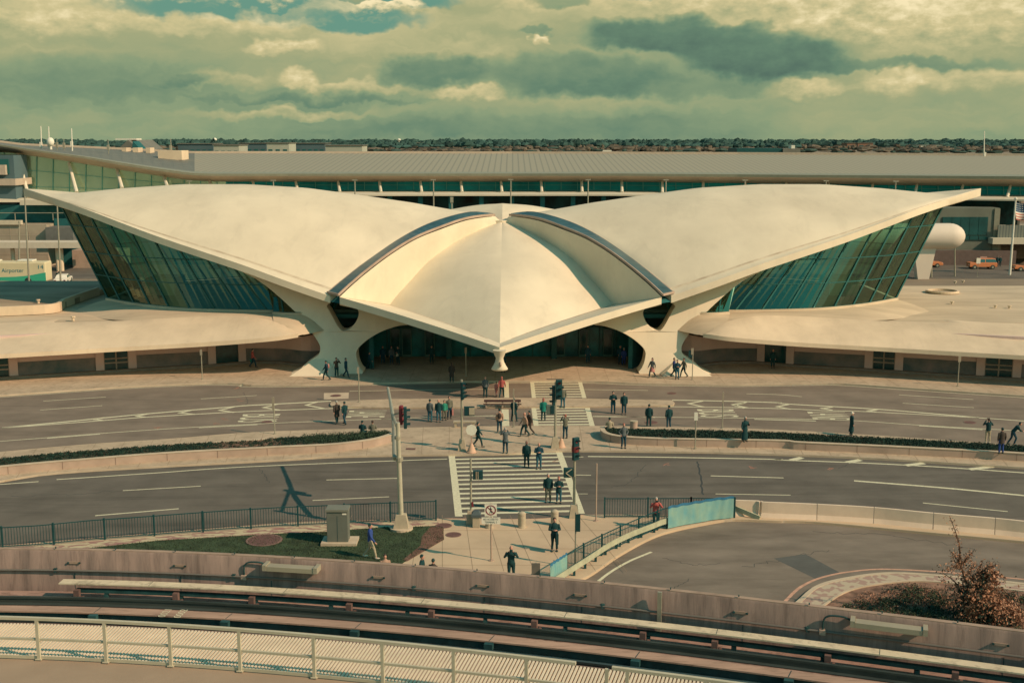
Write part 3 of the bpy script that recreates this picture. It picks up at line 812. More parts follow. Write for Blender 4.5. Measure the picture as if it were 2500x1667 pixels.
# pier foot aprons
for s in (1,):
    f0 = [PIER(*p) for p in q('B2', (395, 792), (560, 655), (600, 632), (660, 690), (730, 768), (740, 790))]
    mb = MB(); top = [f0[2]+Vector((0, .3, .1))]
    A_ = [Vector((f0[0].x-.2, 102.75, .14)), Vector((PIER(*q('B2', (740, 790))[0]).x+.4, 102.75, .14))]
    pk = f0[2]+Vector((.15, .25, 0)); lf = Vector((f0[0].x, 104.6, .2)); rt = Vector((A_[1].x+.1, 103.6, .2))
    mb.add([A_[0], A_[1], pk, lf, rt], [(0, 1, 2), (0, 2, 3), (1, 4, 2), (3, 2, 4)])
    both('pier_apron', mb, CONC)
# beak spout
mb = MB()
prof = [(0, 3.95, .55, .5), (.25, 3.55, .42, .45), (.35, 3.25, .30, .36), (.45, 2.95, .36, .38), (.55, 2.65, .50, .46), (.6, 2.40, .66, .52), (.6, 2.30, .66, .50), (.6, 2.22, .48, .36)]
rows = []
for dy, z, rx, ry in prof:
    rows.append([Vector((AX+rx*math.cos(t*math.pi/8), 93.6+dy*.6+ry*math.sin(t*math.pi/8), z+beak.z-4.25+.12)) for t in range(16)])
mb.grid(rows, close=True); mb.add(rows[-1], [tuple(range(16))]); mb.add(rows[0], [tuple(range(15, -1, -1))])
sp_ = obj('spout', mb, CONC, parent=T, smooth=60)
mb = MB().ell((AX+.08, 93.45, 2.95+beak.z-4.25), .10, .22, .22)
obj('spout_opening', mb, CONCW, parent=sp_, smooth=True)
# slanted glass walls under the wings
basepx = q('A1', (870, 1440), (1060, 1476), (1250, 1502), (1510, 1526), (1820, 1538), (2110, 1545), (2350, 1548))+q('B2', (200, 285), (420, 298))
zb = 5.3
gb = resample(catmull([p+Vector((0, .5, 0)) for p in Gs(basepx, zb)]+[Vector((AX-15.5, 107.5, zb))], 6), 40)
top_px = q('A1', (395, 645), (700, 762), (1000, 880), (1300, 1000), (1600, 1110), (1900, 1220), (2100, 1285))+q('B2', (40, 0), (420, 120), (690, 190))
tp = resample([Vector(p)+Vector((.25, 1.9, -.5)) for p in [VP(x, y-14, planE) for x, y in top_px]], 40)
for k_, p in enumerate(tp): p.z -= .05; p.y += 2.4*(k_/39)**1.5
for k_, p in enumerate(gb): p.y += 1.0*(k_/39)**2
mb = MB().strip(gb, tp)
rear = MB(); rear.strip([Vector((p.x, 2*YC-p.y, p.z)) for p in gb], [Vector((p.x, 2*YC-p.y, p.z)) for p in tp])
ga, gb2 = both('glass_wall', mb, GLASSL); ra, rb2 = both('glass_wall', rear, GLASSL)
def bars(gb, tp, mirror, yflip, par):
    f = lambda p: Vector((2*AX-p.x if mirror else p.x, 2*YC-p.y if yflip else p.y, p.z))
    mm = MB(); n = len(gb)-1; N_ = 12
    sy = Vector((0, -.05, 0)) if not yflip else Vector((0, .05, 0))
    for i in range(N_+1):
        t = i/N_*n; k = min(n-1, int(t)); a = gb[k].lerp(gb[k+1], t-k); b = tp[k].lerp(tp[k+1], t-k)
        mm.bar(f(a)+sy, f(b)+sy, .10, .16)
    for zt in (7.55, 9.75, 12.3):
        P = []
        for k in range(n+1):
            a, b = gb[k], tp[k]
            if b.z > zt+.15 and b.z-a.z > .3: P.append(a.lerp(b, (zt-a.z)/(b.z-a.z)))
        for i in range(len(P)-1): mm.bar(f(P[i])+sy, f(P[i+1])+sy, .08, .08)
    for k in range(n): mm.bar(f(gb[k]), f(gb[k+1]), .12, .12)
    obj('glazing_bars', mm, FRAME, parent=par)
bars(gb, tp, False, False, ga); bars(gb, tp, True, False, gb2); bars(gb, tp, False, True, ra); bars(gb, tp, True, True, rb2)
# gable frame at the wing end: glass between front and rear corner
for mirror in (False, True):
    f = (lambda p: Vector((2*AX-p[0], p[1], p[2]))) if mirror else (lambda p: Vector(p))
    a, b = gb[0], tp[0]; a2 = Vector((a.x, 2*YC-a.y, a.z)); b2 = Vector((b.x, 2*YC-b.y, b.z))
    mb = MB(); mb.add([f(a), f(a2), f(b2), f(b)], [(0, 1, 2, 3)])
    gw = obj('glass_wall', mb, GLASSL, parent=T)
    mm = MB()
    for s in (0, .25, .5, .75, 1): mm.bar(f(a.lerp(a2, s)), f(b.lerp(b2, s)), .13, .13)
    for s in (.25, .5, .75): mm.bar(f(a.lerp(b, s)), f(a2.lerp(b2, s)), .07, .07)
    obj('glazing_bars', mm, FRAME, parent=gw)
# interior floor, mezzanine and entrance hall
DARKIN = mat('interior_floor', (.10, .18, .155), .7, var=.15, scale=.6)
LIGHTIN = mat('interior_wall', (.42, .52, .42), .8, var=.05)
fl = [p for p in gb]; 
poly = [(p.x, p.y) for p in fl]+[(AX-17, 109)]; poly = poly+[(2*AX-x, y) for x, y in reversed(poly)]
poly += [(x, 2*YC-y) for x, y in reversed(poly)]
mb = MB().prism(poly, 4.55, zb-.12); obj('interior_floor', mb, DARKIN, parent=T)
for sx in (-1, 1):
    mb = MB()
    mb.box(AX+sx*12, AX+sx*20, 116, 128, zb-.1, 8.2); mb.box(AX+sx*12, AX+sx*30, 121, 126, 7.6, 7.9)
    for k in range(4): mb.box(AX+sx*(21+k*2.6), AX+sx*(21+k*2.6)+.3, 121, 121.3, zb-.1, 7.6)
    obj('mezzanine', mb, LIGHTIN, parent=T)
    obj('kiosk', MB().box(AX+sx*33, AX+sx*36, 119, 123, zb-.1, 6.9), LIGHTIN, parent=T)
# entrance: recessed glass front with doors
WD = mat('door_frame_metal', (.030, .115, .110), .5, var=.05)
mb = MB().box(AX-16.5, AX+16.5, 112.6, 112.9, .13, 4.6); ew = obj('entrance_wall', mb, mat('entrance_glazing_dark', (.006, .19, .20), .3, var=.3, scale=.7, spec=.5), parent=T)  # deep shade under the canopy put into this teal glazing colour
mb = MB()
for x in (-11, -9.2, -7.3, -5.2, -3, 0, 3, 5.2, 7.4, 9.4, 11): mb.box(AX+x-.05, AX+x+.05, 112.45, 112.6, .13, 4.6)
mb.box(AX-16, AX+16, 112.4, 112.6, 2.95, 3.1)
obj('mullion', mb, WD, parent=ew)
for x in (-10.2, -9.1, -6.9, 5.6, 7.9, 10.2):
    mb = MB(); w = .95
    mb.box(AX+x-w/2, AX+x-w/2+.08, 112.3, 112.42, .14, 2.9); mb.box(AX+x+w/2-.08, AX+x+w/2, 112.3, 112.42, .14, 2.9)
    mb.box(AX+x-w/2+.08, AX+x+w/2-.08, 112.3, 112.42, 2.8, 2.9); mb.box(AX+x-w/2+.08, AX+x+w/2-.08, 112.3, 112.42, .14, .34)
    dr = obj('door', mb, mat('door_metal_light', (.09, .20, .17), .5, var=.05), parent=T)
    obj('door_glass', MB().box(AX+x-w/2+.08, AX+x+w/2-.08, 112.34, 112.38, .34, 2.8), mat('door_glass_dark', (.012, .085, .085), .15, var=.2, spec=.6), parent=dr)
mb = MB()
for s in (-1, 1):
    obj('notice_board', MB().box(AX+s*5-.25, AX+s*5+.25, 111.2, 112.3, .13, 2.6), WD, parent=T)

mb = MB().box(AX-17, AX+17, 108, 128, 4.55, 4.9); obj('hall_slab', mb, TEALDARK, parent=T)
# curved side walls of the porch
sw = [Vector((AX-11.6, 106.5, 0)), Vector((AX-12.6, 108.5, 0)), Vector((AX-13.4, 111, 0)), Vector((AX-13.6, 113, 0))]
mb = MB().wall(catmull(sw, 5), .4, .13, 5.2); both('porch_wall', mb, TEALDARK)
# ------------------------------------------------------------------ low curved side buildings
def annex(mirror):
    f = mir if mirror else (lambda P: [Vector(p) for p in P])
    lab = ('low curved concrete annex on the left of the winged terminal with stained flat roof' if not mirror else 'low curved concrete annex on the right of the winged terminal with round roof opening')
    X0 = -32 if not mirror else 30
    A = thing('annex_building', lab, 'annex building', (X0, 106, 0))
    lip = q('B1', (-600, 688), (0, 655), (600, 620), (1100, 590), (1700, 555))+q('B2', (200, 515), (430, 482))
    LP = []
    for i, (x, y) in enumerate(lip): LP.append(G(x, y, [2.5, 2.5, 2.52, 2.62, 2.9, 3.3, 3.5][i]))
    LP = resample(catmull([LP[0]+(LP[0]-LP[1]).normalized()*22]+LP, 6), 60)
    cr = q('B1', (-600, 392), (0, 372), (1000, 345), (1600, 312), (2000, 305))+q('B2', (200, 345), (330, 400), (425, 470))
    zc = [4.35, 4.35, 4.6, 4.9, 5.1, 4.8, 4.3, 3.62]
    CP = [G(x, y, z) for (x, y), z in zip(cr, zc)]
    CP = resample(catmull([CP[0]+(CP[0]-CP[1]).normalized()*22]+CP, 6), 60)
    lip1 = [p+Vector((0, .04, .36)) for p in LP]
    lip2 = [p.lerp(c, .05)+Vector((0, 0, .30)) for p, c in zip(LP, CP)]
    mid = [a.lerp(c, .5)+Vector((0, 0, .18)) for a, c in zip(lip2, CP)]
    for k in range(50, 60):
        mid[k].z -= .1
    # top faces and overhang soffit
    gi = resample(gb, 60)
    back = []
    for k, c in enumerate(CP):
        s_n = max(0, (k-42)/17)
        tgt = Vector((AX-15.4-(59-k)*.30, 106.6, 4.25-.6*s_n))
        back.append((c+Vector((0, 2.6, -.10 if c.z < 4.45 else -.9))).lerp(tgt, min(1, s_n*1.15)))
    roofb = [Vector((min(c.x, -16), max(c.y+3, 111.5), 4.5)) for c in CP]
    midb = [a.lerp(b, .45)+Vector((0, 0, .16*max(0, (k-42)/17))) for k, (a, b) in enumerate(zip(CP, back))]
    rows = [f(r) for r in (LP, lip1, lip2, mid, CP, midb, back)]
    mb = MB(); mb.grid(rows)
    wallp = q('B1', (-600, 850), (0, 820), (800, 770), (1100, 750), (1720, 715), (2020, 690))+q('B2', (150, 690), (300, 691), (480, 712))
    WPt = Gs(wallp, .13)
    WPt = resample(catmull([WPt[0]+(WPt[0]-WPt[1]).normalized()*22]+WPt+[Vector((AX-16.6, 108.0, .13))], 6), 60)
    soff = [Vector((w.x, w.y, 3.1)) for w in WPt]
    mb.grid(f(r) for r in ()) if False else None
    mb.grid([f(soff), f([p.lerp(s, .03) for p, s in zip(LP, soff)]), f(LP)])
    obj('roof_fascia', mb, CONC2, parent=A, smooth=True)
    # wall
    mb = MB(); wp = f(WPt)
    s_ = -.35 if mirror else .35
    mb.wall(wp, s_, .13, 3.9)
    obj('wall', mb, mat('annex_wall', see(222, 186, 158), .85, var=.04, scale=.5), parent=A)
    # bench plinth along wall
    mb = MB()
    mb.wall(offset(wp, -s_*.05), -s_*1.5, .13, .34)
    obj('plinth', mb, mat('plinth_concrete', see(150, 130, 104), .9, var=.1), parent=A)
    # flat roof
    RP = [(c.x, c.y+1.0) for c in CP[:-6]]
    rp = [(x, y) for x, y in RP]+[(AX-17.5, 113), (AX-17.5, 128), (-40.5, 128), (-40.5, 134), (-95, 134)]
    if mirror: rp = [(2*AX-x, y) for x, y in rp]
    mb = MB().prism(rp, 3.9, 4.325)
    obj('roof', mb, ROOFG, parent=A)
    # rim below the glass wall
    gbs = f([p+Vector((-.15, -.25, 0)) for p in resample(gb, 40)])
    g0 = [p+Vector((-.12, -.10, 0)) for p in resample(gb, 40)]
    pb_ = Vector((AX-15.0, 106.4, 3.9)); tipc = CP[-1]
    def cp_at(x):
        if x >= tipc.x: return tipc.lerp(pb_, min(1, (x-tipc.x)/(pb_.x-tipc.x)))
        for i_ in range(len(CP)-1):
            if CP[i_].x <= x <= CP[i_+1].x: return CP[i_].lerp(CP[i_+1], (x-CP[i_].x)/(CP[i_+1].x-CP[i_].x))
        return CP[0]
    go = offset(g0, -1); foot = []
    for p, q_ in zip(g0, go):
        far3 = p+(q_-p).normalized()*3.6; far3.z = 4.27; t_ = cp_at(p.x+.4)
        dd = (t_-p).length; foot.append(far3.lerp(t_+Vector((0, 0, -.02)), min(1, max(0, (7.5-dd)/2.5))))
    def between(s, z=None):
        return [(p+(q_-p).normalized()*.14+Vector((0, 0, -.16))).lerp(t_, s)+Vector((0, 0, .10*math.sin(math.pi*s))) for p, q_, t_ in zip(g0, go, foot)]
    def sk(d, z): return [p+(q_-p).normalized()*(d if d < .5 else d*(1-.72*max(0, (k-18)/21)))+Vector((0, 0, z-p.z)) for k, (p, q_) in enumerate(zip(g0, offset(g0, -1)))]
    mb = MB().grid([f(sk(-.3, zb+.03)), f(sk(0, zb+.03)), f(sk(.10, zb+.0)), f(between(0)), f(between(.25)), f(between(.5)), f(between(.75)), f(between(1))])
    obj('glass_rim', mb, ROOFG, parent=A, smooth=True)
    # end wall below the corner
    # doors & recess
    for i, (reg, x0, x1, kind) in enumerate([('B1', -110, 75, 'door'), ('B1', 862, 1052, 'door'), ('B1', 1768, 1958, 'open')] if not mirror else
                                             [('B4', 218, 402, 'open'), ('B4', 1110, 1285, 'door'), ('B4', 2035, 2240, 'door')]):
        col = REG[reg][0]+(x0+x1)/2/3.357
        best = min(range(1, 59), key=lambda k: abs(1250+wp[k].x*F/(wp[k].y*cT+20.8*sT)-col))
        p = wp[best]; t = (wp[best+1]-wp[best-1]).normalized()
        if t.x < 0: t = -t
        # true position by column
        pcol = lambda s: 1250+(p+t*s).x*F/((p+t*s).y*cT+20.8*sT)
        s0 = (col-pcol(0))/27.0; c = p+t*s0
        nrm = Vector((t.y, -t.x, 0))      # towards the road
        ang = math.atan2(t.y, t.x)
        M = Matrix.Translation((c.x, c.y, .13)) @ Matrix.Rotation(ang, 4, 'Z')
        w = (x1-x0)/3.357/27.0
        for sx in (-1, 1): obj('door_jamb', MB().box(sx*(w/2+.35)-.35, sx*(w/2+.35)+.35, -.16, .2, .0, 3.0, M), mat('annex_wall', (.3, .3, .3)), parent=A)
        obj('door_panel' if kind == 'door' else 'doorway', MB().box(-w/2, w/2, -.06, .02, .05, 2.9, M), mat('doorway_dark', (.006, .062, .064), .2, var=.2, spec=.5), parent=A)
        if kind == 'door':
            mb = MB()
            for k in (-1, 0, 1):
                mb.box(k*w/2-.06, k*w/2+.06, -.12, -.06, .05, 2.8, M)
            for sx in (-1, 1):
                for zz in ((.05, .17), (.75, .87), (1.15, 1.25), (2.35, 2.45)):
                    x_0 = -w/2+.06 if sx < 0 else .06
                    mb.box(x_0, x_0+w/2-.12, -.11, -.065, *zz, M)
            obj('door_frame', mb, mat('annex_door_frame', see(160, 140, 112), .6, var=.05), parent=A)
    # base of wall between doors, teal shade put into its colour
    mb = MB()
    mb.wall(offset([Vector((p.x, p.y, .13)) for p in wp], -s_*.02), -s_*.12, .34, 1.5)
    obj('wall_dado', mb, mat('annex_dado_shade', see(84, 100, 90), .9, var=.35, scale=.5, col2=see(150, 130, 110)), parent=A)
    return A, f, CP
AN1, _, _ = annex(False)
AN2, _, _ = annex(True)
# left roof furniture: raised roof with parapet
mb = MB()
par = Gs(q('B1', (-900, 262), (0, 232), (440, 208), (535, 165)), 5.25); par2 = Gs(q('B1', (535, 165), (680, 115), (815, 70)), 5.25)
P = catmull(par, 4); mb.wall(P, .35, 4.38, 5.25)
mb.wall(catmull(par2, 4), .3, 4.38, 5.25)
obj('parapet', mb, CONC2, parent=AN1)
rp = [(p.x, p.y+.3) for p in par]+[(p.x, p.y+.2) for p in par2[1:]]+[(-41.5, 133.5), (-95, 133.5)]
obj('upper_roof', MB().prism(rp, 4.38, 4.95), ROOFD, parent=AN1)
vent = lambda A, x, y, r, h, z=4.38: obj('roof_vent', MB().tube([(x, y, z), (x, y, z+h*.7)], r*.6).tube([(x, y, z+h*.7), (x, y, z+h)], r), CONC2, parent=A)
for x, y in q('B1', (600, 345), (1190, 325)): 
    p = G(x, y, 4.4); vent(AN1, p.x, p.y, .22, .45)
p = G(*q('B1', (315, 200))[0], 5.0); vent(AN1, p.x, p.y, .2, .4, 4.95)
for x, y in q('B4', (1785, 38), (1850, 32), (1760, 205), (2115, 235), (2230, 240)):
    p = G(x, y, 4.4); vent(AN2, p.x, p.y, .2, .25)
# round roof opening
c = G(*q('B4', (1680, 112))[0], 4.4)
rows = []
for r_, z_ in ((1.75, 4.39), (1.75, 4.62), (1.5, 4.62), (1.5, 4.40)):
    rows.append([Vector((c.x+r_*math.cos(t*math.pi/16), c.y+r_*.95*math.sin(t*math.pi/16), z_)) for t in range(32)])
op = obj('round_opening', MB().grid(rows, close=True), CONC2, parent=AN2)
obj('opening_floor', MB().poly([(v.x, v.y) for v in rows[3]], 4.41), ROOFD, parent=op)
# ------------------------------------------------------------------ long curved terminal behind
METAL = stripes('standing_seam_roof', see(168, 152, 116), see(144, 132, 102), 1.15, 0, .55, .22)
METALP = mat('plain_metal_roof', see(122, 116, 94), .55, var=.06, scale=.3)
EAVE = mat('eave_metal', see(152, 146, 114), .55, var=.05)
SOFF = mat('soffit_panel', (.50, .42, .33), .7, var=.05)
TGLASS = mat('curtain_glass_teal', (.003, .36, .38), .3, var=.25, scale=.12, spec=.15)
TGLASS2 = mat('curtain_glass_pale', (.66, .90, .62), .12, .65, var=.12, scale=.08, spec=.8, stretch=(1, 1, .3))
CONCB = mat('background_concrete', see(178, 158, 124), .85, var=.08, scale=.3)
def Yf(px):
    T_ = [(-200, 200), (0, 202), (250, 206), (500, 210), (700, 213), (1250, 217), (1800, 214), (2100, 210), (2350, 206), (2700, 200)]
    for (a, b), (c, d_) in zip(T_, T_[1:]):
        if px <= c: return b+(d_-b)*(px-a)/(c-a)
    return T_[-1][1]
def interp(T_, x):
    if x <= T_[0][0]: (a, b), (c, d_) = T_[0], T_[1]
    elif x >= T_[-1][0]: (a, b), (c, d_) = T_[-2], T_[-1]
    else:
        for (a, b), (c, d_) in zip(T_, T_[1:]):
            if a <= x <= c: break
    return b+(d_-b)*(x-a)/(c-a)
ridgeR = [(-200, 336), (0, 348), (54, 355), (179, 360), (328, 367), (465, 374), (1500, 375), (2500, 380)]
eaveR = [(-200, 345), (0, 353.5), (89, 367), (209, 383), (298, 398), (387, 412), (468, 423), (520, 424.5), (1500, 424), (2500, 431)]
eaveB = [(-200, 350), (0, 357.5), (89, 371), (209, 388), (298, 404), (387, 418), (468, 428.5), (520, 430), (1500, 430), (2500, 438)]
soffR = [(-200, 362), (27, 373), (119, 386), (298, 415), (447, 438), (520, 443), (1500, 443), (2500, 455)]
LT = thing('long_terminal', 'long low terminal with ribbed metal roof curving behind the white winged building', 'airport terminal', (0, 215, 0))
pxs = [-150+i*25 for i in range(0, 112)]
rid = [V(x, interp(ridgeR, x), Yf(x)+47) for x in pxs]; ev = [V(x, interp(eaveR, x), Yf(x)) for x in pxs]
evb = [V(x, interp(eaveB, x), Yf(x)+.1) for x in pxs]; sf = [V(x, interp(soffR, x), Yf(x)+4.5) for x in pxs]
k0 = next(i for i, x in enumerate(pxs) if x >= 500)
km = next(i for i, x in enumerate(pxs) if x >= 465)
# diagonal break between plain and ribbed roof
lip_ = [e.lerp(r, .07) for e, r in zip(ev, rid)]
mb = MB(); rows = [rid[km:], [r.lerp(l, .5) for r, l in zip(rid[km:], lip_[km:])], lip_[km:]]
rows[0] = list(rows[0]); 
obj('ribbed_roof', MB().grid(rows), METAL, parent=LT, recalc=False)
obj('plain_roof', MB().grid([rid[:km+1], lip_[:km+1]]), METALP, parent=LT)
mb = MB().grid([lip_, ev, evb]); obj('eave', mb, EAVE, parent=LT)
mb = MB()
for i in range(len(pxs)-1): mb.bar(rid[i]+Vector((0, 0, .15)), rid[i+1]+Vector((0, 0, .15)), .6, .5)
obj('ridge_cap', mb, SOFF, parent=LT)
mb = MB().grid([evb, [p+Vector((0, 0, -.05)) for p in sf]]); obj('soffit', mb, SOFF, parent=LT)
gl0 = [p+Vector((0, .6, .2)) for p in sf]
def gbase(x): return V(x, interp([(-200, 500), (0, 493), (179, 486), (400, 478), (520, 470), (1500, 470), (2500, 482)], x), Yf(x)+5)
glb = [gbase(x)+Vector((0, 0, -.5)) for x in pxs]
kk = next(i for i, x in enumerate(pxs) if x >= 540)
obj('glass_wall', MB().strip([p for p in gl0[kk:]], [p for p in glb[kk:]]), TGLASS, parent=LT)
obj('glass_wall', MB().strip([p for p in gl0[:kk+1]], [p for p in glb[:kk+1]]), TGLASS2, parent=LT)
mb = MB()
for x in range(-150, 2640, 40 if True else 1):
    a = V(x, interp(soffR, x), Yf(x)+4.7); b = gbase(x)+Vector((0, -.3, -.5)); mb.bar(a, b, .12, .12)
for s in (.33, .66):
    for i in range(len(pxs)-1): mb.bar(gl0[i].lerp(glb[i], s)+Vector((0, -.1, 0)), gl0[i+1].lerp(glb[i+1], s)+Vector((0, -.1, 0)), .10, .08)
obj('glazing_grid', mb, mat('terminal_mullion', (.10, .36, .32), .5, var=0), parent=LT)
STR = mat('white_strut', see(226, 208, 168), .5, var=.03)
cols = [((43, 377), (70, 484)), ((168, 398), (187, 470)), ((285, 413), (298, 460)), ((400, 431), (408, 455))]
x = 511
for x in (511, 617, 722, 825, 926, 1026, 1125, 1223, 1321, 1420, 1518, 1617, 1717, 1820, 1920, 2023, 2131, 2239, 2351, 2467):
    lean = 6*(1617-x)/1000
    cols.append(((x, interp(soffR, x)-1), (x+lean+ (0 if x < 1617 else lean*.6), interp([(500, 470), (1500, 470), (2500, 484)], x))))
for (a, b), (c, d_) in cols:
    pa_ = V(a, b, Yf(a)+3.6); pb_ = V(c, d_, Yf(c)-.6)
    obj('strut', MB().tube([pa_, pb_], [.22, .28] if a > 450 else [.26, .34], 8), STR, parent=LT, smooth=True)
# ledge = elevated forecourt edge, shade of the recess below put into a dark wall colour
lt_ = [V(x, interp([(-200, 486), (0, 484), (179, 484), (500, 471), (1500, 471), (2500, 482)], x), Yf(x)-1) for x in pxs]
lf_ = [V(x, interp([(-200, 496), (0, 494), (179, 494), (500, 479), (1500, 478.5), (2500, 491)], x), Yf(x)-3.2) for x in pxs]
for p, q_ in zip(lt_, lf_): p.z = max(p.z, q_.z+.5)
mb = MB()
up_ = [Vector((a.x, a.y, a.z)) for a in lt_]; fr_t = [Vector((b.x, b.y, a.z-.25)) for a, b in zip(lt_, lf_)]
mb.grid([[Vector((a.x, a.y+7, a.z+.02)) for a in lt_], up_, fr_t, lf_, [Vector((a.x, a.y+12, b.z)) for a, b in zip(lt_, lf_)]])
obj('forecourt_ledge', mb, mat('ledge_white', see(214, 196, 156), .7, var=.04, scale=.2), parent=LT)
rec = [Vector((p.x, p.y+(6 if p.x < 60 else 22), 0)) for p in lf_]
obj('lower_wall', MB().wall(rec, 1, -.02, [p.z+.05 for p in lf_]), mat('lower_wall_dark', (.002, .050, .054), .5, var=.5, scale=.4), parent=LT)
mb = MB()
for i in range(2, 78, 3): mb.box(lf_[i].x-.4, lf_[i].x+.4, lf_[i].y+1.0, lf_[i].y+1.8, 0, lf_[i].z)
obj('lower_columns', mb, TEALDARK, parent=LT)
mb = MB(); mb.grid([rid, [Vector((r.x*1.02, r.y+30, r.z-5)) for r in rid], [Vector((r.x*1.02, r.y+30, 0)) for r in rid]])
obj('rear_roof', mb, METALP, parent=LT)
# rooftop equipment
for x0, x1, y0, y1 in ((297, 308, 361, 367), (324, 337, 361, 368), (356, 366, 361, 369)):
    a = V(x0, y1, Yf(x0)+40); b = V(x1, y0, Yf(x0)+40); obj('roof_unit', MB().box(a.x, b.x, a.y, a.y+3, a.z-1, b.z), CONC2, parent=LT)
a = V(385, 372, 235); b = V(443, 368, 235); obj('roof_unit', MB().box(a.x, b.x, 235, 240, a.z-1.5, b.z), CONC2, parent=LT)
a = V(1799, 378, 285); b = V(1910, 362.5, 285); obj('penthouse', MB().box(a.x, b.x, 285, 297, a.z-6, b.z), mat('penthouse_dark', (.010, .085, .085), .7, var=.1), parent=LT)
a = V(1910, 378, 285); b = V(1953, 363, 285); obj('penthouse', MB().box(a.x+.02, b.x, 284.5, 297, a.z-6, b.z), METALP, parent=LT)
a = V(1932, 363, 286); b = V(1941, 355, 286); obj('roof_unit', MB().box(a.x, b.x, 286, 289, a.z-.1, b.z), WHITE, parent=LT)
for x, yt, yb, Y in ((100, 308, 355, 225), (119, 309, 353, 225), (175, 314, 353, 228), (156, 340, 357, 228), (139, 340, 356, 226), (2404, 320, 379, 250), (264, 340, 362, 232), (417, 338, 362, 240)):
    a = V(x, yb, Y); b = V(x-.5, yt, Y); a.z -= 3
    big = yt < 330
    obj('rooftop_mast', MB().tube([a, b], [.15, .09] if big else [.09, .06], 6).box(a.x-.2, a.x+.2, a.y-.2, a.y+.2, a.z+2.6, a.z+3.6), WHITE if big else STEEL, label=('white rooftop antenna mast, tallest beside the radar dome' if x == 119 else 'white antenna mast at far left of the roof' if x == 100 else
        'white antenna mast on the far terminal roof right of the radar dome' if x == 175 else 'tall white mast standing beyond the right end of the ribbed roof' if x == 2404 else f'thin grey mast on the far terminal roof, {dict([(156, "just left of the third white antenna"), (139, "close right of the radar dome"), (264, "before the dark gabled hangar"), (417, "right of the dark gabled hangar")])[x]}'), cat='mast', group='masts on the far terminal roof')
c = V(123, 347, 224); obj('radar_dome', MB().ell(c, .72, .72, .85).tube([c+Vector((0, 0, -3.5)), c], .25, 8), WHITE, label='white radar dome among the masts on the roof', cat='radar dome', smooth=True)
# ------------------------------------------------------------------ things behind on the airfield
FARG = mat('far_shed_grey', see(92, 112, 104), .8, var=.15, scale=.02)
FARW = mat('far_shed_pale', see(176, 174, 142), .8, var=.06, scale=.05)
def shed(x0, x1, y0, y1, Y, m, label, roof=None, dark=None, depth=40):
    a = V(x0, y1, Y); b = V(x1, y0, Y)
    B_ = thing('hangar', label, 'building', ((a.x+b.x)/2, Y, 0), 'sheds on the far airfield')
    obj('wall', MB().box(a.x, b.x, Y, Y+depth, -.01, b.z), m, parent=B_)
    obj('roof', MB().box(a.x-1, b.x+1, Y-1, Y+depth, b.z+.02, b.z+.7), roof or METALP, parent=B_)
    n = max(2, int((x1-x0)/14))
    for i in range(n):
        t0 = a.x+(b.x-a.x)*(i+.2)/n; t1 = a.x+(b.x-a.x)*(i+.75)/n
        obj('window_band', MB().box(t0, t1, Y-.25, Y-.03, b.z*.45, b.z*.62), dark or FRAME, parent=B_)
    return B_
shed(435, 520, 352, 373, 1250, FARG, 'leftmost low grey airfield shed before the trees')
shed(522, 583, 355, 373, 1200, FARW, 'pale airfield shed between two grey sheds', METALP)
shed(585, 650, 351, 372, 1300, FARG, 'grey airfield shed right of the pale one')
shed(652, 705, 350, 371, 1220, FARW, 'pale flat shed with dark doors left of a long grey shed')
shed(707, 793, 351, 371, 1280, FARG, 'long grey airfield shed next to the cream one')
shed(795, 884, 356, 371, 1150, FARW, 'cream airfield building with a dark doorway beyond the ribbed roof')
shed(2242, 2300, 355, 360, 2300, WHITE, 'long white shed far off among brown trees at right')
shed(2068, 2088, 350, 363, 2300, mat('far_brick', see(150, 112, 84), .9, var=.1), 'small brick block at the horizon on the right')
shed(2094, 2132, 349.5, 359, 2350, MATS['far_brick'], 'wide brick block with tower at the horizon on the right')
shed(1010, 1040, 349, 353, 3000, WHITE, 'tiny white roofed building in the trees above the roof ridge')
a = V(286, 367, 290); b = V(312, 341, 290); c = V(340, 366, 290)
hg = thing('gabled_hangar', 'dark gabled hangar rising behind the left part of the long roof', 'hangar', (b.x, 290, 0))
obj('gable', MB().add([a, V(312, 342, 290), c, a+Vector((0, 20, 0)), V(312, 342, 290)+Vector((0, 20, 0)), c+Vector((0, 20, 0))], [(0, 2, 1), (3, 4, 5), (0, 1, 4, 3), (1, 2, 5, 4)]), METALP, parent=hg)
obj('wall', MB().box(a.x, c.x, 290.3, 309, 0, a.z), FARG, parent=hg)
a = V(322, 366, 285); b = V(334, 344, 285); c = V(344, 366, 285)
obj('dark_gable', MB().add([a, V(324, 345, 285), c, a+Vector((0, 5, 0)), V(324, 345, 285)+Vector((0, 5, 0)), c+Vector((0, 5, 0))], [(0, 2, 1), (3, 4, 5), (0, 1, 4, 3), (1, 2, 5, 4)]), TEALDARK, parent=hg)
a = V(282, 342, 292); b = V(333, 338.5, 292); obj('roof_beam', MB().box(a.x, b.x, 292, 296, a.z, b.z), WHITE, parent=hg)
c = V(524, 341, 2600); obj('water_tower', MB().ell(c, 5, 5, 3.6, 12, 8).tube([(c.x, c.y, 0), (c.x, c.y, c.z)], 1.2, 8), WHITE, label='white water tower standing above the trees at left', cat='water tower', smooth=True)
c = V(974, 341.5, 3200); obj('water_tower', MB().ell(c, 5, 5, 3.2, 12, 8).tube([(c.x, c.y, 0), (c.x, c.y, c.z)], 1.0, 8), WHITE, label='smaller white water tower on the horizon above the left wing', cat='water tower', smooth=True)
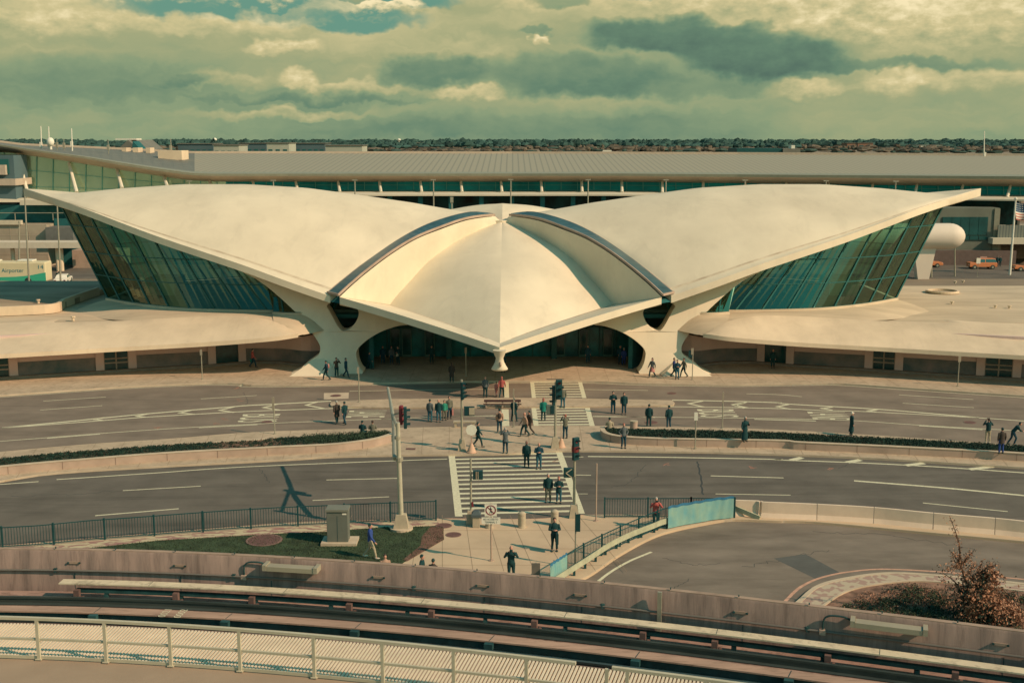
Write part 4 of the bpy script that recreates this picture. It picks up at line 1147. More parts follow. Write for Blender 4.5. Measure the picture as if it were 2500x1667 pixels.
# jet tail and a white van on the apron
a = V(1478, 376, 320); tl = thing('airliner', 'white jet whose tail fin shows above the ribbed roof ridge', 'airliner', (a.x, 320, 0))
obj('fuselage', MB().tube([(a.x-32, 320, a.z-8), (a.x-28, 320, a.z-6.3), (a.x-20, 320, a.z-6), (a.x-4, 320, a.z-6), (a.x+4, 320, a.z-5)], [.4, 1.6, 1.9, 1.8, .5], 12), WHITE, parent=tl, smooth=True)
obj('tail_fin', MB().add([Vector(v)+Vector((0, dy, 0)) for dy in (-.18, .18) for v in ((a.x-4, 320, a.z-4.5), (a.x+2, 320, a.z-4.6), (a.x+1.6, 320, a.z+1.0), (a.x-.6, 320, a.z+1.0))], [(0, 1, 2, 3), (7, 6, 5, 4), (0, 4, 5, 1), (1, 5, 6, 2), (2, 6, 7, 3), (3, 7, 4, 0)]), WHITE, parent=tl)
obj('wing', MB().add([Vector(v)+Vector((0, 0, dz)) for dz in (-.15, .15) for v in ((a.x-18, 320, a.z-6.8), (a.x-12, 320, a.z-6.8), (a.x-5, 334, a.z-6), (a.x-8, 334, a.z-6))], [(0, 1, 2, 3), (7, 6, 5, 4), (0, 4, 5, 1), (1, 5, 6, 2), (2, 6, 7, 3), (3, 7, 4, 0)]), WHITE, parent=tl)
# wood on the horizon
rt = random.Random(5)
def wood(name, n, y0, y1, h0, h1, m, xr=.5, skip=None):
    mb = MB()
    for i in range(n):
        Y = y0*(y1/y0)**rt.random(); X = rt.uniform(-xr, xr)*Y; h = rt.uniform(h0, h1)*(1+.25*math.sin(X*.01+Y*.003))
        r = rt.uniform(3, 15)*(Y/2500)**.5; h *= rt.choice((.7, .8, .9, 1, 1, 1.15))
        c = Vector((X, Y, h*.55)); vs = []; fs = []
        nn, mm = 7, 4
        for j in range(mm+1):
            a = math.pi*j/mm-math.pi/2
            for k in range(nn):
                t = 2*math.pi*k/nn+rt.uniform(-.3, .3); w = rt.uniform(.75, 1.2)
                vs.append(c+Vector((r*w*math.cos(a)*math.cos(t), r*w*math.cos(a)*math.sin(t), h*.5*math.sin(a)*w)))
        for j in range(mm):
            for k in range(nn): fs.append((j*nn+k, j*nn+(k+1) % nn, (j+1)*nn+(k+1) % nn, (j+1)*nn+k))
        mb.add(vs, fs)
    obj(name, mb, m, kind='stuff', local=True, recalc=False)
wood('distant_wood', 5200, 2400, 7500, 8, 15, mat('wood_blue_green', (.045, .105, .090), .95, var=.25, scale=.01))  # blue-green carries the distance haze in the leaf colour
wood('distant_brown_wood', 1500, 1750, 3400, 3, 8, mat('wood_brown', see(112, 98, 74), .95, var=.25, scale=.02))
wood('distant_hedge', 700, 1600, 3000, 2, 6, mat('wood_dark', (.055, .100, .080), .95, var=.25, scale=.02))
# ------------------------------------------------------------------ forecourt behind the wings
obj('forecourt_road', MB().box(-140, 140, 178, 199, -.015, .01), ASPH2, kind='structure', local=True)
# left: raised road, canopy, columns
a = V(-60, 544, 195); b = V(113, 544, 195)
EL = thing('raised_roadway', 'pale concrete raised roadway with railing at the far left behind the wing', 'roadway', (a.x, 195, 0))
obj('retaining_wall', MB().box(-110, b.x, 195, 200, 0, a.z-.3), CONCB, parent=EL)
obj('coping', MB().box(-110, b.x-4, 194.6, 195.4, a.z-.3+.002, a.z+.4), mat('coping_pale', see(210, 190, 150), .8, var=.05), parent=EL)
mb = MB(); 
for i in range(9): mb.box(-100+i*6.2, -99.9+i*6.2, 195.1, 195.2, a.z+.4, a.z+1.6)
mb.box(-110, b.x+5, 195.1, 195.2, a.z+1.55, a.z+1.65)
obj('railing', mb, STEEL, parent=EL)
mb = MB()
for zz in (2.0, 3.6, 5.2): mb.box(-110, b.x, 194.97, 195, zz, zz+.05)
for i in range(14): mb.box(b.x-3*i-3, b.x-3*i-2.95, 194.96, 194.99, 0, a.z-.3)
obj('panel_joint', mb, SOFF, parent=EL)
c = V(113, 555, 194.5); d_ = V(160, 592, 194.5)
obj('clad_block', MB().box(c.x, d_.x+1.5, 194, 200, d_.z, c.z), mat('clad_grey', see(116, 112, 96), .7, var=.08), parent=EL)
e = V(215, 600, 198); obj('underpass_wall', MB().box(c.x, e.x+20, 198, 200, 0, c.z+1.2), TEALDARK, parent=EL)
f_ = V(176, 620, 193); obj('pink_wall', MB().box(f_.x, f_.x+8, 193, 197.5, 0, 2.9), CONCW, parent=EL)
cw = V(-60, 592, 187); cw2 = V(212, 606, 187)
CNP = thing('canopy', 'long white flat canopy on columns behind the bus', 'canopy', (-80, 187, 0))
obj('canopy_roof', MB().box(-105, cw2.x, 187, 191, cw2.z, cw.z), mat('canopy_white', see(216, 196, 158), .7, var=.04), parent=CNP)
for px in (139, 148, 30): 
    p = V(px, 600, 188.5); obj('column', MB().tube([(p.x, 188.5, 0), (p.x, 188.5, cw2.z)], .33, 10), CONC2, parent=CNP, smooth=True)
# roadway deck and dark mouth near x=0..115 upper
a = V(20, 495, 197); b = V(130, 495, 197)
BR = thing('upper_road_bridge', 'upper road bridge with dark underside between glass terminal and left wing tip', 'bridge', (a.x, 198, 0))
obj('deck', MB().box(a.x+2, b.x+8, 196.8, 200, a.z-.4, a.z+.4), mat('ledge_white', (.5, .4, .3)), parent=BR)
obj('abutment', MB().box(-120, a.x-3.2, 199, 200, 0, a.z-.6), CONCB, parent=BR)
obj('rear_wall', MB().box(a.x-3, b.x+30, 199.9, 201, 0, a.z-.5), TEALDARK, parent=BR)
# grey block at the far left edge
a = V(-40, 440, 200.5); b = V(32, 375, 200.5)
LB = thing('office_block', 'dark windowed block with jutting floor slabs at the far left edge', 'office block', (a.x, 201, 0))
obj('wall', MB().box(-120, b.x, 200.5, 206, 0, b.z-.3), FARG, parent=LB)
for y0, y1, xx in ((437, 453, 37), (403, 427, 12)):
    u = V(xx, y0, 199.6); w_ = V(xx, y1, 199.6); obj('floor_slab', MB().box(-120, u.x, 199.6, 206.5, w_.z, u.z), SOFF, parent=LB)
obj('window', MB().box(-120, b.x-.8, 200.3, 200.45, 15.0, 17.4), FRAME, parent=LB)
# right: glazed block, raised road with ribbed parapet
a = V(2300, 508, 199); b = V(2435, 600, 199)
GB = thing('glazed_block', 'grey block with large dark windows behind the right wing tip', 'building', ((a.x+b.x)/2, 190, 0))
obj('wall', MB().box(a.x-8, b.x, 199, 204, 0, a.z), mat('block_olive', see(116, 116, 92), .7, var=.08, scale=.3), parent=GB)
obj('side_band', MB().box(b.x-.9, b.x+.02, 198.8, 198.98, 0, a.z-.1), mat('block_pale', see(140, 134, 104), .7, var=.05), parent=GB)
for i in range(5):
    for j in range(2):
        u = V(2302+i*22, 530 if j == 0 else 576, 198.8); w_ = V(2302+i*22+20, 574 if j == 0 else 586, 198.8)
        obj('window', MB().box(u.x, w_.x, 198.82, 198.96, w_.z, u.z), mat('block_glass', (.01, .09, .09), .15, var=.2, scale=.3, spec=.6), parent=GB)
obj('base_wall', MB().box(a.x-20, b.x+2.6, 197.4, 198.6, 0, V(0, 612, 197.4).z), mat('base_brown', see(112, 92, 76), .85, var=.08), parent=GB)
a = V(2424, 586, 197); b = V(2500, 550, 198)
RR = thing('raised_road', 'raised road with ribbed grey parapet at the right edge', 'roadway', (b.x, 199, 0))
obj('deck', MB().box(a.x, 125, 197, 210, a.z-.7, a.z+.3), mat('ledge_white', (.5, .4, .3)), parent=RR)
obj('parapet', MB().box(V(2437, 560, 198).x, 125, 198, 198.3, a.z+.302, b.z), stripes('ribbed_parapet', see(120, 120, 98), see(84, 92, 80), .5, 0, .7, .3), parent=RR)
for i in range(5): obj('column', MB().box(a.x+1+i*7, a.x+2.2+i*7, 199, 200.2, 0, a.z-.7), CONCB, parent=RR)
obj('back_wall', MB().box(a.x, 125, 208, 209, 0, a.z-.72), CONCW, parent=RR)
dk = a.z+.3
# white connector tube on a splayed leg
Y0 = 178
c = V(2300, 577, Y0); r_ = 1.95
TB = thing('passenger_tube', 'white round passenger tube with rounded end behind the right wing', 'passenger tube', (c.x, Y0, 0))
P = [Vector((30, 182, c.z-1.2)), Vector((45, 180, c.z-.6)), Vector((58, Y0, c.z)), Vector((65.5, Y0, c.z+.2)), Vector((67.6, Y0+.3, c.z+.22)), Vector((68.6, Y0+1.2, c.z+.22)), Vector((69, Y0+2.5, c.z+.2))]
rows = []
for i, p in enumerate([Vector((28+k*2.2, Y0+3*max(0, 1-k/14)**2, c.z-.9*max(0, 1-k/14)**1.5)) for k in range(18)]):
    rows.append([p+Vector((0, r_*math.cos(t*math.pi/10), r_*math.sin(t*math.pi/10))) for t in range(20)])
e = rows[-1]; ce = sum(e, Vector())/20
for k in range(1, 7):
    a_ = k/6*math.pi/2; rows.append([ce+(p-ce)*max(.02, math.cos(a_))+Vector((2.4*math.sin(a_), 0, 0)) for p in e])
obj('tube_shell', MB().grid(rows, close=True), mat('tube_white', see(226, 204, 168), .6, var=.03, scale=.3), parent=TB, smooth=True)
pc = V(2253, 640, Y0)
obj('leg', MB().add([Vector((pc.x+dx*s, Y0+dy, z)) for z, s in ((0, .75), (c.z-r_+.25, 1.5)) for dx, dy in ((-1.1, -.7), (1.1, -.7), (1.1, .7), (-1.1, .7))], [(0, 1, 5, 4), (1, 2, 6, 5), (2, 3, 7, 6), (3, 0, 4, 7), (4, 5, 6, 7)]), MATS['tube_white'], parent=TB)
# tall lighting poles of the raised road
poles = [(462, 443), (667, 438), (866, 437), (1058, 437), (1247, 437), (1436, 437), (1626, 438), (1819, 439), (2017, 441), (2187, 444)]
POLE = None
for i, (px, row) in enumerate(poles):
    Y = Yf(px)-9; t = V(px, row, Y)
    if POLE is None:
        POLE = thing('light_pole', 'slim light pole', 'light pole', (t.x, Y, 0), 'slim light poles before the long terminal')
        obj('pole', MB().tube([(0, 0, 0), (0, 0, t.z)], [.16, .10], 8), STEEL, parent=POLE, local=True)
        obj('lamp_head', MB().box(-.45, .45, -.12, .12, t.z-.05, t.z+.12), STEEL, parent=POLE, local=True)
        o = POLE
    else: o = dup(POLE, (t.x, Y, 0))
    where = ['leftmost, above the left wing', 'second from left, above the left wing crest', 'third from left, where the left wing slopes down', 'fourth from left, over the dip left of the centre', 'fifth from left, just right of the roof centre',
             'sixth, over the dip right of the centre', 'seventh from left, where the right wing rises', 'eighth from left, above the right wing crest', 'ninth, above the right wing slope', 'rightmost, near the right wing end'][i]
    o['label'] = 'slim light pole '+where
p = V(1103, 495, 160); obj('short_lamp', MB().tube([(p.x, 160, 0), (p.x, 160, p.z)], .09, 8).box(p.x-.2, p.x+.2, 159.85, 160.15, p.z, p.z+.75), STEEL, label='short lamp post peeping over the roof left of the centre', cat='lamp post')
for px, yt, yb, lab in ((60, 470, 545, 'thin pole below the left wing tip'), (47, 545, 676, 'thin pole before the bus at far left'), (139, 490, 560, 'thin pole right of the left wing tip pole'), (2274, 547, 677, 'thin pole before the white passenger tube'), (2331, 597, 675, 'thin pole under the rounded end of the passenger tube')):
    b = G(px, yb) if yb > 600 else V(px, yb, 150); t = V(px, yt, b.y); b.z = 0
    obj('thin_pole', MB().tube([b, t], [.14, .09], 8).tube([t, t+Vector((0, 0, .3))], .14, 8), STEEL, label=lab, cat='pole')
# flag
p0 = G(2371+1800-1800 if False else 2465, 671); t = V(2480, 486, p0.y)
FP = thing('flagpole', 'tall white flagpole flying a striped flag at the right edge', 'flagpole', (p0.x, p0.y, 0))
obj('pole', MB().tube([p0, t], [.2, .12], 10).ell(t, .25, .25, .25), WHITE, parent=FP)
fw, fh = 4.4, 2.6; top = t+Vector((.15, 0, -.5))
def fpt(u, v): return top+Vector((u*fw*.92, .35*math.sin(u*7)+.2*math.sin(v*5+u*3), -v*fh-u*u*1.7-.12*math.sin(u*9)))
for nm, sel, m in (('flag_red_stripes', lambda u, v: int(v*13) % 2 == 0 and not (u < .4 and v < 7/13), mat('flag_red', see(190, 110, 90), .7, var=0)),
                   ('flag_white_stripes', lambda u, v: int(v*13) % 2 == 1 and not (u < .4 and v < 7/13), WHITE), ('flag_canton', lambda u, v: u < .4 and v < 7/13, mat('flag_blue', (.02, .07, .14), .7, var=0))):
    mb = MB(); n1 = 20
    for i in range(n1):
        for j in range(13):
            if sel((i+.5)/n1, (j+.5)/13):
                mb.add([fpt(i/n1, j/13), fpt((i+1)/n1, j/13), fpt((i+1)/n1, (j+1)/13), fpt(i/n1, (j+1)/13)], [(0, 1, 2, 3)])
    obj(nm, mb, m, parent=FP)
mb = MB()
for i in range(6):
    for j in range(4):
        c = fpt(.04+i*.062, .06+j*.125); mb.box(c.x-.05, c.x+.05, c.y-.03, c.y-.02, c.z-.05, c.z+.05)
obj('flag_stars', mb, WHITE, parent=FP)
# ------------------------------------------------------------------ elevated guideway in the foreground
ZD = 9.2
wtop = q('C1', (0, 455), (700, 465), (1400, 490), (2220, 520))+q('C2', (900, 740), (1400, 790))+q('C3', (0, 820), (600, 875), (1130, 930), (1936, 1000))+q('C4', (1000, 965), (2350, 1135))
WP_ = [G(x, y, 10.3) for x, y in wtop]
# least squares cubic Y(X) for a clean curve
def polyfit(pts, deg):
    n = deg+1; A_ = [[sum((p.x/10)**(i+j) for p in pts) for j in range(n)]+[sum(p.y*(p.x/10)**i for p in pts)] for i in range(n)]
    for i in range(n):
        m_ = max(range(i, n), key=lambda r: abs(A_[r][i])); A_[i], A_[m_] = A_[m_], A_[i]
        for r in range(n):
            if r != i:
                f = A_[r][i]/A_[i][i]; A_[r] = [a-f*b for a, b in zip(A_[r], A_[i])]
    return [A_[i][n]/A_[i][i] for i in range(n)]
cf = polyfit(WP_, 3)
def wy(x):
    if x > 12.5: s = (wy(12.5)-wy(12.0))/.5; return wy(12.5)+s*(x-12.5)-.012*(x-12.5)**2
    if x < -14.5: s = (wy(-14)-wy(-14.5))/.5; return wy(-14.5)+s*(x+14.5)-.006*(x+14.5)**2
    return sum(c*(x/10)**i for i, c in enumerate(cf))
PATH = resample([Vector((x*.5, wy(x*.5), 0)) for x in range(-60, 54)], 150)   # outer top edge of the far parapet, left to right
def O_(d, z=0): return setz(offset(PATH, -d), z)      # d towards the camera
def cut(P, i0, i1): return P[i0:i1]
GW = thing('elevated_guideway', 'curved concrete elevated railway guideway with stained parapet across the foreground', 'railway viaduct', (0, 27, 0))
PARM = mat('parapet_stained', see(172, 142, 117), .9, var=.16, scale=1.2, stretch=(2.2, 1, .35), detail=9, col2=see(128, 108, 90), bump=.1, bscale=12, grime=.3, gscale=2.0, gstretch=(3, 1, .3))
PARTOP = mat('parapet_top', see(172, 142, 112), .9, var=.12, scale=2, detail=8)
DECK = mat('guideway_deck', see(176, 140, 114), .9, var=.16, scale=1.0, detail=9, grime=.5, gscale=2.5, gstretch=(1, 2, 1))
RAILM = mat('rail_steel', (.10, .13, .12), .35, .5, var=.15, scale=2, stretch=(.2, 2, 2))
DARKM = mat('dark_steel', (.026, .085, .086), .6, var=.2, scale=3)
REACT = mat('reaction_rail', see(190, 150, 116), .6, var=.10, scale=1.2, stretch=(.3, 2, 1), grime=.35, gscale=3, gstretch=(.5, 3, 1))
COVER = mat('cover_board', see(222, 198, 152), .7, var=.07, scale=1.5, grime=.35, gscale=3.5)
PURP = mat('dark_brown_slab', see(124, 94, 82), .9, var=.2, scale=1, stretch=(.5, 2, 1), detail=8)  # dark brown slab colour for plinth and side beam
pa_ = MB(); pa_.sweep(PATH, [(0, ZD), (0, 10.27), (-.04, 10.3), (-.12, 10.3), (-.16, 10.24), (-.22, ZD)])
obj('parapet', pa_, PARM, parent=GW, smooth=True)
obj('parapet_coping', MB().sweep(PATH, [(.01, 10.14), (.01, 10.306), (-.06, 10.318), (-.13, 10.306), (-.13, 10.285)]), PARTOP, parent=GW)
obj('deck', MB().sweep(PATH, [(.0, ZD-.01), (-6.4, ZD-.01), (-6.4, ZD-.45), (0, ZD-.45)]), DECK, parent=GW)
obj('girder', MB().sweep(PATH, [(-.9, ZD-.46), (-5.6, ZD-.46), (-4.9, ZD-2.0), (-1.6, ZD-2.0)]), CONCW, parent=GW)
for i in (22, 62, 102, 138):
    c = O_(3.2, 0)[i]; obj('pier', MB().tube([(c.x, c.y, 0), (c.x, c.y, ZD-3.0), (c.x, c.y, ZD-2.0)], [.85, .85, 1.5], 16), CONCW, parent=GW, smooth=True)
# parapet panel joints with recessed bracket plates
JX = [185, 443, 664, 928, 1182, 1420, 1812, 2447]
def at(px, d, z):
    """station index on the offset path whose picture column is px"""
    P = O_(d, z); return min(range(len(P)), key=lambda i: abs(1250+P[i].x*F/(P[i].y*cT+(CH-z)*sT)-px))
def frame(px, d, z):
    P = O_(d, z); i = at(px, d, z); j = max(1, min(len(P)-2, i))
    t = (P[j+1]-P[j-1]).normalized()
    c0 = lambda p: 1250+p.x*F/(p.y*cT+(CH-z)*sT)
    # refine along tangent
    s = (px-c0(P[j]))/(c0(P[j]+t*.1)-c0(P[j]))*.1
    p = P[j]+t*s; ang = math.atan2(t.y, t.x)
    return Matrix.Translation(p) @ Matrix.Rotation(ang, 4, 'Z')
for px in JX:
    M = frame(px, .215, ZD)
    j_ = obj('panel_joint', MB().box(-.007, .007, -.002, .02, 0, .5, M), DARKM, parent=GW)
    M2 = frame(px-4, .19, 9.98)
    if px not in (664, 2230):
        obj('joint_bracket', MB().box(-.15, .15, -.014, .01, -.03, .03, M2), PARTOP, parent=GW)
        obj('bracket_bolt', MB().tube([M2 @ Vector((-.15, -.01, 0)), M2 @ Vector((-.15, -.03, 0))], .028, 8), DARKM, parent=GW)
        obj('bracket_bolt', MB().tube([M2 @ Vector((.15, -.01, 0)), M2 @ Vector((.15, -.03, 0))], .028, 8), DARKM, parent=GW)
# handrail conduit along the parapet face
cond = O_(.24, 9.78)
obj('conduit', MB().tube(cond, .028, 6), mat('conduit_grey', see(120, 110, 92), .5, var=.05), parent=GW)
for k in range(10, 145, 6): obj('conduit_clip', MB().box(-.04, .04, -.02, .07, -.05, .05, Matrix.Translation(cond[k])), DARKM, parent=GW) if k % 12 == 10 else None
M = frame(1609, .24, ZD); obj('steel_post', MB().box(-.05, .05, -.06, .0, 0, 1.1, M), STEEL, parent=GW)
# strip lights hung on the parapet
for k, (pa0, pa1) in enumerate(((655, 778), (2100, 2240))):
    pm = (pa0+pa1)/2; M = frame(pm, .20, 10.12); L_ = .62 if k == 0 else .72
    st = thing('strip_light', ['long pale box light hung on the parapet left of centre', 'long pale box light hung on the parapet at right'][k], 'wall light', tuple(M.translation), 'box lights on the parapet')
    obj('housing', MB().box(-L_, L_, -.30, -.04, -.06, .07, M), mat('lamp_housing', see(166, 152, 118), .5, var=.04), parent=st, bevel=.01)
    obj('end_plate', MB().box(L_, L_+.10, -.31, .02, -.05, .10, M), MATS['lamp_housing'], parent=st)
    obj('end_plate', MB().box(-L_-.10, -L_, -.31, .02, -.05, .10, M), MATS['lamp_housing'], parent=st)
    P = [M @ Vector(v) for v in ((-L_-.1, -.02, .0), (-L_-.25, -.03, .06), (-L_-.55, -.03, .05), (-L_-.68, -.03, -.06), (-L_-.70, -.02, -.33))]
    obj('cable', MB().tube(catmull(P, 5), .022, 6), DARKM, parent=st)
    obj('junction_box', MB().box(-L_-.77, -L_-.63, -.08, .0, -.42, -.30, M), CONCW, parent=st)
# little fixings along the parapet top
for k in range(6, 146, 4):
    p = O_(.12, 10.33)[k]; 
    if abs(p.x) < 14: obj('fixing', MB().box(-.012, .012, -.012, .012, 0, .05, Matrix.Translation(p)), DARKM, parent=GW)
# trough between parapet and rails
obj('trough_floor', MB().sweep(PATH, [(-.28, ZD-.005), (-.28, ZD+.03), (-.95, ZD+.03), (-.95, ZD-.005)]), DECK, parent=GW)
i0 = at(160, .78, 9.68)
def sect(d0, d1, z0, z1, a=None, b=None):
    P = PATH[a:b] if a is not None else PATH
    return MB().sweep(P, [(-d0, z0), (-d0, z1), (-d1, z1), (-d1, z0)])
PR = thing('power_rail', 'dark power rail under a long cream cover board beside the parapet', 'power rail', (0, 27, ZD))
obj('cover_board', sect(.66, .96, 9.68, 9.715, i0, 150), COVER, parent=PR)
obj('conductor', sect(.76, .88, 9.44, 9.53, i0+1, 150), DARKM, parent=PR)
obj('conductor', sect(.70, .73, 9.58, 9.68, i0+1, 150), RAILM, parent=PR)
for n_, px in enumerate((192, 433, 618, 855, 1055, 1306, 1570, 1745, 2020, 2330)):
    M = frame(px, .92, ZD)
    mb = MB().box(-.22, .22, -.30, .12, .03, .06, M); mb.box(-.07, .07, -.12, .0, .06, .36, M); mb.box(-.16, -.10, -.22, .0, .06, .18, M); mb.box(.10, .16, -.22, .0, .06, .18, M)
    mb.tube([M @ Vector((0, -.10, .14)), M @ Vector((0, -.22, .14))], .07, 10)
    obj('insulator_stand', mb, mat('stand_brown', see(120, 92, 76), .8, var=.15), parent=PR)
for k in range(i0+3, 150, 5):
    p = O_(.83, 9.32)[k]; obj('rail_hanger', MB().box(-.05, .05, -.05, .05, 0, .10, Matrix.Translation(p)), DARKM, parent=PR)
# cover board joints
for k in range(i0+6, 148, 9):
    a = O_(.655, 9.718)[k]; b = O_(.965, 9.718)[k]; obj('board_joint', MB().ribbon([a, b], .012), DARKM, parent=PR)
# pipes lying in the trough at left
pp_ = resample([frame(px, 1.02, 9.33).translation for px in range(225, 520, 20)], 30)
obj('trough_pipe', MB().tube(pp_, .055, 8), DARKM, parent=GW, smooth=True)
M = frame(560, 1.05, 9.3); obj('switch_box', MB().box(-.45, .35, -.09, .09, -.06, .08, M), DARKM, parent=GW, bevel=.02)
M = frame(1595, 1.0, 9.3); obj('switch_box', MB().box(-.35, .35, -.08, .10, -.06, .03, M), DARKM, parent=GW, bevel=.02)
# dark slot beside first rail, rails, reaction rail
obj('plinth', sect(1.12, 1.42, ZD, ZD+.05), DECK, parent=GW)
def rail(d, lab):
    P = PATH; z = ZD+.06
    prof = [(-(d-.07), z), (-(d-.07), z+.02), (-(d-.015), z+.05), (-(d-.015), z+.15), (-(d-.04), z+.16), (-(d-.04), z+.21), (-(d+.04), z+.21), (-(d+.04), z+.16), (-(d+.015), z+.15), (-(d+.015), z+.05), (-(d+.07), z+.02), (-(d+.07), z)]
    o = MB().sweep(P, prof); return obj('running_rail', o, RAILM, label=lab, cat='rail', group='running rails of the guideway')
rail(1.24, 'dark running rail nearest the parapet'); rail(2.68, 'dark running rail beside the walkway grating')
obj('slot_floor', sect(1.42, 1.74, ZD-.004, ZD+.01), mat('slot_floor', see(104, 104, 92), .9, var=.2, scale=2), parent=GW)
LR = thing('reaction_rail', 'flat tan reaction rail running between the two running rails', 'reaction rail', (0, 27, ZD))
obj('plate', sect(1.76, 2.10, ZD+.20, ZD+.235), REACT, parent=LR)
obj('web', sect(1.84, 2.02, ZD, ZD+.2), DARKM, parent=LR)
for k in range(4, 148, 4):
    p = O_(1.72, ZD+.02)[k]; obj('clip', MB().box(-.025, .025, -.03, .03, 0, .16, Matrix.Translation(p)), CONCW, parent=LR)
for px in (245, 565, 880, 1205, 1560, 1930, 2300):
    a = frame(px, 1.755, ZD+.238).translation; b = frame(px+0, 2.105, ZD+.238).translation
    M = frame(px, 1.76, ZD+.238); obj('plate_joint', MB().ribbon([M @ Vector((.02, 0, 0)), M @ Vector((-.02, -.34, 0))], .02), DARKM, parent=LR)
    obj('joint_block', MB().box(-.10, .10, -.50, -.36, -.16, -.02, M), DARKM, parent=LR)
def paint_no(txt, px):
    M = frame(px, 1.93, ZD+.2375)
    cu = bpy.data.curves.new('t', 'FONT'); cu.body = txt; cu.size = .2; cu.align_x = 'CENTER'; cu.align_y = 'CENTER'
    o = bpy.data.objects.new('t', cu); C.objects.link(o); dg = bpy.context.evaluated_depsgraph_get(); me = bpy.data.meshes.new_from_object(o.evaluated_get(dg))
    mb = MB(); R = Matrix.Rotation(math.radians(90), 4, 'Z')
    mb.add([M @ (R @ Vector((v.co.x*1.3, v.co.y*1.3, 0))) for v in me.vertices], [tuple(p.vertices) for p in me.polygons])
    bpy.data.objects.remove(o); bpy.data.curves.remove(cu)
    obj('painted_number', mb, PAINT, parent=LR)
paint_no('0021', 404); paint_no('0002', 442)
obj('slot_floor', sect(2.12, 2.5, ZD-.004, ZD+.01), MATS['slot_floor'], parent=GW)
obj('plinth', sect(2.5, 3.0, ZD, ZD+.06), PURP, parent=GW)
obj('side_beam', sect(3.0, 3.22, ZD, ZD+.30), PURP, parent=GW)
# ribbed walkway
WK = thing('walkway', 'cream ribbed grating walkway along the near side of the track', 'walkway', (0, 24, ZD+.35))
ZW = ZD+.40; A1_, B1_ = resample(O_(3.24, ZW), 700), resample(O_(4.98, ZW), 700)
mb = MB()
for k in range(60, 690):
    a, b = A1_[k], B1_[k]
    if abs(a.x) > 17: continue
    mb.bar(a, b, .044, .03)
obj('grating_ribs', mb, mat('grating_cream', see(232, 206, 162), .7, var=.05, scale=2), parent=WK, recalc=False)['kind'] = 'stuff'
mb = MB(); 
for d in (3.17, 4.985): mb.sweep(PATH, [(-d, ZW-.14), (-d, ZW-.001), (-d-.035, ZW-.001), (-d-.035, ZW-.14)])
obj('bearer', mb, mat('bearer_tan', see(150, 120, 96), .8, var=.1), parent=WK)
obj('tray', sect(3.24, 4.98, ZD+.30, ZW-.022), mat('tray_tan', see(206, 160, 124), .8, var=.1), parent=WK)
# near parapet and railing
obj('near_wall', MB().sweep(PATH, [(-5.02, ZD-.4), (-5.02, ZW-.02), (-6.5, ZW-.02), (-6.5, ZD-.4)]), mat('near_wall_tan', see(170, 142, 108), .9, var=.05, scale=.8, detail=8), parent=GW)
obj('near_fascia', MB().sweep(PATH, [(-6.5, ZD-2.2), (-6.5, ZW-.021), (-6.7, ZW-.021), (-6.7, ZD-2.2)]), PARM, parent=GW)
HR = thing('railing', 'cream two rail steel railing along the near side of the walkway', 'railing', (0, 23, ZW))
RL = mat('railing_cream', see(198, 182, 142), .55, var=.04, scale=3)
kend = at(1500, 5.05, ZW+.92)
obj('top_rail', MB().sweep(PATH[0:kend-1], [(-5.02, ZW+.90), (-5.02, ZW+.96), (-5.10, ZW+.96), (-5.10, ZW+.90)]), RL, parent=HR)
obj('top_rail', MB().sweep(PATH[kend:], [(-5.02, ZW+.90), (-5.02, ZW+.96), (-5.10, ZW+.96), (-5.10, ZW+.90)]), RL, parent=HR)
obj('middle_rail', MB().sweep(PATH, [(-5.03, ZW+.43), (-5.03, ZW+.48), (-5.08, ZW+.48), (-5.08, ZW+.43)]), RL, parent=HR)
obj('toe_board', MB().sweep(PATH, [(-5.05, ZW+.0), (-5.05, ZW+.07), (-5.07, ZW+.07), (-5.07, ZW+.0)]), RL, parent=HR)
post_px = [-70, 96, 260, 418, 587, 768, 935, 1108, 1285, 1480, 1530, 1720, 1920, 2120]
for px in post_px:
    M = frame(px, 5.07, ZW)
    obj('post', MB().box(-.035, .035, -.03, .03, 0, .90, M).box(-.07, .07, -.06, .06, 0, .02, M), RL, parent=HR)
# ------------------------------------------------------------------ planters on the median
HEDGE = mat('hedge_leaf', (.022, .062, .045), .85, var=.35, scale=6)
HEDGE2 = mat('hedge_leaf_light', (.060, .080, .045), .85, var=.3, scale=6)
def planter(front, back, tipz, label, hedge_m):
    PL = thing('planter', label, 'planter', (front[len(front)//2].x, front[len(front)//2].y, .13))
    obj('wall', MB().wall(front, .28, .12, .62), CONCW, parent=PL)
    obj('coping', MB().wall(offset(front, -.03), .34, .622, .66), CURB, parent=PL)
    n = int(plen(front)/3.1)
    P = resample(front, n+1)
    mb = MB()
    N = normals2d(P)
    for i in range(1, n):
        c = P[i]-N[i]*.015; t = Vector((N[i].y, -N[i].x, 0))*.012
        mb.add([Vector((c.x-t.x, c.y-t.y, .13)), Vector((c.x+t.x, c.y+t.y, .13)), Vector((c.x+t.x, c.y+t.y, .66)), Vector((c.x-t.x, c.y-t.y, .66))], [(0, 1, 2, 3)])
    obj('wall_joint', mb, mat('joint_brown', see(120, 92, 74), .9, var=0), parent=PL)
    obj('soil', MB().strip(setz(resample(offset(front, .25), 60), .56), setz(resample(back, 60), .50)), SOIL, parent=PL)
    obj('back_curb', MB().wall(setz(back, .13), .2, .12, .54), CURB, parent=PL)
    return PL
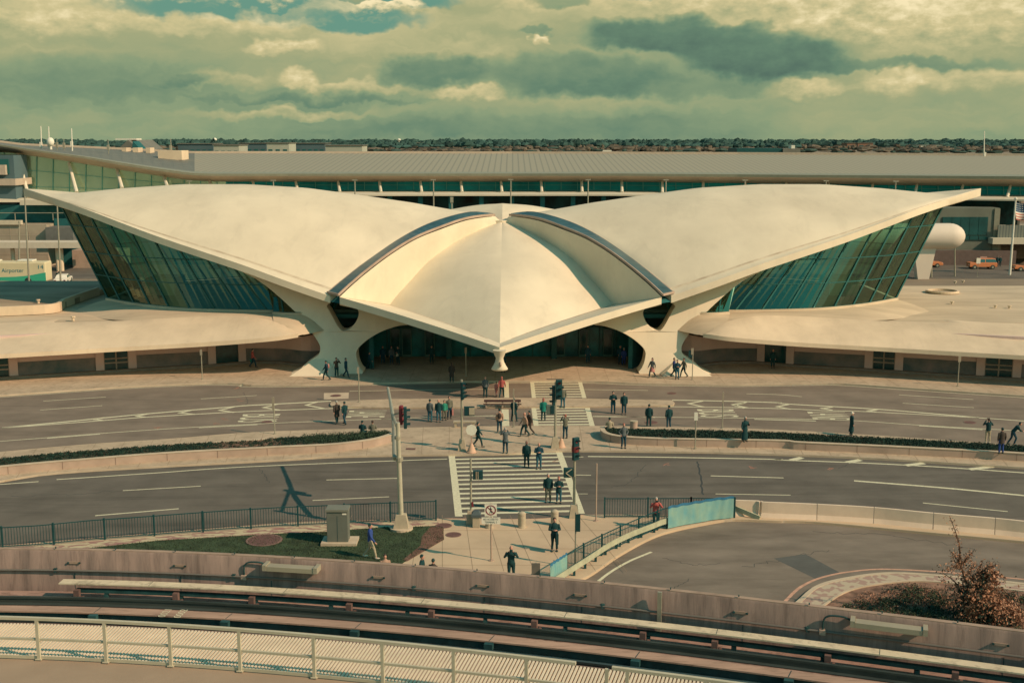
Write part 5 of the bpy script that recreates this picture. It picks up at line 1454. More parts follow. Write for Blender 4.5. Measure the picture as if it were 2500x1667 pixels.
def leafmass(name, A_, B_, z0, h, nclump, m, seed, gapf=None, size=.32, nleaf=26, parent=None, leaf=.055):
    """many small leaf faces in clumps between two lines"""
    r = random.Random(seed); mb = MB()
    A_ = resample(A_, 100); B_ = resample(B_, 100)
    for k in range(nclump):
        t = r.random()*98.9; i = int(t); s = r.uniform(.04, .96)
        if gapf and not gapf(t/99, s): continue
        c = A_[i].lerp(A_[i+1], t-i).lerp(B_[i].lerp(B_[i+1], t-i), s); c.z = z0
        hh = h*r.uniform(.6, 1.15); rr = size*r.uniform(.7, 1.2)
        for j in range(nleaf):
            th = r.uniform(0, 6.283); u = r.random()**.5; zz = r.random()
            p = c+Vector((math.cos(th)*u*rr*(1-.5*zz), math.sin(th)*u*rr*(1-.5*zz), hh*zz))
            a = Vector((r.uniform(-1, 1), r.uniform(-1, 1), r.uniform(-.3, 1)))*leaf; b = Vector((r.uniform(-1, 1), r.uniform(-1, 1), r.uniform(-.3, 1)))*leaf
            mb.add([p-a*.6, p+b*.7, p+a, p-b*.4], [(0, 1, 2, 3)])
    return obj(name, mb, m, kind='stuff', local=True, recalc=False) if parent is None else obj(name, mb, m, parent=parent, recalc=False)
Lf = catmull(Gs([(-260, 1190)]+q('B1', (0, 1608), (700, 1545), (1400, 1490), (2100, 1452))+q('B2', (250, 1442), (700, 1420), (1000, 1385), (1150, 1352), (1235, 1320)), .13), 6)
Lb = catmull(Gs([(-260, 1150)]+q('B1', (0, 1478), (700, 1415), (1400, 1365), (2100, 1325))+q('B2', (250, 1308), (690, 1290), (1000, 1275), (1180, 1268), (1235, 1290)), .5), 6)
planter(Lf, Lb, 0, 'long curved concrete planter with patchy dark hedge at left of the median crossing', HEDGE)
Rf = catmull(Gs(q('B3', (980, 1262), (905, 1268), (893, 1290), (930, 1325), (1050, 1352), (1300, 1368), (1600, 1376), (2350, 1388))+q('B4', (500, 1402), (1000, 1425), (1500, 1450), (2350, 1497))+[(2760, 1148)], .13), 6)
Rb = catmull(Gs(q('B3', (985, 1258), (1020, 1246), (1300, 1244), (1600, 1248), (2350, 1270))+q('B4', (500, 1280), (1000, 1302), (1500, 1330), (2350, 1380))+[(2760, 1112)], .5), 6)
planter(Rf, Rb, 0, 'long curved concrete planter with dense dark green hedge at right of the median crossing', HEDGE)
gl = lambda t, s: not (.60 < t < .73 and random.random() < .7)
leafmass('hedge', offset(Lf, .4), Lb, .48, .14, 3600, HEDGE, 1, gl, size=.30, nleaf=22)
leafmass('hedge', offset(Lf, .4), Lb, .48, .13, 900, HEDGE2, 2, None, size=.25, nleaf=16)
leafmass('hedge', resample(offset(Lf, .5), 100)[78:97], resample(Lb, 100)[78:97], .50, .30, 420, mat('grass_tuft', (.045, .085, .050), .85, var=.3, scale=6), 3, None, size=.32, nleaf=26)
leafmass('hedge', offset(Rf, .4), Rb, .50, .17, 4800, HEDGE, 4, None, size=.32, nleaf=22)
leafmass('hedge', offset(Rf, .4), Rb, .50, .18, 500, HEDGE2, 5, None, size=.25, nleaf=14)
# ------------------------------------------------------------------ island at lower right with autumn shrub
i1 = catmull(Gs(q('C4', (380, 912), (400, 890), (520, 780), (700, 700), (950, 652), (1250, 635), (1820, 668), (2350, 718)), .0), 6)
obj('kerb_paint', MB().ribbon(ext(i1, 2, 12), .16, .010), PINK, kind='structure', local=True)
i2 = ext(catmull(Gs(q('C4', (480, 900), (650, 765), (920, 695), (1280, 658), (1820, 692), (2350, 745)), .14), 6), 6, 12)
i3 = ext(catmull(Gs(q('C4', (690, 935), (850, 832), (1050, 772), (1400, 732), (1750, 748), (2350, 815)), .14), 6), 6, 12)
obj('island_kerb', MB().wall(i2, -.22, -.01, .15), CURB, kind='structure', local=True)
BR2 = mat('camouflage_paving', see(170, 136, 110), .9, var=.05, scale=2.6, col2=see(190, 168, 130), detail=1)
BR2.node_tree.nodes['Map Range'].inputs['From Min'].default_value = .47; BR2.node_tree.nodes['Map Range'].inputs['From Max'].default_value = .53
for o_ in ('brick_paving',):
    m_ = MATS[o_].node_tree.nodes['Map Range']; m_.inputs['From Min'].default_value = .47; m_.inputs['From Max'].default_value = .53
n = 60
a = resample(offset(i2, -.2), n); b = resample(i3, n)
obj('patterned_paving', MB().strip(setz(a, .13), setz(b, .13)), BR2, kind='structure', local=True)
obj('island_edging', MB().wall(i3, -.12, -.01, .20), CURB, kind='structure', local=True)
ins = [Vector((p.x, p.y, 0)) for p in offset(i3, -.12)]+[Vector((50, 20, 0)), Vector((8, 20, 0))]
obj('planting_soil', MB().poly(ins, .135), SOIL, kind='structure', local=True)
i4 = offset(i3, -.4); i5 = setz(offset(i3, -9), .135)
for j, (m, sd, nn, h, sz) in enumerate(((LEAF2, 21, 2200, .26, .30), (LEAF, 22, 900, .32, .36), (mat('ground_cover_brown', see(176, 130, 96), .9, var=.3, scale=3), 23, 2600, .16, .25))):
    fn = noise.noise
    leafmass('ground_cover', i4, i5, .13, h, nn*(2 if j < 2 else 1), m, sd, (lambda t, s: noise.noise(Vector((t*22+sd, s*7, 0))) > -.02) if j < 2 else None, size=sz, nleaf=20)
cs = G(*q('C4', (1990, 1060))[0], .14)
SH = thing('shrub', 'tall straggly shrub with rust coloured leaves and bare twigs rising from the island', 'shrub', tuple(cs))
rs = random.Random(8)
def limb(p, q_, r0, r1, wob=.12):
    P = [Vector(p).lerp(Vector(q_), t/5)+Vector((rs.uniform(-wob, wob), rs.uniform(-wob, wob), 0))*(0 < t < 5) for t in range(6)]
    mbx.tube(P, [r0+(r1-r0)*t/5 for t in range(6)], 6); return P
mbx = MB(); base = Vector(cs)
tips = []
def at_(px, py): return V(px, py, cs.y)
mt = [at_(*p) for p in q('C4', (1990, 1060), (1930, 900), (1870, 720), (1830, 600), (1820, 430), (1790, 330), (1740, 200))]
mbx.tube(mt, [.09, .08, .06, .045, .03, .02, .01], 6)
ends = [((2000, 780), .04), ((2060, 620), .03), ((2110, 580), .02), ((2170, 630), .02), ((1970, 620), .03), ((1745, 480), .02), ((1900, 470), .02), ((1700, 560), .012), ((2150, 900), .04), ((2280, 980), .03), ((2200, 820), .03), ((1860, 900), .03), ((1740, 720), .03)]
P0s = [mt[1], mt[1], mt[2], mt[1], mt[2], mt[3], mt[3], mt[3], mt[0], mt[0], mt[1], mt[1], mt[1]]
segs = [mt]
for ((px, py), r), p0 in zip(ends, P0s):
    e = at_(*q('C4', (px, py))[0]); e.y += rs.uniform(-1.0, 1.0); segs.append(limb(p0, e, r+.03, r*.4))
obj('trunk', mbx, BARK, parent=SH, recalc=False)
mr = MB(); mg = MB()
def lf(mb, p, s):
    a = Vector((rs.uniform(-1, 1), rs.uniform(-1, 1), rs.uniform(-1, 1))).normalized()*s; b = Vector((rs.uniform(-1, 1), rs.uniform(-1, 1), rs.uniform(-1, 1))).normalized()*s*.6
    mb.add([p-a, p-b, p+a, p+b], [(0, 1, 2, 3)])
for sg in segs:
    for k in range(len(sg)-1):
        for j in range(60 if sg is not mt else 80):
            p = sg[k].lerp(sg[k+1], rs.random())
            lo = p.z < cs.z+1.9
            if not lo and rs.random() < .3: continue
            sp = .32 if lo else .10
            lf(mr, p+Vector((rs.gauss(0, sp), rs.gauss(0, sp), rs.gauss(0, sp*.9))), rs.uniform(.05, .09) if lo else rs.uniform(.03, .06))
for cx, cy, w, h_, n_ in ((2000, 830, .42, .55, 1800), (2080, 960, .7, .45, 2200), (1900, 880, .35, .6, 1100), (2220, 1020, .7, .3, 1300), (2060, 700, .34, .36, 700), (1880, 1000, .4, .35, 600)):
    c = at_(*q('C4', (cx, cy))[0])
    for j in range(n_):
        d_ = Vector((rs.gauss(0, 1)*w, rs.gauss(0, 1)*w, rs.gauss(0, 1)*h_))*.62
        p = c+d_
        if p.z < .16: continue
        lf(mg if (d_.x < -.12 and rs.random() < .6) else mr, p, rs.uniform(.05, .10))
obj('crown', mr, RUST, parent=SH, recalc=False); obj('green_leaves', mg, LEAF, parent=SH, recalc=False)
# ------------------------------------------------------------------ fences
def fence(P, h, step, label, name='fence', gap=.14, posts=None, m=None, panelgap=.08):
    m = m or DGREEN
    FT = thing(name, label, 'fence', tuple(P[0]))
    P = resample(P, max(2, int(plen(P)/.4)))
    L_ = plen(P); n = max(1, round(L_/step)); S = resample(P, n+1)
    for p in S: obj('post', MB().box(p.x-.04, p.x+.04, p.y-.04, p.y+.04, p.z, p.z+h+.03), m, parent=FT)
    mb = MB()
    for z in (.10, h-.05):
        for i in range(len(P)-1): mb.bar(P[i]+Vector((0, 0, z)), P[i+1]+Vector((0, 0, z)), .035, .045)
    obj('rail', mb, m, parent=FT)
    k = int(L_/gap); B_ = resample(P, k+1); mb = MB()
    for p in B_: mb.box(p.x-.011, p.x+.011, p.y-.011, p.y+.011, p.z+.10, p.z+h-.05)
    obj('balusters', mb, m, parent=FT, recalc=False)
    return FT
fence(Gs([(-120, 1345)]+q('C1', (325, 445), (735, 402), (1135, 373), (1523, 342), (1905, 313), (2278, 290))+q('C2', (520, 502), (780, 490), (1285, 470)), .13), 1.15, 2.45, 'long dark green picket fence along the near kerb at left')
fence(Gs(q('C3', (763, 452), (1050, 452), (1345, 450)), .13), 1.15, 2.2, 'short dark picket fence behind the photographer at the near kerb')
fence(Gs(q('C3', (1345, 450), (1640, 452)), .13), 1.15, 2.3, 'dark picket fence end panel behind the blue tarpaulin')
f3 = catmull(Gs(q('C3', (1635, 447), (1400, 470), (1180, 515), (980, 595), (795, 682), (625, 770), (500, 848), (400, 925)), .13), 6)
fence(f3, 1.12, 1.75, 'curved dark picket fence climbing above the ramp road kerb')
# tarpaulins on the curved fence
def tarp(P, z0, z1, label):
    P = resample(P, 40); r = random.Random(2); rows = []
    for j in range(7):
        s = j/6; rows.append([p+N*(-.05+.012*math.sin(i*1.3+s*2)+r.uniform(-.006, .006))+Vector((0, 0, z0+(z1-z0)*s+.02*math.sin(i*.9)*(s > .9))) for i, (p, N) in enumerate(zip(P, normals2d(P)))])
    T_ = thing('tarpaulin', label, 'tarpaulin', tuple(P[0]))
    obj('sheet', MB().grid(rows), TARP, parent=T_, smooth=True)
    obj('hem', MB().grid([[q_+Vector((0, -.01, .01)) for q_ in rows[-1]], [q_+Vector((0, -.012, -.13)) for q_ in rows[-1]]]), mat('tarp_hem_blue', (.035, .17, .30), .7, var=.1), parent=T_)
TARP = mat('tarp_blue', (.13, .34, .37), .7, var=.05, scale=1.6, col2=(.26, .42, .34), detail=7, stretch=(1, 1, .6))
t1 = Gs(q('C3', (1628, 455), (1500, 468), (1400, 486), (1290, 505), (1185, 528)), .13)
tarp(catmull(offset(t1, .12), 4), .05, 1.28, 'pale blue tarpaulin tied over the upper end of the curved fence')
t2 = Gs(q('C3', (500, 850), (455, 882), (420, 905), (385, 935)), .13)
tarp(catmull(offset(t2, .12), 4), .05, 1.22, 'blue tarpaulin on the low end of the curved fence by the parapet')
# guard rail along ramp
GRL = thing('guard_rail', 'pale weathered guard rail on short posts below the curved fence', 'guard rail', tuple(railb[0]))
gr_ = offset(resample(ext(railb[:-8], 2, 0), 50), .02)
obj('beam', MB().sweep(gr_, [(0, .42), (.02, .47), (.07, .52), (.0, .57), (.07, .62), (.02, .67), (0, .72), (-.04, .72), (-.04, .42)]), mat('rail_pale_green', see(184, 178, 136), .6, var=.12, scale=2), parent=GRL)
for p in resample(gr_, 14): obj('post', MB().box(p.x-.06, p.x+.06, p.y+.05, p.y+.17, .0, .6), DGREEN, parent=GRL)
e0 = Gs(q('C3', (1620, 425), (1720, 440), (1805, 452)), .13)
e0 = [Vector((a.x, a.y, .13)) for a in e0]
obj('terminal_beam', MB().bar(e0[0]+Vector((0, -.1, .45)), e0[-1]+Vector((0, -.25, .05)), .10, .26), MATS['rail_pale_green'], parent=GRL)
# concrete barrier wall in blocks
bw = ext(catmull(Gs(q('C3', (1640, 446), (1812, 452))+q('C4', (190, 220), (650, 240), (1115, 268), (1600, 316), (2105, 360), (2350, 386)), .0), 6), 0, 20)
cuts = [0]
def colof(p, z): return 1250+p.x*F/(p.y*cT+(CH-z)*sT)
bx = resample(bw, 3000); edges = [1787, 1855, 1993, 2132, 2277, 2427, 2580, 2740]
for a, b in zip(edges, edges[1:]):
    seg = [p for p in bx if a+.6 <= colof(p, 0) <= b-.6]
    if len(seg) < 12: continue
    seg = resample(seg, 12)
    nm = {1787: 'short pale concrete barrier block next to the tarpaulin fence', 1855: 'pale concrete barrier block next after the short end block', 1993: 'pale concrete barrier block, third from the tarpaulin', 2132: 'pale concrete barrier block left of the shrub top', 2277: 'pale concrete barrier block behind the shrub top', 2427: 'pale concrete barrier block cut by the right picture edge'}.get(a, 'pale concrete barrier block at the right end')
    obj('concrete_barrier', MB().sweep(seg, [(-.28, 0), (-.28, .08), (-.12, .38), (-.08, .98), (.08, .98), (.12, .38), (.28, .08), (.28, 0)]), BARR, label=nm, cat='concrete barrier', group='barrier blocks beside the ramp')
# ------------------------------------------------------------------ bollards, bins, cabinets
def bollard(px, py, label):
    p = G(px, py, .13); B_ = thing('bollard', label, 'bollard', tuple(p), 'concrete bollards at the near end of the crossing')
    obj('shaft', MB().tube([p, p+Vector((0, 0, .06)), p+Vector((0, 0, .07)), p+Vector((0, 0, .78)), p+Vector((0, 0, .84)), p+Vector((0, 0, .88))], [.24, .24, .21, .21, .15, .04], 16), BOLL, parent=B_, smooth=True)
    obj('band', MB().tube([p+Vector((0, 0, .68)), p+Vector((0, 0, .70))], .218, 16), CONCW, parent=B_)
BOLL = mat('bollard_concrete', see(186, 166, 128), .85, var=.08, scale=3)
bollard(1274, 1286, 'middle concrete bollard at the near end of the zebra crossing'); bollard(1354, 1281, 'concrete bollard behind the man with a black case'); bollard(1194, 1287, 'concrete bollard hidden partly behind the litter bin and sign post')
p = G(1162.5, 1288, .13); LBN = thing('litter_bin', 'square concrete litter bin with dark hooded lid by the crossing', 'litter bin', tuple(p))
obj('body', MB().box(p.x-.20, p.x+.20, p.y, p.y+.42, .13, .72), BOLL, parent=LBN, bevel=.02)
obj('lid', MB().add([Vector((p.x+dx*w, p.y+.21+dy*w, z)) for z, w in ((.722, 1.15), (.86, 1.15), (1.02, .65)) for dx, dy in ((-.22, -.23), (.22, -.23), (.22, .23), (-.22, .23))], [(0, 1, 5, 4), (1, 2, 6, 5), (2, 3, 7, 6), (3, 0, 4, 7), (4, 5, 9, 8), (5, 6, 10, 9), (6, 7, 11, 10), (7, 4, 8, 11), (8, 9, 10, 11), (3, 2, 1, 0)]), mat('lid_grey', see(84, 92, 84), .6, var=.05), parent=LBN)
p = G(1547, 1052, .13); BN = thing('litter_bin', 'round grey drum bin behind the right planter hedge', 'litter bin', tuple(p))
obj('body', MB().tube([p, p+Vector((0, 0, .7))], .27, 14), CONCW, parent=BN, smooth=True); obj('rim', MB().tube([p+Vector((0, 0, .70)), p+Vector((0, 0, .76))], .29, 14), BOLL, parent=BN)
c = G(*q('C2', (622, 632))[0], .15); CB = thing('utility_cabinet', 'tall grey metal cabinet standing on a concrete pad in the grass', 'utility cabinet', tuple(c))
a = G(*q('C2', (550, 632))[0], .15); b = G(*q('C2', (692, 632))[0], .15); hgt = 1.92
obj('body', MB().box(a.x, b.x, c.y, c.y+.75, .28, hgt-.02), mat('cabinet_grey', see(112, 112, 92), .6, var=.06, scale=1), parent=CB, bevel=.015)
obj('roof', MB().box(a.x-.04, b.x+.04, c.y-.06, c.y+.82, hgt-.018, hgt+.10), mat('cabinet_roof', see(128, 124, 100), .6, var=.05), parent=CB)
obj('pad', MB().box(a.x-.3, b.x+.45, c.y-.25, c.y+.95, .12, .278), CURB, parent=CB)
obj('label_plate', MB().box(b.x-.28, b.x-.06, c.y-.02, c.y-.004, hgt-.18, hgt-.10), WHITE, parent=CB)
obj('door_seam', MB().box((a.x+b.x)/2-.01, (a.x+b.x)/2+.01, c.y-.008, c.y-.002, .3, hgt-.25), DARKM, parent=CB)
# bench on the island
a = G(*q('B2', (1952, 1060))[0], .13); b = G(*q('B2', (2255, 1060))[0], .13); BE = thing('bench', 'brown slatted bench without back on the narrow traffic island', 'bench', ((a.x+b.x)/2, a.y, .13))
for i in range(4): obj('slat', MB().box(a.x, b.x, a.y+.15+i*.20, a.y+.28+i*.20, .56, .61), BRONZE, parent=BE)
obj('slat', MB().box(a.x-.05, b.x+.05, a.y+.12, a.y+.16, .36, .44), BRONZE, parent=BE)
for s in (.06, .5, .94):
    x = a.x+(b.x-a.x)*s; obj('leg', MB().box(x-.06, x+.06, a.y+.18, a.y+.85, .13, .558), CONCW, parent=BE)
# low concrete slab bench on the median
a = G(*q('B2', (1700, 1222))[0], .13); b = G(*q('B2', (1885, 1222))[0], .13)
SBN = thing('bench', 'pale concrete slab bench at the far edge of the median', 'bench', ((a.x+b.x)/2, a.y, .13))
obj('seat', MB().box(a.x, b.x, a.y+.1, a.y+.55, .46, .56), BOLL, parent=SBN)
for s in (.1, .9): x = a.x+(b.x-a.x)*s; obj('leg', MB().box(x-.08, x+.08, a.y+.15, a.y+.5, .13, .458), BOLL, parent=SBN)
# manholes
for px, py, r, lab in ((820, 966, .45, 'brown manhole cover in the pale concrete patch'), (652, 1030, .4, 'dark manhole cover in the bus lane at left'), (1107, 1305, .42, 'brown manhole cover in the plaza paving'), (1083, 1283, .45, 'brown manhole cover at the plaza edge near the fence end'),
                       (645, 1318, .95, 'large round brown cover in the grass'), (2368, 1031, .45, 'dark manhole cover in the far right lane'), (1590, 1031, .5, 'reddish manhole cover under the standing man in the lane'), (1640, 960, .4, 'faint manhole cover in the upper lane right of centre')):
    z = .132 if py > 1200 else .006
    if px == 645: z = .15
    if px == 820: z = .010
    p = G(px, py, z); M_ = thing('manhole_cover', lab, 'manhole cover', tuple(p), 'round covers in the paving')
    obj('lid', MB().tube([p, p+Vector((0, 0, .012))], r*.86, 24), mat('cover_brown', see(118, 84, 70), .85, var=.15, scale=4), parent=M_)
    obj('ring', MB().grid([[p+Vector((r*k*math.cos(t*math.pi/12), r*k*math.sin(t*math.pi/12), h)) for t in range(24)] for k, h in ((.87, .012), (.88, .018), (1, .018), (1.0, 0))], close=True), mat('cover_ring', see(136, 104, 84), .85, var=.1), parent=M_)
p = G(*q('B2', (1352, 1395))[0], .133); obj('drain_grate', MB().box(p.x-.32, p.x+.32, p.y-.22, p.y+.22, .128, .142), mat('cover_brown', (.1, .05, .05)), label='rectangular brown grate in the median paving', cat='drain grate')
p = G(*q('B3', (522, 824))[0], .133); obj('drain_grate', MB().box(p.x-.75, p.x+.75, p.y-.2, p.y+.2, .128, .142), mat('grate_grey', see(120, 112, 92), .8), label='long grey grate in the paving above the far zebra crossing', cat='drain grate')
# ------------------------------------------------------------------ sign posts
def post_sign(foot, top, label, sign=None, smat=None, z=.13, r=.04, m=None):
    p = G(foot[0], foot[1], z); t = V(top[0], top[1], p.y); h = t.z
    S_ = thing('sign_post', label, 'sign post', tuple(p))
    obj('post', MB().tube([p, Vector((p.x, p.y, h))], r, 8).tube([p, p+Vector((0, 0, .03))], .14, 8), m or STEEL, parent=S_)
    if sign:
        w, hh, zt, dx = sign
        obj('sign_panel', MB().box(p.x+dx-w/2, p.x+dx+w/2, p.y-.07, p.y-.045, h-zt-hh, h-zt), smat or MATS['sign_back'], parent=S_)
    return S_, p, h
mat('sign_back', see(160, 144, 112), .6, var=.06)
post_sign((877, 981), (877, 896), 'slim post with two small plates at the left end of the traffic island', (.16, .5, .0, -.04))
post_sign((671, 1059), (669, 969), 'post with a narrow upright plate behind the left planter', (.16, .95, .0, -.04))
post_sign((494, 926), (493, 853), 'post with grey plate before the left annex doors', (.20, .5, .0, 0))
post_sign((1137.5, 918), (1136, 848), 'post with grey plate in the shade before the entrance', (.20, .5, .0, 0))
post_sign((1254, 1042), (1254, 949), 'thin grey post beside the bench crossing gap', (.12, .35, .1, 0))
post_sign((1690, 927), (1692, 850), 'post with two dark side plates at the right pier', (.22, .55, .0, -.06))
obj('dark_plate', MB().box(G(1690, 927, .13).x-.38, G(1690, 927, .13).x-.10, G(1690, 927, .13).y-.04, G(1690, 927, .13).y-.0, 2.1, 2.75), BLACKP, parent=[o for o in C.objects if o.name.startswith('sign_post')][-1])
post_sign((1763.5, 1045), (1765, 957), 'tall thin post with narrow plate at the right bus lane lettering', (.10, .8, .0, -.03))
post_sign((1697, 1095), (1702, 1006), 'post with a white rectangular plate before the right planter', (.24, .55, .0, 0), WHITE)
post_sign((2338, 943), (2341, 869), 'post with grey plate before the right annex', (.24, .5, .0, 0))
post_sign((1455, 1271), (1457, 1131), 'slim brown post at the near kerb right of the crossing', None, r=.04, m=CONCW)
S_, p, h = post_sign((1404.5, 1385), (1406, 1250), 'post with tall dark blue board, standing inside the curved fence', None)
obj('board', MB().box(p.x-.02, p.x+.22, p.y-.10, p.y-.02, h-.95, h-.08), BLACKP, parent=S_)
S_, p, h = post_sign((1308, 1425), (1309, 1373), 'low post with small grey board just behind the parapet', None)
obj('board', MB().box(p.x-.20, p.x+.20, p.y-.08, p.y-.04, h-.62, h), mat('board_grey', see(120, 112, 92), .6), parent=S_)
post_sign((2386, 676), (2386, 630), 'white notice board on a thin pole before the orange off-roader', (.62, .85, .0, 0), WHITE, z=0)
# no pedestrians sign
S_, p, h = post_sign((1199.5, 1368), (1194.5, 1228), 'square white no pedestrians sign above a text plate on a brown post', None, r=.045, m=CONCW)
zt = h-.02; sx, sy = p.x-.02, p.y-.08
obj('sign_panel', MB().box(sx-.30, sx+.30, sy, sy+.02, zt-.62, zt), WHITE, parent=S_)
cz = zt-.31; mb = MB()
ring = [[Vector((sx+r_*math.cos(t*math.pi/16), sy-.006, cz+r_*math.sin(t*math.pi/16))) for t in range(32)] for r_ in (.205, .26)]
mb.grid(ring, close=True); mb.add([Vector((sx+a*.707-b*.707*.026/.026*0, sy-.007, cz-a*.707)) for a, b in ()], []) if False else None
c45 = .7071; hw = .022
mb.add([Vector((sx+(-c45*.21+s*c45*hw), sy-.007, cz+(c45*.21+s*c45*hw))) for s in (-1, 1)]+[Vector((sx+(c45*.21+s*c45*hw), sy-.007, cz+(-c45*.21+s*c45*hw))) for s in (1, -1)], [(0, 1, 2, 3)])
obj('prohibition_ring', mb, RED, parent=S_)
mb = MB(); y = sy-.004
mb.ell((sx-.01, y, cz+.135), .028, .001, .03)
def bl(x0, z0, x1, z1, w): mb.bar((sx+x0, y, cz+z0), (sx+x1, y, cz+z1), .002, w, up=(0, 0, 1)) if False else mb.add([Vector((sx+x0-w*(z1-z0)/math.hypot(x1-x0, z1-z0)/2, y, cz+z0+w*(x1-x0)/math.hypot(x1-x0, z1-z0)/2)), Vector((sx+x0+w*(z1-z0)/math.hypot(x1-x0, z1-z0)/2, y, cz+z0-w*(x1-x0)/math.hypot(x1-x0, z1-z0)/2)), Vector((sx+x1+w*(z1-z0)/math.hypot(x1-x0, z1-z0)/2, y, cz+z1-w*(x1-x0)/math.hypot(x1-x0, z1-z0)/2)), Vector((sx+x1-w*(z1-z0)/math.hypot(x1-x0, z1-z0)/2, y, cz+z1+w*(x1-x0)/math.hypot(x1-x0, z1-z0)/2))], [(0, 1, 2, 3)])
bl(-.01, .10, 0, -.02, .07); bl(0, -.02, -.05, -.16, .035); bl(0, -.02, .06, -.15, .035); bl(-.02, .09, -.08, .02, .025); bl(.01, .09, .07, .02, .025)
obj('walking_figure', mb, BLACKP, parent=S_)
obj('text_plate', MB().box(sx-.45, sx+.47, sy, sy+.02, zt-1.02, zt-.68), WHITE, parent=S_)
def text3(txt, c, w, h, parent, m, name='lettering', rotx=math.pi/2, rotz=0):
    cu = bpy.data.curves.new('t', 'FONT'); cu.body = txt; cu.align_x = 'CENTER'; cu.align_y = 'CENTER'
    o = bpy.data.objects.new('t', cu); C.objects.link(o); dg = bpy.context.evaluated_depsgraph_get(); me = bpy.data.meshes.new_from_object(o.evaluated_get(dg))
    xs = [v.co.x for v in me.vertices]; ys = [v.co.y for v in me.vertices]
    k1 = w/(max(xs)-min(xs)); k2 = h/(max(ys)-min(ys)); R = Matrix.Rotation(rotz, 4, 'Z') @ Matrix.Rotation(rotx, 4, 'X')
    mb = MB(); mb.add([Vector(c)+R @ Vector(((v.co.x-(max(xs)+min(xs))/2)*k1, (v.co.y-(max(ys)+min(ys))/2)*k2, 0)) for v in me.vertices], [tuple(p.vertices) for p in me.polygons])
    bpy.data.objects.remove(o); bpy.data.curves.remove(cu); return obj(name, mb, m, parent=parent, recalc=False)
text3('NO ACCESS TO', (sx, sy-.005, zt-.775), .72, .10, S_, DGREEN); text3('TERMINAL 5', (sx, sy-.005, zt-.925), .60, .10, S_, DGREEN)
# ------------------------------------------------------------------ traffic signals
LENSR = mat('lens_red', (.17, .035, .035), .4, var=0); LENSD = mat('lens_dark', (.02, .05, .05), .3, var=0)
def head(parent, x, y, z, n, rot, m=None, h=.30, w=.28):
    """signal head with n lamps hanging down from z"""
    M = Matrix.Translation((x, y, z)) @ Matrix.Rotation(rot, 4, 'Z'); H_ = None
    H_ = obj('signal_head', MB().box(-w/2, w/2, -.09, .09, -n*h, 0, M), m or BLACKP, parent=parent, bevel=.02)
    for i in range(n):
        cz_ = -(i+.5)*h
        rows = [[M @ Vector((.105*math.cos(t*math.pi/6), yy, cz_+.105*math.sin(t*math.pi/6))) for t in range(13) if t <= 12] for yy in (-.09, -.28)]
        rows[1] = [M @ Vector((.12*math.cos(t*math.pi/6), -.28, cz_+.12*math.sin(t*math.pi/6))) for t in range(13)]
        rows = [[r[t] for t in list(range(0, 7))+[0]] for r in rows] if False else [r[0:7] for r in rows]
        obj('visor', MB().grid(rows), m or BLACKP, parent=H_)
        obj('lens', MB().tube([M @ Vector((0, -.085, cz_)), M @ Vector((0, -.11, cz_))], .10, 12), LENSR if i == 0 else LENSD, parent=H_)
    return H_
def sigpole(foot, topz, label, base=True, r=.085, z=.13):
    p = G(foot[0], foot[1], z); S_ = thing('traffic_signal', label, 'traffic light', tuple(p))
    obj('pole', MB().tube([p, Vector((p.x, p.y, topz))], [r, r*.85], 12), STEEL, parent=S_, smooth=True)
    if base:
        obj('base', MB().add([Vector((p.x+dx*w, p.y+dy*w, zz)) for zz, w in ((z, 1), (z+.12, .95), (z+.75, .62)) for dx, dy in ((-.28, -.28), (.28, -.28), (.28, .28), (-.28, .28))],
                             [(0, 1, 5, 4), (1, 2, 6, 5), (2, 3, 7, 6), (3, 0, 4, 7), (4, 5, 9, 8), (5, 6, 10, 9), (6, 7, 11, 10), (7, 4, 8, 11), (8, 9, 10, 11)]), BOLL, parent=S_)
    return S_, p
zr = lambda px, py, Y: V(px, py, Y).z
# far left of crossing
S_, p = sigpole((1128, 1098), zr(1127, 973, G(1128, 1098, .13).y)+1.3, 'tall signal pole left of the crossing on the median, three lamp head on top')
zt = zr(1127, 932, p.y); head(S_, p.x+.06, p.y-.14, zt, 4, math.radians(70), h=(zt-zr(1127, 974, p.y))/4)
zp = zr(1140, 992, p.y); obj('pedestrian_signal', MB().box(p.x+.16, p.x+.86, p.y-.12, p.y+.12, zp-.62, zp), BLACKP, parent=S_, bevel=.02); obj('signal_fins', MB().box(p.x+.5, p.x+.86, p.y-.14, p.y-.121, zp-.55, zp-.06), BOLL, parent=S_)
S_, p = sigpole((1355.5, 1092), zr(1356, 975, G(1355.5, 1092, .13).y)+1.2, 'tall signal pole right of the crossing on the median with double dark heads')
zt = zr(1360, 926, p.y); zb_ = zr(1360, 980, p.y); head(S_, p.x+.22, p.y-.12, zt, 3, math.radians(10), h=(zt-zb_)/3.4, w=.42); head(S_, p.x-.12, p.y+.1, zt-.45, 3, math.radians(-80), h=(zt-zb_)/3.4, w=.36)
zp = zr(1345, 989, p.y); obj('pedestrian_signal', MB().box(p.x-.62, p.x-.02, p.y-.12, p.y+.12, zp-.62, zp), mat('signal_side_green', see(100, 108, 88), .6), parent=S_, bevel=.02); obj('signal_hood', MB().box(p.x-.30, p.x-.10, p.y-.16, p.y-.121, zp-.55, zp-.0), BLACKP, parent=S_)
S_, p = sigpole((1401.5, 1262), zr(1401, 1110, G(1401.5, 1262, .13).y), 'signal pole at the near right corner of the crossing with big dark lamps')
zt = zr(1405, 1066, p.y); head(S_, p.x+.05, p.y-.15, zt, 3, math.radians(38), h=.42, w=.40)
obj('red_band', MB().tube([Vector((p.x+.02, p.y-.15, zt-.80)), Vector((p.x+.02, p.y-.15, zt-.50))], .20, 10), LENSR, parent=S_)
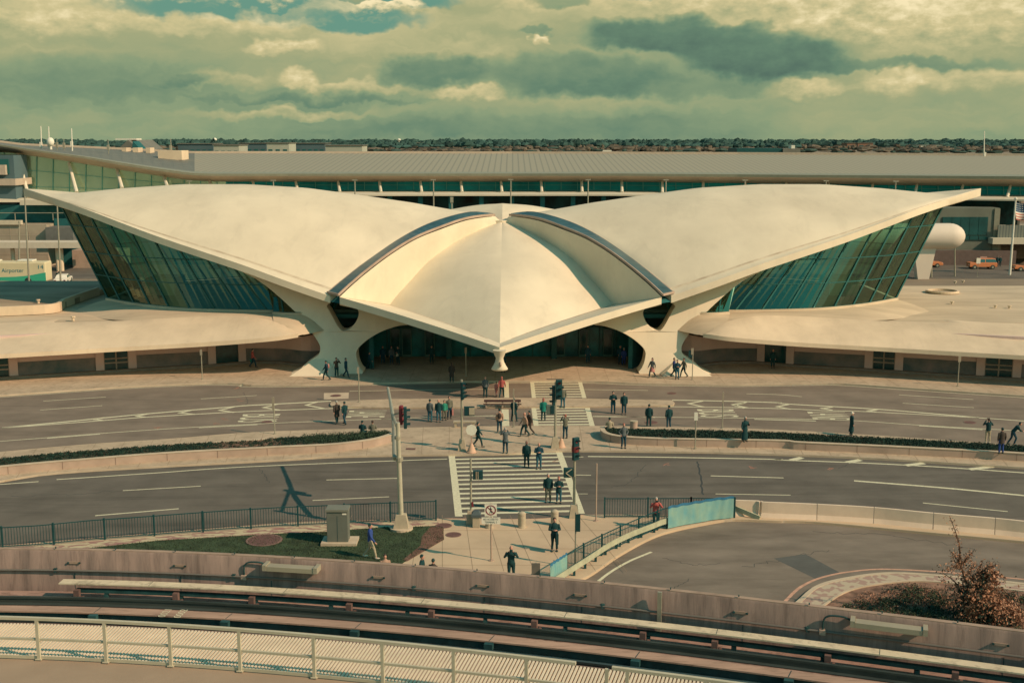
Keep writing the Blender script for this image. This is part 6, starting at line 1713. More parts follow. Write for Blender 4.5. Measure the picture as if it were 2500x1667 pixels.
zp = zr(1385, 1142, p.y); obj('pedestrian_signal', MB().box(p.x-.60, p.x-.08, p.y-.14, p.y+.14, zp-.52, zp), BLACKP, parent=S_, bevel=.02)
mb = MB().bar(Vector((p.x-.15, p.y-.15, zp-.02)), Vector((p.x-.48, p.y-.15, zp-.25)), .03, .05); mb.bar(Vector((p.x-.48, p.y-.15, zp-.25)), Vector((p.x-.15, p.y-.15, zp-.5)), .03, .05); obj('hood_edge', mb, BOLL, parent=S_)
S_, p = sigpole((1150, 1277), zr(1151, 1118, G(1150, 1277, .13).y), 'slim signal pole at the near left corner of the crossing beside the litter bin', r=.065)
zp = zr(1160, 1148, p.y); obj('pedestrian_signal', MB().box(p.x+.12, p.x+.66, p.y-.14, p.y+.14, zp-.48, zp), BLACKP, parent=S_, bevel=.02)
for dx in (.28, .38): obj('hood_edge', MB().box(p.x+dx, p.x+dx+.04, p.y-.17, p.y-.141, zp-.46, zp-.03), BOLL, parent=S_)
obj('push_button', MB().box(p.x+.04, p.x+.14, p.y-.1, p.y, 1.1, 1.35), RED, parent=S_)
# tall combined pole with curved arm
p = G(980, 1291, .14); S_ = thing('traffic_signal', 'tallest steel signal pole with tapered arm, standing in the grass beside the cabinet', 'traffic light', tuple(p))
zt = zr(974, 1031, p.y)
obj('pole', MB().tube([p, Vector((p.x-.10, p.y, zt))], [.15, .11], 14), mat('pole_bright_steel', see(206, 192, 152), .4, .3, var=.06, scale=3), parent=S_, smooth=True)
obj('base', MB().add([Vector((p.x+dx*w, p.y+dy*w, zz)) for zz, w in ((.14, 1), (.3, .95), (.98, .62)) for dx, dy in ((-.42, -.35), (.42, -.35), (.42, .35), (-.42, .35))], [(0, 1, 5, 4), (1, 2, 6, 5), (2, 3, 7, 6), (3, 0, 4, 7), (4, 5, 9, 8), (5, 6, 10, 9), (6, 7, 11, 10), (7, 4, 8, 11), (8, 9, 10, 11)]), BOLL, parent=S_)
obj('plinth', MB().tube([p+Vector((0, 0, -.02)), p+Vector((0, 0, .12))], .62, 20), CURB, parent=S_)
far_ = V(947, 947, p.y+9.3); lo = Vector((p.x-.30, p.y+.05, zr(972, 1120, p.y)))
up_ = Vector((p.x-.12, p.y+.05, zt-.35))
obj('arm', MB().tube(catmull([lo, V(962, 1040, p.y+3.2), V(955, 990, p.y+6.3), far_], 5), [.13]*6+[.11]*5+[.09]*5, 8), STEEL, parent=S_, smooth=True)
obj('arm_brace', MB().tube([up_, V(958, 1008, p.y+5.2)], .08, 8), STEEL, parent=S_)
obj('clamp', MB().tube([Vector((p.x-.12, p.y, zt-.9)), Vector((p.x-.12, p.y, zt-.75))], .17, 10), STEEL, parent=S_); obj('clamp', MB().tube([Vector((p.x-.05, p.y, lo.z-.1)), Vector((p.x-.05, p.y, lo.z+.1))], .2, 10), STEEL, parent=S_)
hq = V(979, 990, p.y+4.0); head(S_, hq.x, hq.y, hq.z, 3, math.radians(80), m=RED, h=.36, w=.34); hq = V(989, 994, p.y+3.6); head(S_, hq.x, hq.y, hq.z, 3, math.radians(95), h=.40, w=.36)
obj('signal_bracket', MB().bar(V(960, 1012, p.y+4.6), V(990, 1004, p.y+3.7), .07), STEEL, parent=S_)
# pillars with cone bases: round sign seen from behind, and a small rod
p = G(1151, 1104, .13); RS = thing('round_sign', 'white octagonal sign on a rod standing in a pale cone base', 'sign', tuple(p))
zc_ = zr(1151, 1049, p.y); obj('rod', MB().tube([p, Vector((p.x, p.y, zc_+.4))], .03, 8), mat('rod_pink', see(196, 150, 118), .6), parent=RS)
obj('sign_panel', MB().tube([Vector((p.x, p.y-.05, zc_)), Vector((p.x, p.y-.035, zc_))], .38, 8), WHITE, parent=RS, label='white octagonal panel')
obj('cone_base', MB().tube([p, p+Vector((0, 0, .06)), p+Vector((0, 0, .07)), p+Vector((0, 0, .62))], [.34, .34, .30, .09], 16), mat('cone_pale', see(212, 168, 128), .7, var=.08), parent=RS, smooth=True)
p = G(1370.5, 1091, .13); RS = thing('traffic_cone', 'pale orange cone with a thin rod beside the right median signal pole', 'traffic cone', tuple(p))
obj('cone', MB().tube([p, p+Vector((0, 0, .05)), p+Vector((0, 0, .06)), p+Vector((0, 0, .62))], [.30, .30, .26, .07], 16), MATS['cone_pale'], parent=RS, smooth=True)
obj('rod', MB().tube([p, p+Vector((-.03, 0, 1.75))], .022, 8), CONCW, parent=RS)
p = G(*q('A4', (279, 1490))[0], 5.2); CN = thing('traffic_cone', 'orange traffic cone inside the glass wall of the right wing', 'traffic cone', tuple(p))
obj('cone', MB().tube([p, p+Vector((0, 0, .05)), p+Vector((0, 0, .06)), p+Vector((0, 0, .75))], [.26, .26, .2, .04], 12), mat('cone_orange', (.8, .25, .08), .6), parent=CN)
# ------------------------------------------------------------------ vehicles
TAXI = mat('taxi_orange', see(214, 128, 74), .35, var=.03, spec=.5); TYRE = mat('tyre_dark', (.02, .05, .05), .8, var=0); WIN = mat('car_glass', (.03, .12, .11), .1, var=0, spec=.8)
def car(kind, loc, rot, paint, label, cat):
    R_ = thing(kind, label, cat, tuple(loc), 'orange cabs on the road behind the right wing' if paint is TAXI else None, rot)
    if kind == 'off_roader': low, roof = [(-2.2, .35), (-2.22, .85), (-2.1, 1.05), (2.2, 1.05), (2.28, .8), (2.25, .35)], [(-2.1, 1.05), (-1.9, 1.68), (.55, 1.70), (1.15, 1.05)]
    else: low, roof = [(-2.45, .35), (-2.48, .75), (-2.3, .92), (2.2, .88), (2.42, .68), (2.4, .35)], [(-1.65, .92), (-1.05, 1.38), (.35, 1.40), (1.05, .90)]
    def ext_(prof, w0, w1):
        n = len(prof); zmn = min(z for _, z in prof); zmx = max(z for _, z in prof); mb = MB()
        A_ = [Vector((x, -(w0+(w1-w0)*(z-zmn)/(zmx-zmn)), z)) for x, z in prof]; B_ = [Vector((v.x, -v.y, v.z)) for v in A_]
        mb.add(A_+B_, [tuple(range(n)), tuple(range(2*n-1, n-1, -1))]+[(i, (i+1) % n, n+(i+1) % n, n+i) for i in range(n)]); return mb
    obj('body', ext_(low, .90, .88), paint, parent=R_, local=True, bevel=.06)
    obj('cabin', ext_(roof, .84, .68), paint, parent=R_, local=True, bevel=.05)
    zr0, zr1 = roof[0][1], roof[1][1]
    for k, (x0, x1) in enumerate(((roof[1][0]+.05, -.35), (-.22, roof[2][0]-.02))):
        for s in (-1, 1):
            y0, y1 = (.84-.16*.15)*s, (.84-.16*.82)*s
            obj('side_window', MB().add([Vector((x0-.25*(k == 0), y0+.02*s, zr0+.06)), Vector((x1+.35*(k == 1), y0+.02*s, zr0+.06)), Vector((x1, y1+.02*s, zr1-.08)), Vector((x0, y1+.02*s, zr1-.08))], [(0, 1, 2, 3)]), WIN, parent=R_, local=True)
    for x in (-1.45, 1.45):
        for s in (-1, 1):
            wh = obj('wheel', MB().tube([Vector((x, s*.80, .34)), Vector((x, s*.96, .34))], .34, 16), TYRE, parent=R_, local=True)
            obj('rim', MB().tube([Vector((x, s*.955, .34)), Vector((x, s*.972, .34))], .19, 12), STEEL, parent=wh, local=True)
    for s in (-1, 1):
        obj('headlight', MB().box(2.36 if kind != 'off_roader' else 2.22, 2.43 if kind != 'off_roader' else 2.30, s*.62-.14, s*.62+.14, .58, .72), WHITE, parent=R_, local=True)
        obj('tail_light', MB().box(-2.52 if kind != 'off_roader' else -2.26, -2.44 if kind != 'off_roader' else -2.18, s*.65-.12, s*.65+.12, .6, .8), LENSR, parent=R_, local=True)
    if paint is TAXI: obj('roof_sign', MB().box(-.75, .35, -.18, .18, zr1+.012, zr1+.26), mat('roof_ad', see(190, 150, 122), .5), parent=R_, local=True)
    return R_
p = G(2262, 652); car('cab', (p.x, p.y, .01), 0, TAXI, 'orange saloon cab just right of the white tube leg', 'taxi')
p = G(2396, 656); car('off_roader', (p.x, p.y, .01), math.pi, TAXI, 'orange off-roader cab parked behind the white notice board', 'taxi')
p = G(2508, 661); car('cab', (p.x, p.y, .01), math.pi, TAXI, 'orange saloon cab cut by the right picture edge', 'taxi')
p = G(214, 673); car('car', (p.x, 172, .01), math.radians(100), mat('car_white', see(232, 216, 180), .35, var=0), 'small white car left of the glass wall base', 'car')
for px, c_, lab in ((2452, mat('truck_white', see(220, 205, 170), .5, var=0), 'pale truck on the raised road left of the flagpole'), (2474, TAXI, 'orange van on the raised road behind the flagpole'), (2494, WHITE, 'white van on the raised road at the right picture edge')):
    p = V(px, 548, 200); TR = thing('van', lab, 'van', (p.x, 200, dk), 'vehicles on the raised road')
    obj('body', MB().box(p.x-1.0, p.x+1.5, 199.4, 201.2, dk+.35, dk+1.9), c_, parent=TR, bevel=.08); obj('cab', MB().box(p.x-1.9, p.x-1.02, 199.4, 201.2, dk+.35, dk+1.4), c_, parent=TR, bevel=.1)
    obj('windscreen', MB().box(p.x-1.93, p.x-1.905, 199.6, 201.0, dk+.85, dk+1.3), WIN, parent=TR)
    for x in (-1.3, .9): obj('wheel', MB().tube([Vector((p.x+x, 199.36, dk+.34)), Vector((p.x+x, 199.6, dk+.34))], .34, 12), TYRE, parent=TR)
# bus
e = V(119, 660, 172); ln = 11.5; Bz = .35
BU = thing('bus', 'cream airport coach with green swoosh and blue writing at the left edge', 'bus', (e.x-ln/2, 172, 0))
obj('body', MB().box(e.x-ln, e.x, 170.8, 173.3, .4, 3.25), mat('bus_cream', see(226, 204, 150), .4, var=.03, scale=.5), parent=BU, bevel=.18)
obj('roof_unit', MB().box(e.x-4.2, e.x-2.0, 171.2, 172.9, 3.27, 3.5), WHITE, parent=BU, bevel=.06); obj('roof_unit', MB().box(e.x-9, e.x-7, 171.2, 172.9, 3.27, 3.45), WHITE, parent=BU, bevel=.06)
sw_ = [(-ln, .5), (0, .5), (0, 1.75), (-.8, 1.62), (-2.4, 1.30), (-4.5, 1.12), (-7, 1.05), (-ln, 1.10)]
obj('green_swoosh', MB().add([Vector((e.x+x*.995, 170.785, z)) for x, z in sw_], [tuple(range(len(sw_)))]), mat('bus_green', (.05, .42, .27), .4, var=0), parent=BU)
obj('window', MB().box(e.x-ln+.3, e.x-7.6, 170.77, 170.79, 1.9, 2.8), WIN, parent=BU)
BT = mat('bus_text_blue', (.02, .20, .24), .5, var=0)
text3('Airporter', (e.x-4.75, 170.78, 1.95), 3.2, .75, BU, BT); text3('NYC', (e.x-7.2, 170.78, 1.92), 1.2, .6, BU, mat('bus_green', (0, 0, 0))); text3('14', (e.x-.65, 170.78, 2.55), .75, .55, BU, BT)
for x in (-9.2, -2.6): obj('wheel', MB().tube([Vector((e.x+x, 170.75, .5)), Vector((e.x+x, 171.1, .5))], .5, 16), TYRE, parent=BU)
# ------------------------------------------------------------------ people
SKIN = mat('skin', see(196, 140, 108), .6, var=0); SKIN2 = mat('skin_dark', see(120, 84, 66), .6, var=0)
SHOE = mat('shoe_dark', (.012, .055, .055), .6, var=0)
CL = {}
def cloth(n, *c): CL[n] = mat('cloth_'+n, c, .85, var=.12, scale=5)
cloth('black', .008, .050, .055); cloth('navy', .012, .058, .085); cloth('grey', *see(96, 100, 90)); cloth('olive', *see(112, 108, 84)); cloth('tan', *see(186, 146, 112)); cloth('pink', *see(196, 128, 108))
cloth('teal', .012, .20, .16); cloth('red', *see(182, 92, 78)); cloth('green', .03, .26, .18); cloth('blue', .03, .07, .26); cloth('jeans', .03, .12, .16); cloth('khaki', *see(176, 158, 120)); cloth('brown', .06, .05, .042); cloth('purple', .03, .04, .13); cloth('white', *see(226, 206, 168))
HAIR = {'dark': mat('hair_dark', (.010, .045, .045), .7, var=0), 'brown': mat('hair_brown', (.06, .045, .035), .7, var=0), 'grey': mat('hair_grey', see(170, 160, 134), .7, var=0), 'red': mat('hair_red', see(160, 92, 72), .7, var=0), 'none': None, 'white': mat('cap_white', see(232, 214, 176), .7, var=0)}
DG = None
def fuse(mb, vox, name, m, parent, smooth=True, extra=None):
    me = bpy.data.meshes.new('tmp'); me.from_pydata([tuple(v) for v in mb.v], [], mb.f)
    bm = bmesh.new(); bm.from_mesh(me); bmesh.ops.recalc_face_normals(bm, faces=bm.faces); bm.to_mesh(me); bm.free()
    o = bpy.data.objects.new('tmp', me); C.objects.link(o)
    r = o.modifiers.new('r', 'REMESH'); r.mode = 'VOXEL'; r.voxel_size = vox
    s = o.modifiers.new('s', 'SMOOTH'); s.factor = .5; s.iterations = 2
    dg = bpy.context.evaluated_depsgraph_get(); me2 = bpy.data.meshes.new_from_object(o.evaluated_get(dg))
    bpy.data.objects.remove(o); bpy.data.meshes.remove(me)
    me2.name = name; me2.materials.clear(); me2.materials.append(m)
    me2.polygons.foreach_set('use_smooth', [True]*len(me2.polygons))
    oo = bpy.data.objects.new(name, me2); C.objects.link(oo); oo.parent = parent
    return oo
def person(px, py, face, pose, top, leg, hair, label, h=1.74, z=.13, skin=None, long=0, bag=None, loc=None, lean=0, skirt=0, head_px=None, seat=.42):
    """face: heading in degrees, 0 = towards the camera, 90 = towards picture right"""
    if loc is not None: p = Vector(loc)
    elif head_px: p = G(px, py, z+h); p.z = z
    else: p = G(px, py, z)
    P_ = thing('person', label, 'person', tuple(p), None, math.radians(face)); P_.scale = (h/1.74,)*3
    sk = skin or SKIN; rnd = random.Random(int(px*7+py))
    # joints; the figure faces -Y
    sit = pose == 'sit'
    hz = .92 if not sit else seat+.08
    pel = Vector((0, 0, hz)); 
    ln_ = math.radians(lean)+(math.radians(38) if pose == 'bend' else 0)
    def tor(hh, x=0, y=0):
        v = Vector((x, y, hh)); return pel+Vector((v.x, v.y*math.cos(ln_)-v.z*math.sin(ln_), v.z*math.cos(ln_)+v.y*math.sin(ln_)*-1))
    chest = tor(.34); neck = tor(.54); headc = tor(.70, 0, -.015); sh = {s: tor(.475, s*.185) for s in (-1, 1)}
    if sit: kn = {s: Vector((s*.11, -.42, seat+.06)) for s in (-1, 1)}; an = {s: Vector((s*.11, -.46, .09+max(0, seat-.45))) for s in (-1, 1)}
    elif pose == 'walk': kn = {-1: Vector((-.09, -.20, .50)), 1: Vector((.09, .06, .49))}; an = {-1: Vector((-.09, -.28, .09)), 1: Vector((.09, .34, .14))}
    elif pose == 'bend': kn = {-1: Vector((-.1, -.22, .48)), 1: Vector((.1, .05, .47))}; an = {-1: Vector((-.1, -.1, .09)), 1: Vector((.1, .28, .09))}
    elif pose == 'wide': kn = {-1: Vector((-.17, -.02, .49)), 1: Vector((.15, .0, .49))}; an = {-1: Vector((-.24, 0, .09)), 1: Vector((.20, .03, .09))}
    else: kn = {-1: Vector((-.10, -.03, .49)), 1: Vector((.11, -.01, .49))}; an = {-1: Vector((-.12, .02, .09)), 1: Vector((.13, .03, .09))}
    hip = {s: pel+Vector((s*.10, 0, -.02)) for s in (-1, 1)}
    def arm(s):
        S_ = sh[s]
        if pose == 'photo': return [S_, S_+Vector((s*.13, -.16, -.17)), S_+Vector((-s*.10, -.30, .16))]
        if pose == 'walk': d = .2*s; return [S_, S_+Vector((s*.06, d*.5, -.28)), S_+Vector((s*.05, d-.08, -.52))]
        if pose == 'fold': return [S_, S_+Vector((s*.09, -.03, -.27)), S_+Vector((-s*.10, -.24, -.24))]
        if pose == 'pocket': return [S_, S_+Vector((s*.13, .06, -.27)), S_+Vector((s*.02, -.08, -.46))]
        if pose == 'phone' and s == 1: return [S_, S_+Vector((s*.08, -.05, -.27)), S_+Vector((-s*.02, -.26, -.12))]
        if pose == 'phone': return [S_, S_+Vector((s*.06, .02, -.28)), S_+Vector((s*.06, -.03, -.54))]
        if pose == 'bend': return [S_, S_+Vector((s*.04, -.12, -.26)), S_+Vector((-s*.05, -.30, -.30))]
        if sit: return [S_, S_+Vector((s*.07, -.04, -.26)), S_+Vector((-s*.05, -.28, -.26))]
        return [S_, S_+Vector((s*.06, .02, -.28)), S_+Vector((s*.05, -.04, -.54))]
    arms = {s: arm(s) for s in (-1, 1)}
    # --- body: one continuous skin surface
    b = MB()
    b.tube([pel+Vector((0, 0, -.08)), pel, tor(.18), tor(.36), tor(.47), tor(.52)], [(.13, .09), (.15, .10), (.12, .09), (.15, .10), (.16, .085), (.07, .06)], 12)
    b.tube([tor(.49), tor(.60)], .053, 8)
    b.ell(headc, .076, .095, .118, 12, 9); b.ell(headc+Vector((0, -.03, -.055)), .055, .062, .058, 10, 6)
    b.tube([headc+Vector((0, -.085, .02)), headc+Vector((0, -.115, -.022))], [.012, .020], 6); 
    for s in (-1, 1): b.ell(headc+Vector((s*.077, .005, -.005)), .016, .022, .032, 6, 5)
    for s in (-1, 1):
        b.tube([hip[s], hip[s].lerp(kn[s], .5), kn[s], kn[s].lerp(an[s], .4), an[s]], [.082, .070, .052, .050, .036], 8)
        b.tube([an[s], an[s]+Vector((0, -.05, -.05)), an[s]+Vector((0, -.16, -.06))], [.038, .04, .03], 6)
        A_ = arms[s]; b.tube([A_[0], A_[0].lerp(A_[1], .5), A_[1], A_[1].lerp(A_[2], .5), A_[2]], [.05, .045, .038, .034, .026], 8)
        d = (A_[2]-A_[1]).normalized(); side = d.cross(Vector((s, .2, 0))).normalized()
        b.tube([A_[2], A_[2]+d*.05, A_[2]+d*.09], [(.030, .022), (.040, .020), (.036, .018)], 8)
        # fingers and thumb
        nrm_ = side.cross(d).normalized()
        for k in range(4):
            f0 = A_[2]+d*.085+side*((k-1.5)*.019); L_ = (.065, .078, .074, .058)[k]
            b.tube([f0, f0+d*L_*.5, f0+d*L_*.85-nrm_*.025], [.010, .010, .008], 5)
        f0 = A_[2]+d*.03+side*.035*s; b.tube([f0, f0+d*.035+side*.025*s, f0+d*.06+side*.028*s], [.012, .011, .009], 5)
    body = fuse(b, .017, 'body', sk, P_)
    # eyes and mouth as part of the face
    e = MB()
    for s in (-1, 1): e.ell(headc+Vector((s*.030, -.088, .004)), .011, .006, .007, 6, 4)
    e.ell(headc+Vector((0, -.090, -.062)), .020, .006, .006, 6, 4)
    obj('face_features', e, HAIR['dark'], parent=P_, local=True, recalc=False)
    # --- trousers
    t = MB(); t.tube([pel+Vector((0, 0, -.12)), pel, pel+(tor(.14)-pel)], [(.15, .115), (.172, .122), (.155, .115)], 12)
    for s in (-1, 1): t.tube([hip[s], hip[s].lerp(kn[s], .5), kn[s], kn[s].lerp(an[s], .5), an[s].lerp(kn[s], .04)], [.10, .090, .072, .066, .062], 10)
    fuse(t, .026, 'trousers' if leg != 'skin' else 'tights', CL[leg] if leg != 'skin' else CL['black'], P_)
    # --- jacket
    j = MB()
    low = -.10-long; wl = .17+long*.10
    if long and not sit:
        j.tube([pel+Vector((0, .02, low)), pel+Vector((0, 0, low*.5)), pel, tor(.18), tor(.36), tor(.475), tor(.535)], [(wl, wl*.85), (.185+long*.04, .15), (.175, .132), (.16, .122), (.185, .130), (.19, .112), (.09, .08)], 12)
    else:
        j.tube([pel+Vector((0, 0, -.07)), pel, tor(.18), tor(.36), tor(.475), tor(.535)], [(.178, .13), (.178, .132), (.160, .125), (.185, .132), (.19, .115), (.09, .08)], 12)
    for s in (-1, 1):
        A_ = arms[s]; j.tube([A_[0], A_[0].lerp(A_[1], .5), A_[1], A_[1].lerp(A_[2], .5), A_[2].lerp(A_[1], .06)], [.075, .066, .060, .054, .048], 8)
    j.tube([tor(.50), tor(.575)], [.085, .075], 8)
    fuse(j, .026, 'coat' if long else 'jacket', CL[top], P_)
    if skirt:
        s_ = MB(); s_.tube([pel+Vector((0, 0, -.42)), pel+Vector((0, 0, -.2)), pel+Vector((0, 0, .05))], [(.26, .24), (.21, .18), (.16, .13)], 14); fuse(s_, .03, 'skirt', CL['pink'], P_)
    # --- shoes
    for s in (-1, 1):
        a = an[s]; m_ = MB(); m_.ell(a+Vector((0, -.07, -.055)), .048, .135, .045, 10, 6); m_.ell(a+Vector((0, .01, -.02)), .045, .055, .055, 8, 5)
        obj('shoe', m_, SHOE if leg != 'khaki' else CL['white'], parent=P_, local=True, smooth=True, recalc=False)
    # --- hair
    if HAIR.get(hair):
        m_ = MB()
        m_.ell(headc+Vector((0, .018, .028)), .088, .098, .108, 12, 8)
        if hair == 'white': m_.ell(headc+Vector((0, -.09, .05)), .07, .07, .015, 10, 4)
        if skirt or 'woman' in label: m_.ell(headc+Vector((0, .06, -.08)), .082, .06, .13, 10, 7)
        vs = []
        for v in m_.v:
            q_ = Vector(v)-headc
            if q_.y < -.055 and q_.z < .045 and hair != 'white': q_.y = -.055+(q_.y+.055)*.1
            vs.append(tuple(headc+q_))
        m_.v = vs
        obj('hair' if hair != 'white' else 'cap', m_, HAIR[hair], parent=P_, local=True, smooth=True, recalc=False)
    if pose == 'photo':
        hm = (arms[1][2]+arms[-1][2])/2+Vector((0, -.07, .06)); obj('camera', MB().box(hm.x-.07, hm.x+.07, hm.y-.03, hm.y+.03, hm.z-.045, hm.z+.045).tube([hm+Vector((0, -.03, 0)), hm+Vector((0, -.08, 0))], .032, 10), HAIR['dark'], parent=P_, local=True)
    if bag == 'backpack_pink' or bag == 'backpack':
        c = tor(.32, 0, .19); m_ = MB(); m_.ell(c, .15, .10, .22, 10, 8); obj('backpack', m_, CL['pink'] if bag.endswith('pink') else CL['brown'], parent=P_, local=True, smooth=True, recalc=False)
    elif bag:
        col, hh, w = bag; A_ = arms[1 if hh > 0 else -1]; c = A_[2]+Vector((0, 0, -.12-abs(hh)*.5))
        m_ = MB().box(c.x-.06, c.x+.06, c.y-w/2, c.y+w/2, c.z-abs(hh)/2, c.z+abs(hh)/2); m_.tube([c+Vector((0, -w*.2, abs(hh)/2)), A_[2]+Vector((0, -.03, -.06)), A_[2]+Vector((0, .05, -.06)), c+Vector((0, w*.2, abs(hh)/2))], .012, 6)
        obj('bag', m_, CL[col], parent=P_, local=True, bevel=.02)
    return P_
W_ = .13
# on the far pavement
person(618, 897, 95, 'walk', 'red', 'navy', 'dark', 'person in red top carrying a teal bag before the left annex wall', bag=('teal', .3, .3))
person(797, 928, -80, 'walk', 'navy', 'black', 'dark', 'person in dark clothes with pink backpack left of the left pier foot', bag='backpack_pink')
person(822, 920, 30, 'photo', 'brown', 'black', 'dark', 'person with raised camera and red shirt before the left pier', bag=None)
person(845, 921, 70, 'walk', 'navy', 'navy', 'dark', 'person in navy striding right, just beside the left pier')
person(935, 889, 0, 'stand', 'navy', 'navy', 'dark', 'person in deep shade left of the entrance doors', z=W_)
person(956, 889, 20, 'stand', 'grey', 'navy', 'dark', 'person in grey jacket in the shade by the left entrance doors')
person(972, 890, -30, 'fold', 'black', 'black', 'dark', 'person in black holding pale papers in the left entrance shade', bag=('white', .2, .2))
person(902, 901, 90, 'walk', 'navy', 'black', 'dark', 'person crouched in shade right behind the left pier', h=1.6)
person(1054, 888, 0, 'stand', 'black', 'black', 'dark', 'person in black standing before the dark glass left of the spout')
person(1103, 933, 180, 'stand', 'brown', 'black', 'brown', 'woman in long dark coat standing in the roof shadow at the kerb', long=.35)
person(1228, 909, 0, 'stand', 'black', 'black', 'dark', 'person behind the concrete roof spout, only legs showing')
person(1435, 887, 10, 'stand', 'navy', 'navy', 'dark', 'person in navy by the right entrance doors')
person(1514, 889, 0, 'pocket', 'navy', 'navy', 'grey', 'taller of the two people in the right entrance shade')
person(1523, 891, 160, 'stand', 'blue', 'blue', 'grey', 'person in bright blue jacket in the right entrance shade', h=1.62)
person(1592, 921, -50, 'walk', 'grey', 'skin', 'brown', 'woman in pink skirt and grey jacket walking before the right pier', skirt=1)
person(1645, 921, 60, 'walk', 'purple', 'black', 'dark', 'person in purple jacket behind the couple at the right pier')
person(1653, 926, 0, 'fold', 'navy', 'jeans', 'dark', 'person in dark jacket and jeans facing the road at the right pier')
person(1669, 921, -70, 'walk', 'olive', 'black', 'brown', 'person stepping left behind the pair at the right pier')
person(1886, 898, 0, 'stand', 'black', 'black', 'none', 'pale faced person standing in the dark right annex doorway')
# crossing group, far lanes
person(1185, 970, 175, 'stand', 'grey', 'black', 'none', 'person in grey pullover beside the child at the far crossing', z=0)
person(1212, 968, 200, 'walk', 'pink', 'pink', 'brown', 'small child in pink between two adults at the far crossing', h=1.25, z=0)
person(1225, 970, 165, 'walk', 'red', 'black', 'red', 'woman in coral top holding the child in pink', z=0)
person(823, 1034, 200, 'walk', 'brown', 'black', 'grey', 'person in long brown coat, left one of the walking couple', z=0, long=.3)
person(842, 1036, 215, 'walk', 'black', 'navy', 'dark', 'person in black jacket, right one of the walking couple', z=0)
person(1050, 1030, 160, 'stand', 'grey', 'jeans', 'dark', 'leftmost person in grey of the group of four in the lane', z=0)
person(1071, 1030, 0, 'stand', 'black', 'jeans', 'none', 'person in black vest over pale shirt in the group of four', z=0)
person(1085, 1026, 10, 'stand', 'green', 'olive', 'dark', 'person in bright green jacket within the group of four', h=1.55, z=0)
person(1097, 1022, 15, 'stand', 'olive', 'navy', 'brown', 'person with a pink coat over the arm, right end of the group', z=0, bag=('pink', .45, .3))
person(1219.6, 1055, 180, 'stand', 'tan', 'navy', 'dark', 'person with brown backpack seen from behind at the crossing gap', bag='backpack')
person(1255, 1028, 150, 'wide', 'black', 'black', 'dark', 'person in long black coat by the thin grey post', long=.3, z=0)
person(1281, 1065, -70, 'walk', 'tan', 'black', 'none', 'man in tan shirt and black trousers striding on the median')
person(1292, 1061, -70, 'walk', 'brown', 'brown', 'dark', 'person in brown walking just behind the man in tan shirt')
person(1167, 1091, 100, 'walk', 'black', 'black', 'dark', 'person in black walking past the white octagonal sign')
person(1234, 1106, 180, 'photo', 'grey', 'navy', 'grey', 'person in grey jacket taking a picture at the kerb of the near crossing', long=.05)
person(1285.5, 1140, -5, 'stand', 'black', 'black', 'none', 'man in dark suit, left of two at the top of the near crossing', z=0, skin=SKIN2)
person(1315.5, 1145, 0, 'fold', 'navy', 'jeans', 'none', 'person in dark jacket and jeans, right of two at top of the near crossing', z=0)
person(1326.6, 1027, 180, 'stand', 'teal', 'black', 'red', 'woman in long teal coat with reddish hair on the far zebra stripes', z=0, long=.12)
person(1374, 996, 180, 'stand', 'olive', 'jeans', 'dark', 'person half hidden behind the dark signal heads', z=0)
person(1380, 1070, 190, 'photo', 'olive', 'navy', 'red', 'person in red cap photographing beside the cone with rod')
person(1496.5, 1009, 0, 'fold', 'black', 'jeans', 'dark', 'person in black holding something pale, left of two in the right lane', z=0)
person(1523, 1012, 0, 'stand', 'black', 'navy', 'brown', 'person in black coat, right of two in the right lane', z=0, long=.05)
person(1584, 1043, 170, 'stand', 'black', 'black', 'dark', 'person in black standing before the small drum bin', z=0)
person(1632.5, 1046, 195, 'stand', 'black', 'navy', 'dark', 'person in black standing right of the bin at the lane edge', z=0)
person(1522, 1094, 10, 'pocket', 'grey', 'navy', 'red', 'person in grey top and blue trousers before the right planter nose')
person(1818, 1078, 25, 'phone', 'black', 'black', 'grey', 'woman in full length black coat standing on the right planter', long=.68, z=.6)
person(2078, 1064, 95, 'stand', 'black', 'black', 'white', 'person with white cap and flared dark coat behind the right hedge', long=.5)
person(2411, 1081, 170, 'photo', 'black', 'khaki', 'brown', 'man in dark jacket and khaki trousers photographing at the far right')
person(2443.5, 1107, 180, 'stand', 'brown', 'blue', 'dark', 'person in brown coat and blue jeans on the right planter edge', long=.15, z=.6)
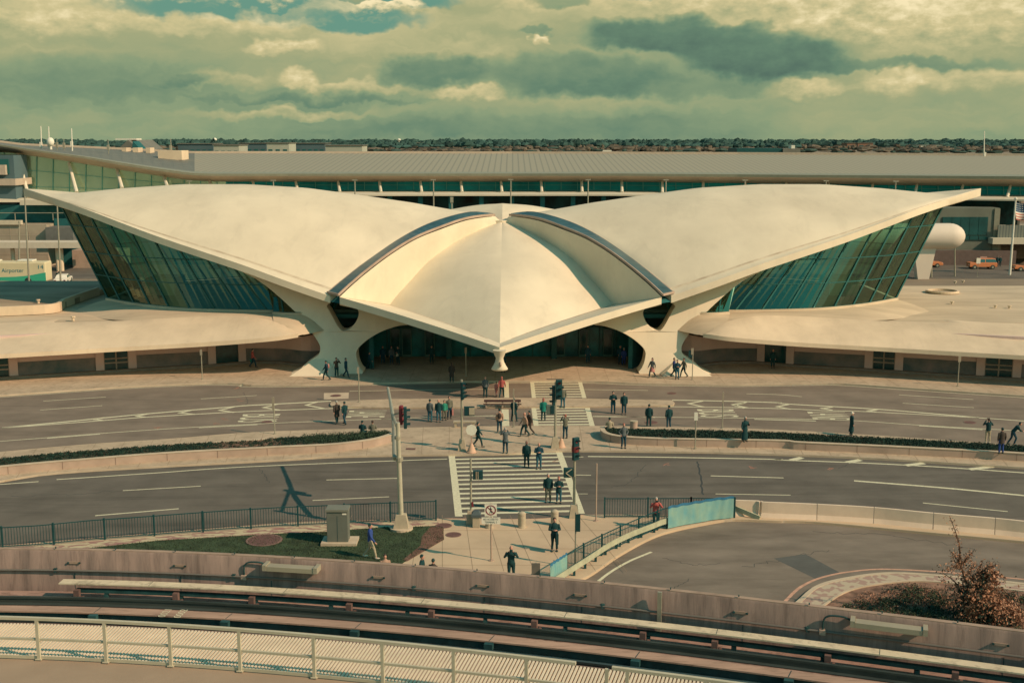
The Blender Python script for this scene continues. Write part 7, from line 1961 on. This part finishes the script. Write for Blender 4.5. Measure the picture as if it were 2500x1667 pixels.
person(2471, 1085, 80, 'bend', 'black', 'navy', 'dark', 'person bending forward at the far right picture edge')
# near crossing and plaza
person(1338, 1226, 0, 'stand', 'black', 'olive', 'grey', 'man in dark jacket and grey trousers walking down the near crossing', z=0)
person(1364, 1228, 0, 'fold', 'black', 'jeans', 'red', 'woman with red hair and dark coat on the near crossing', z=0, long=.12, h=1.6)
person(1353.5, 1345, 5, 'fold', 'black', 'black', 'brown', 'man in black suit holding a large black case on the plaza', h=1.78, bag=('black', .52, .50))
person(1600.5, 1290, 0, 'photo', 'red', 'black', 'grey', 'man in red and black photographing from the curved fence', h=1.76)
person(905, 1362, 85, 'walk', 'blue', 'khaki', 'dark', 'person in blue jacket and khaki trousers striding over the grass', h=1.8)
person(1248, 1331, 0, 'photo', 'black', 'black', 'none', 'bald man in black taking a picture behind the parapet', head_px=1, h=1.76)
person(940, 1352, 10, 'stand', 'tan', 'navy', 'brown', 'pink faced person whose head shows over the parapet by the grass', head_px=1, h=1.6)
person(1030, 1353, 80, 'pocket', 'black', 'black', 'dark', 'dark haired person in black, head and shoulders above the parapet', head_px=1, h=1.74)
person(1057.5, 1363, 150, 'stand', 'brown', 'black', 'dark', 'lower dark head just right of the man in black above the parapet', head_px=1, h=1.62)
# seated
def seated(px, py, face, *a, **k):
    p = G(px, py, .54); return person(px, py, face, 'sit', *a, loc=(p.x, p.y, .13), seat=.42, **k)
seated(885, 1057, 165, 'black', 'black', 'dark', 'person in black seated on the left planter curb, left of two')
seated(910, 1057, 190, 'olive', 'brown', 'brown', 'person in olive seated on the left planter curb, right of two')
seated(1488, 1049, 175, 'khaki', 'jeans', 'dark', 'person in pale jacket seated on the nose of the right planter')
for px, py, lab in ((2434, 650, 'dark clothed person on the pavement behind the orange off-roader, left one'), (2441, 651, 'dark clothed person on the pavement behind the orange off-roader, right one'), (140, 674, 'dark clothed person beside the bus tail')):
    p = G(px, py, 0)
    person(px, py, 0, 'stand', 'black', 'black', 'dark', lab, z=0, loc=(p.x, p.y, 0) if px > 1000 else (V(px, 660, 173).x, 173, 0))
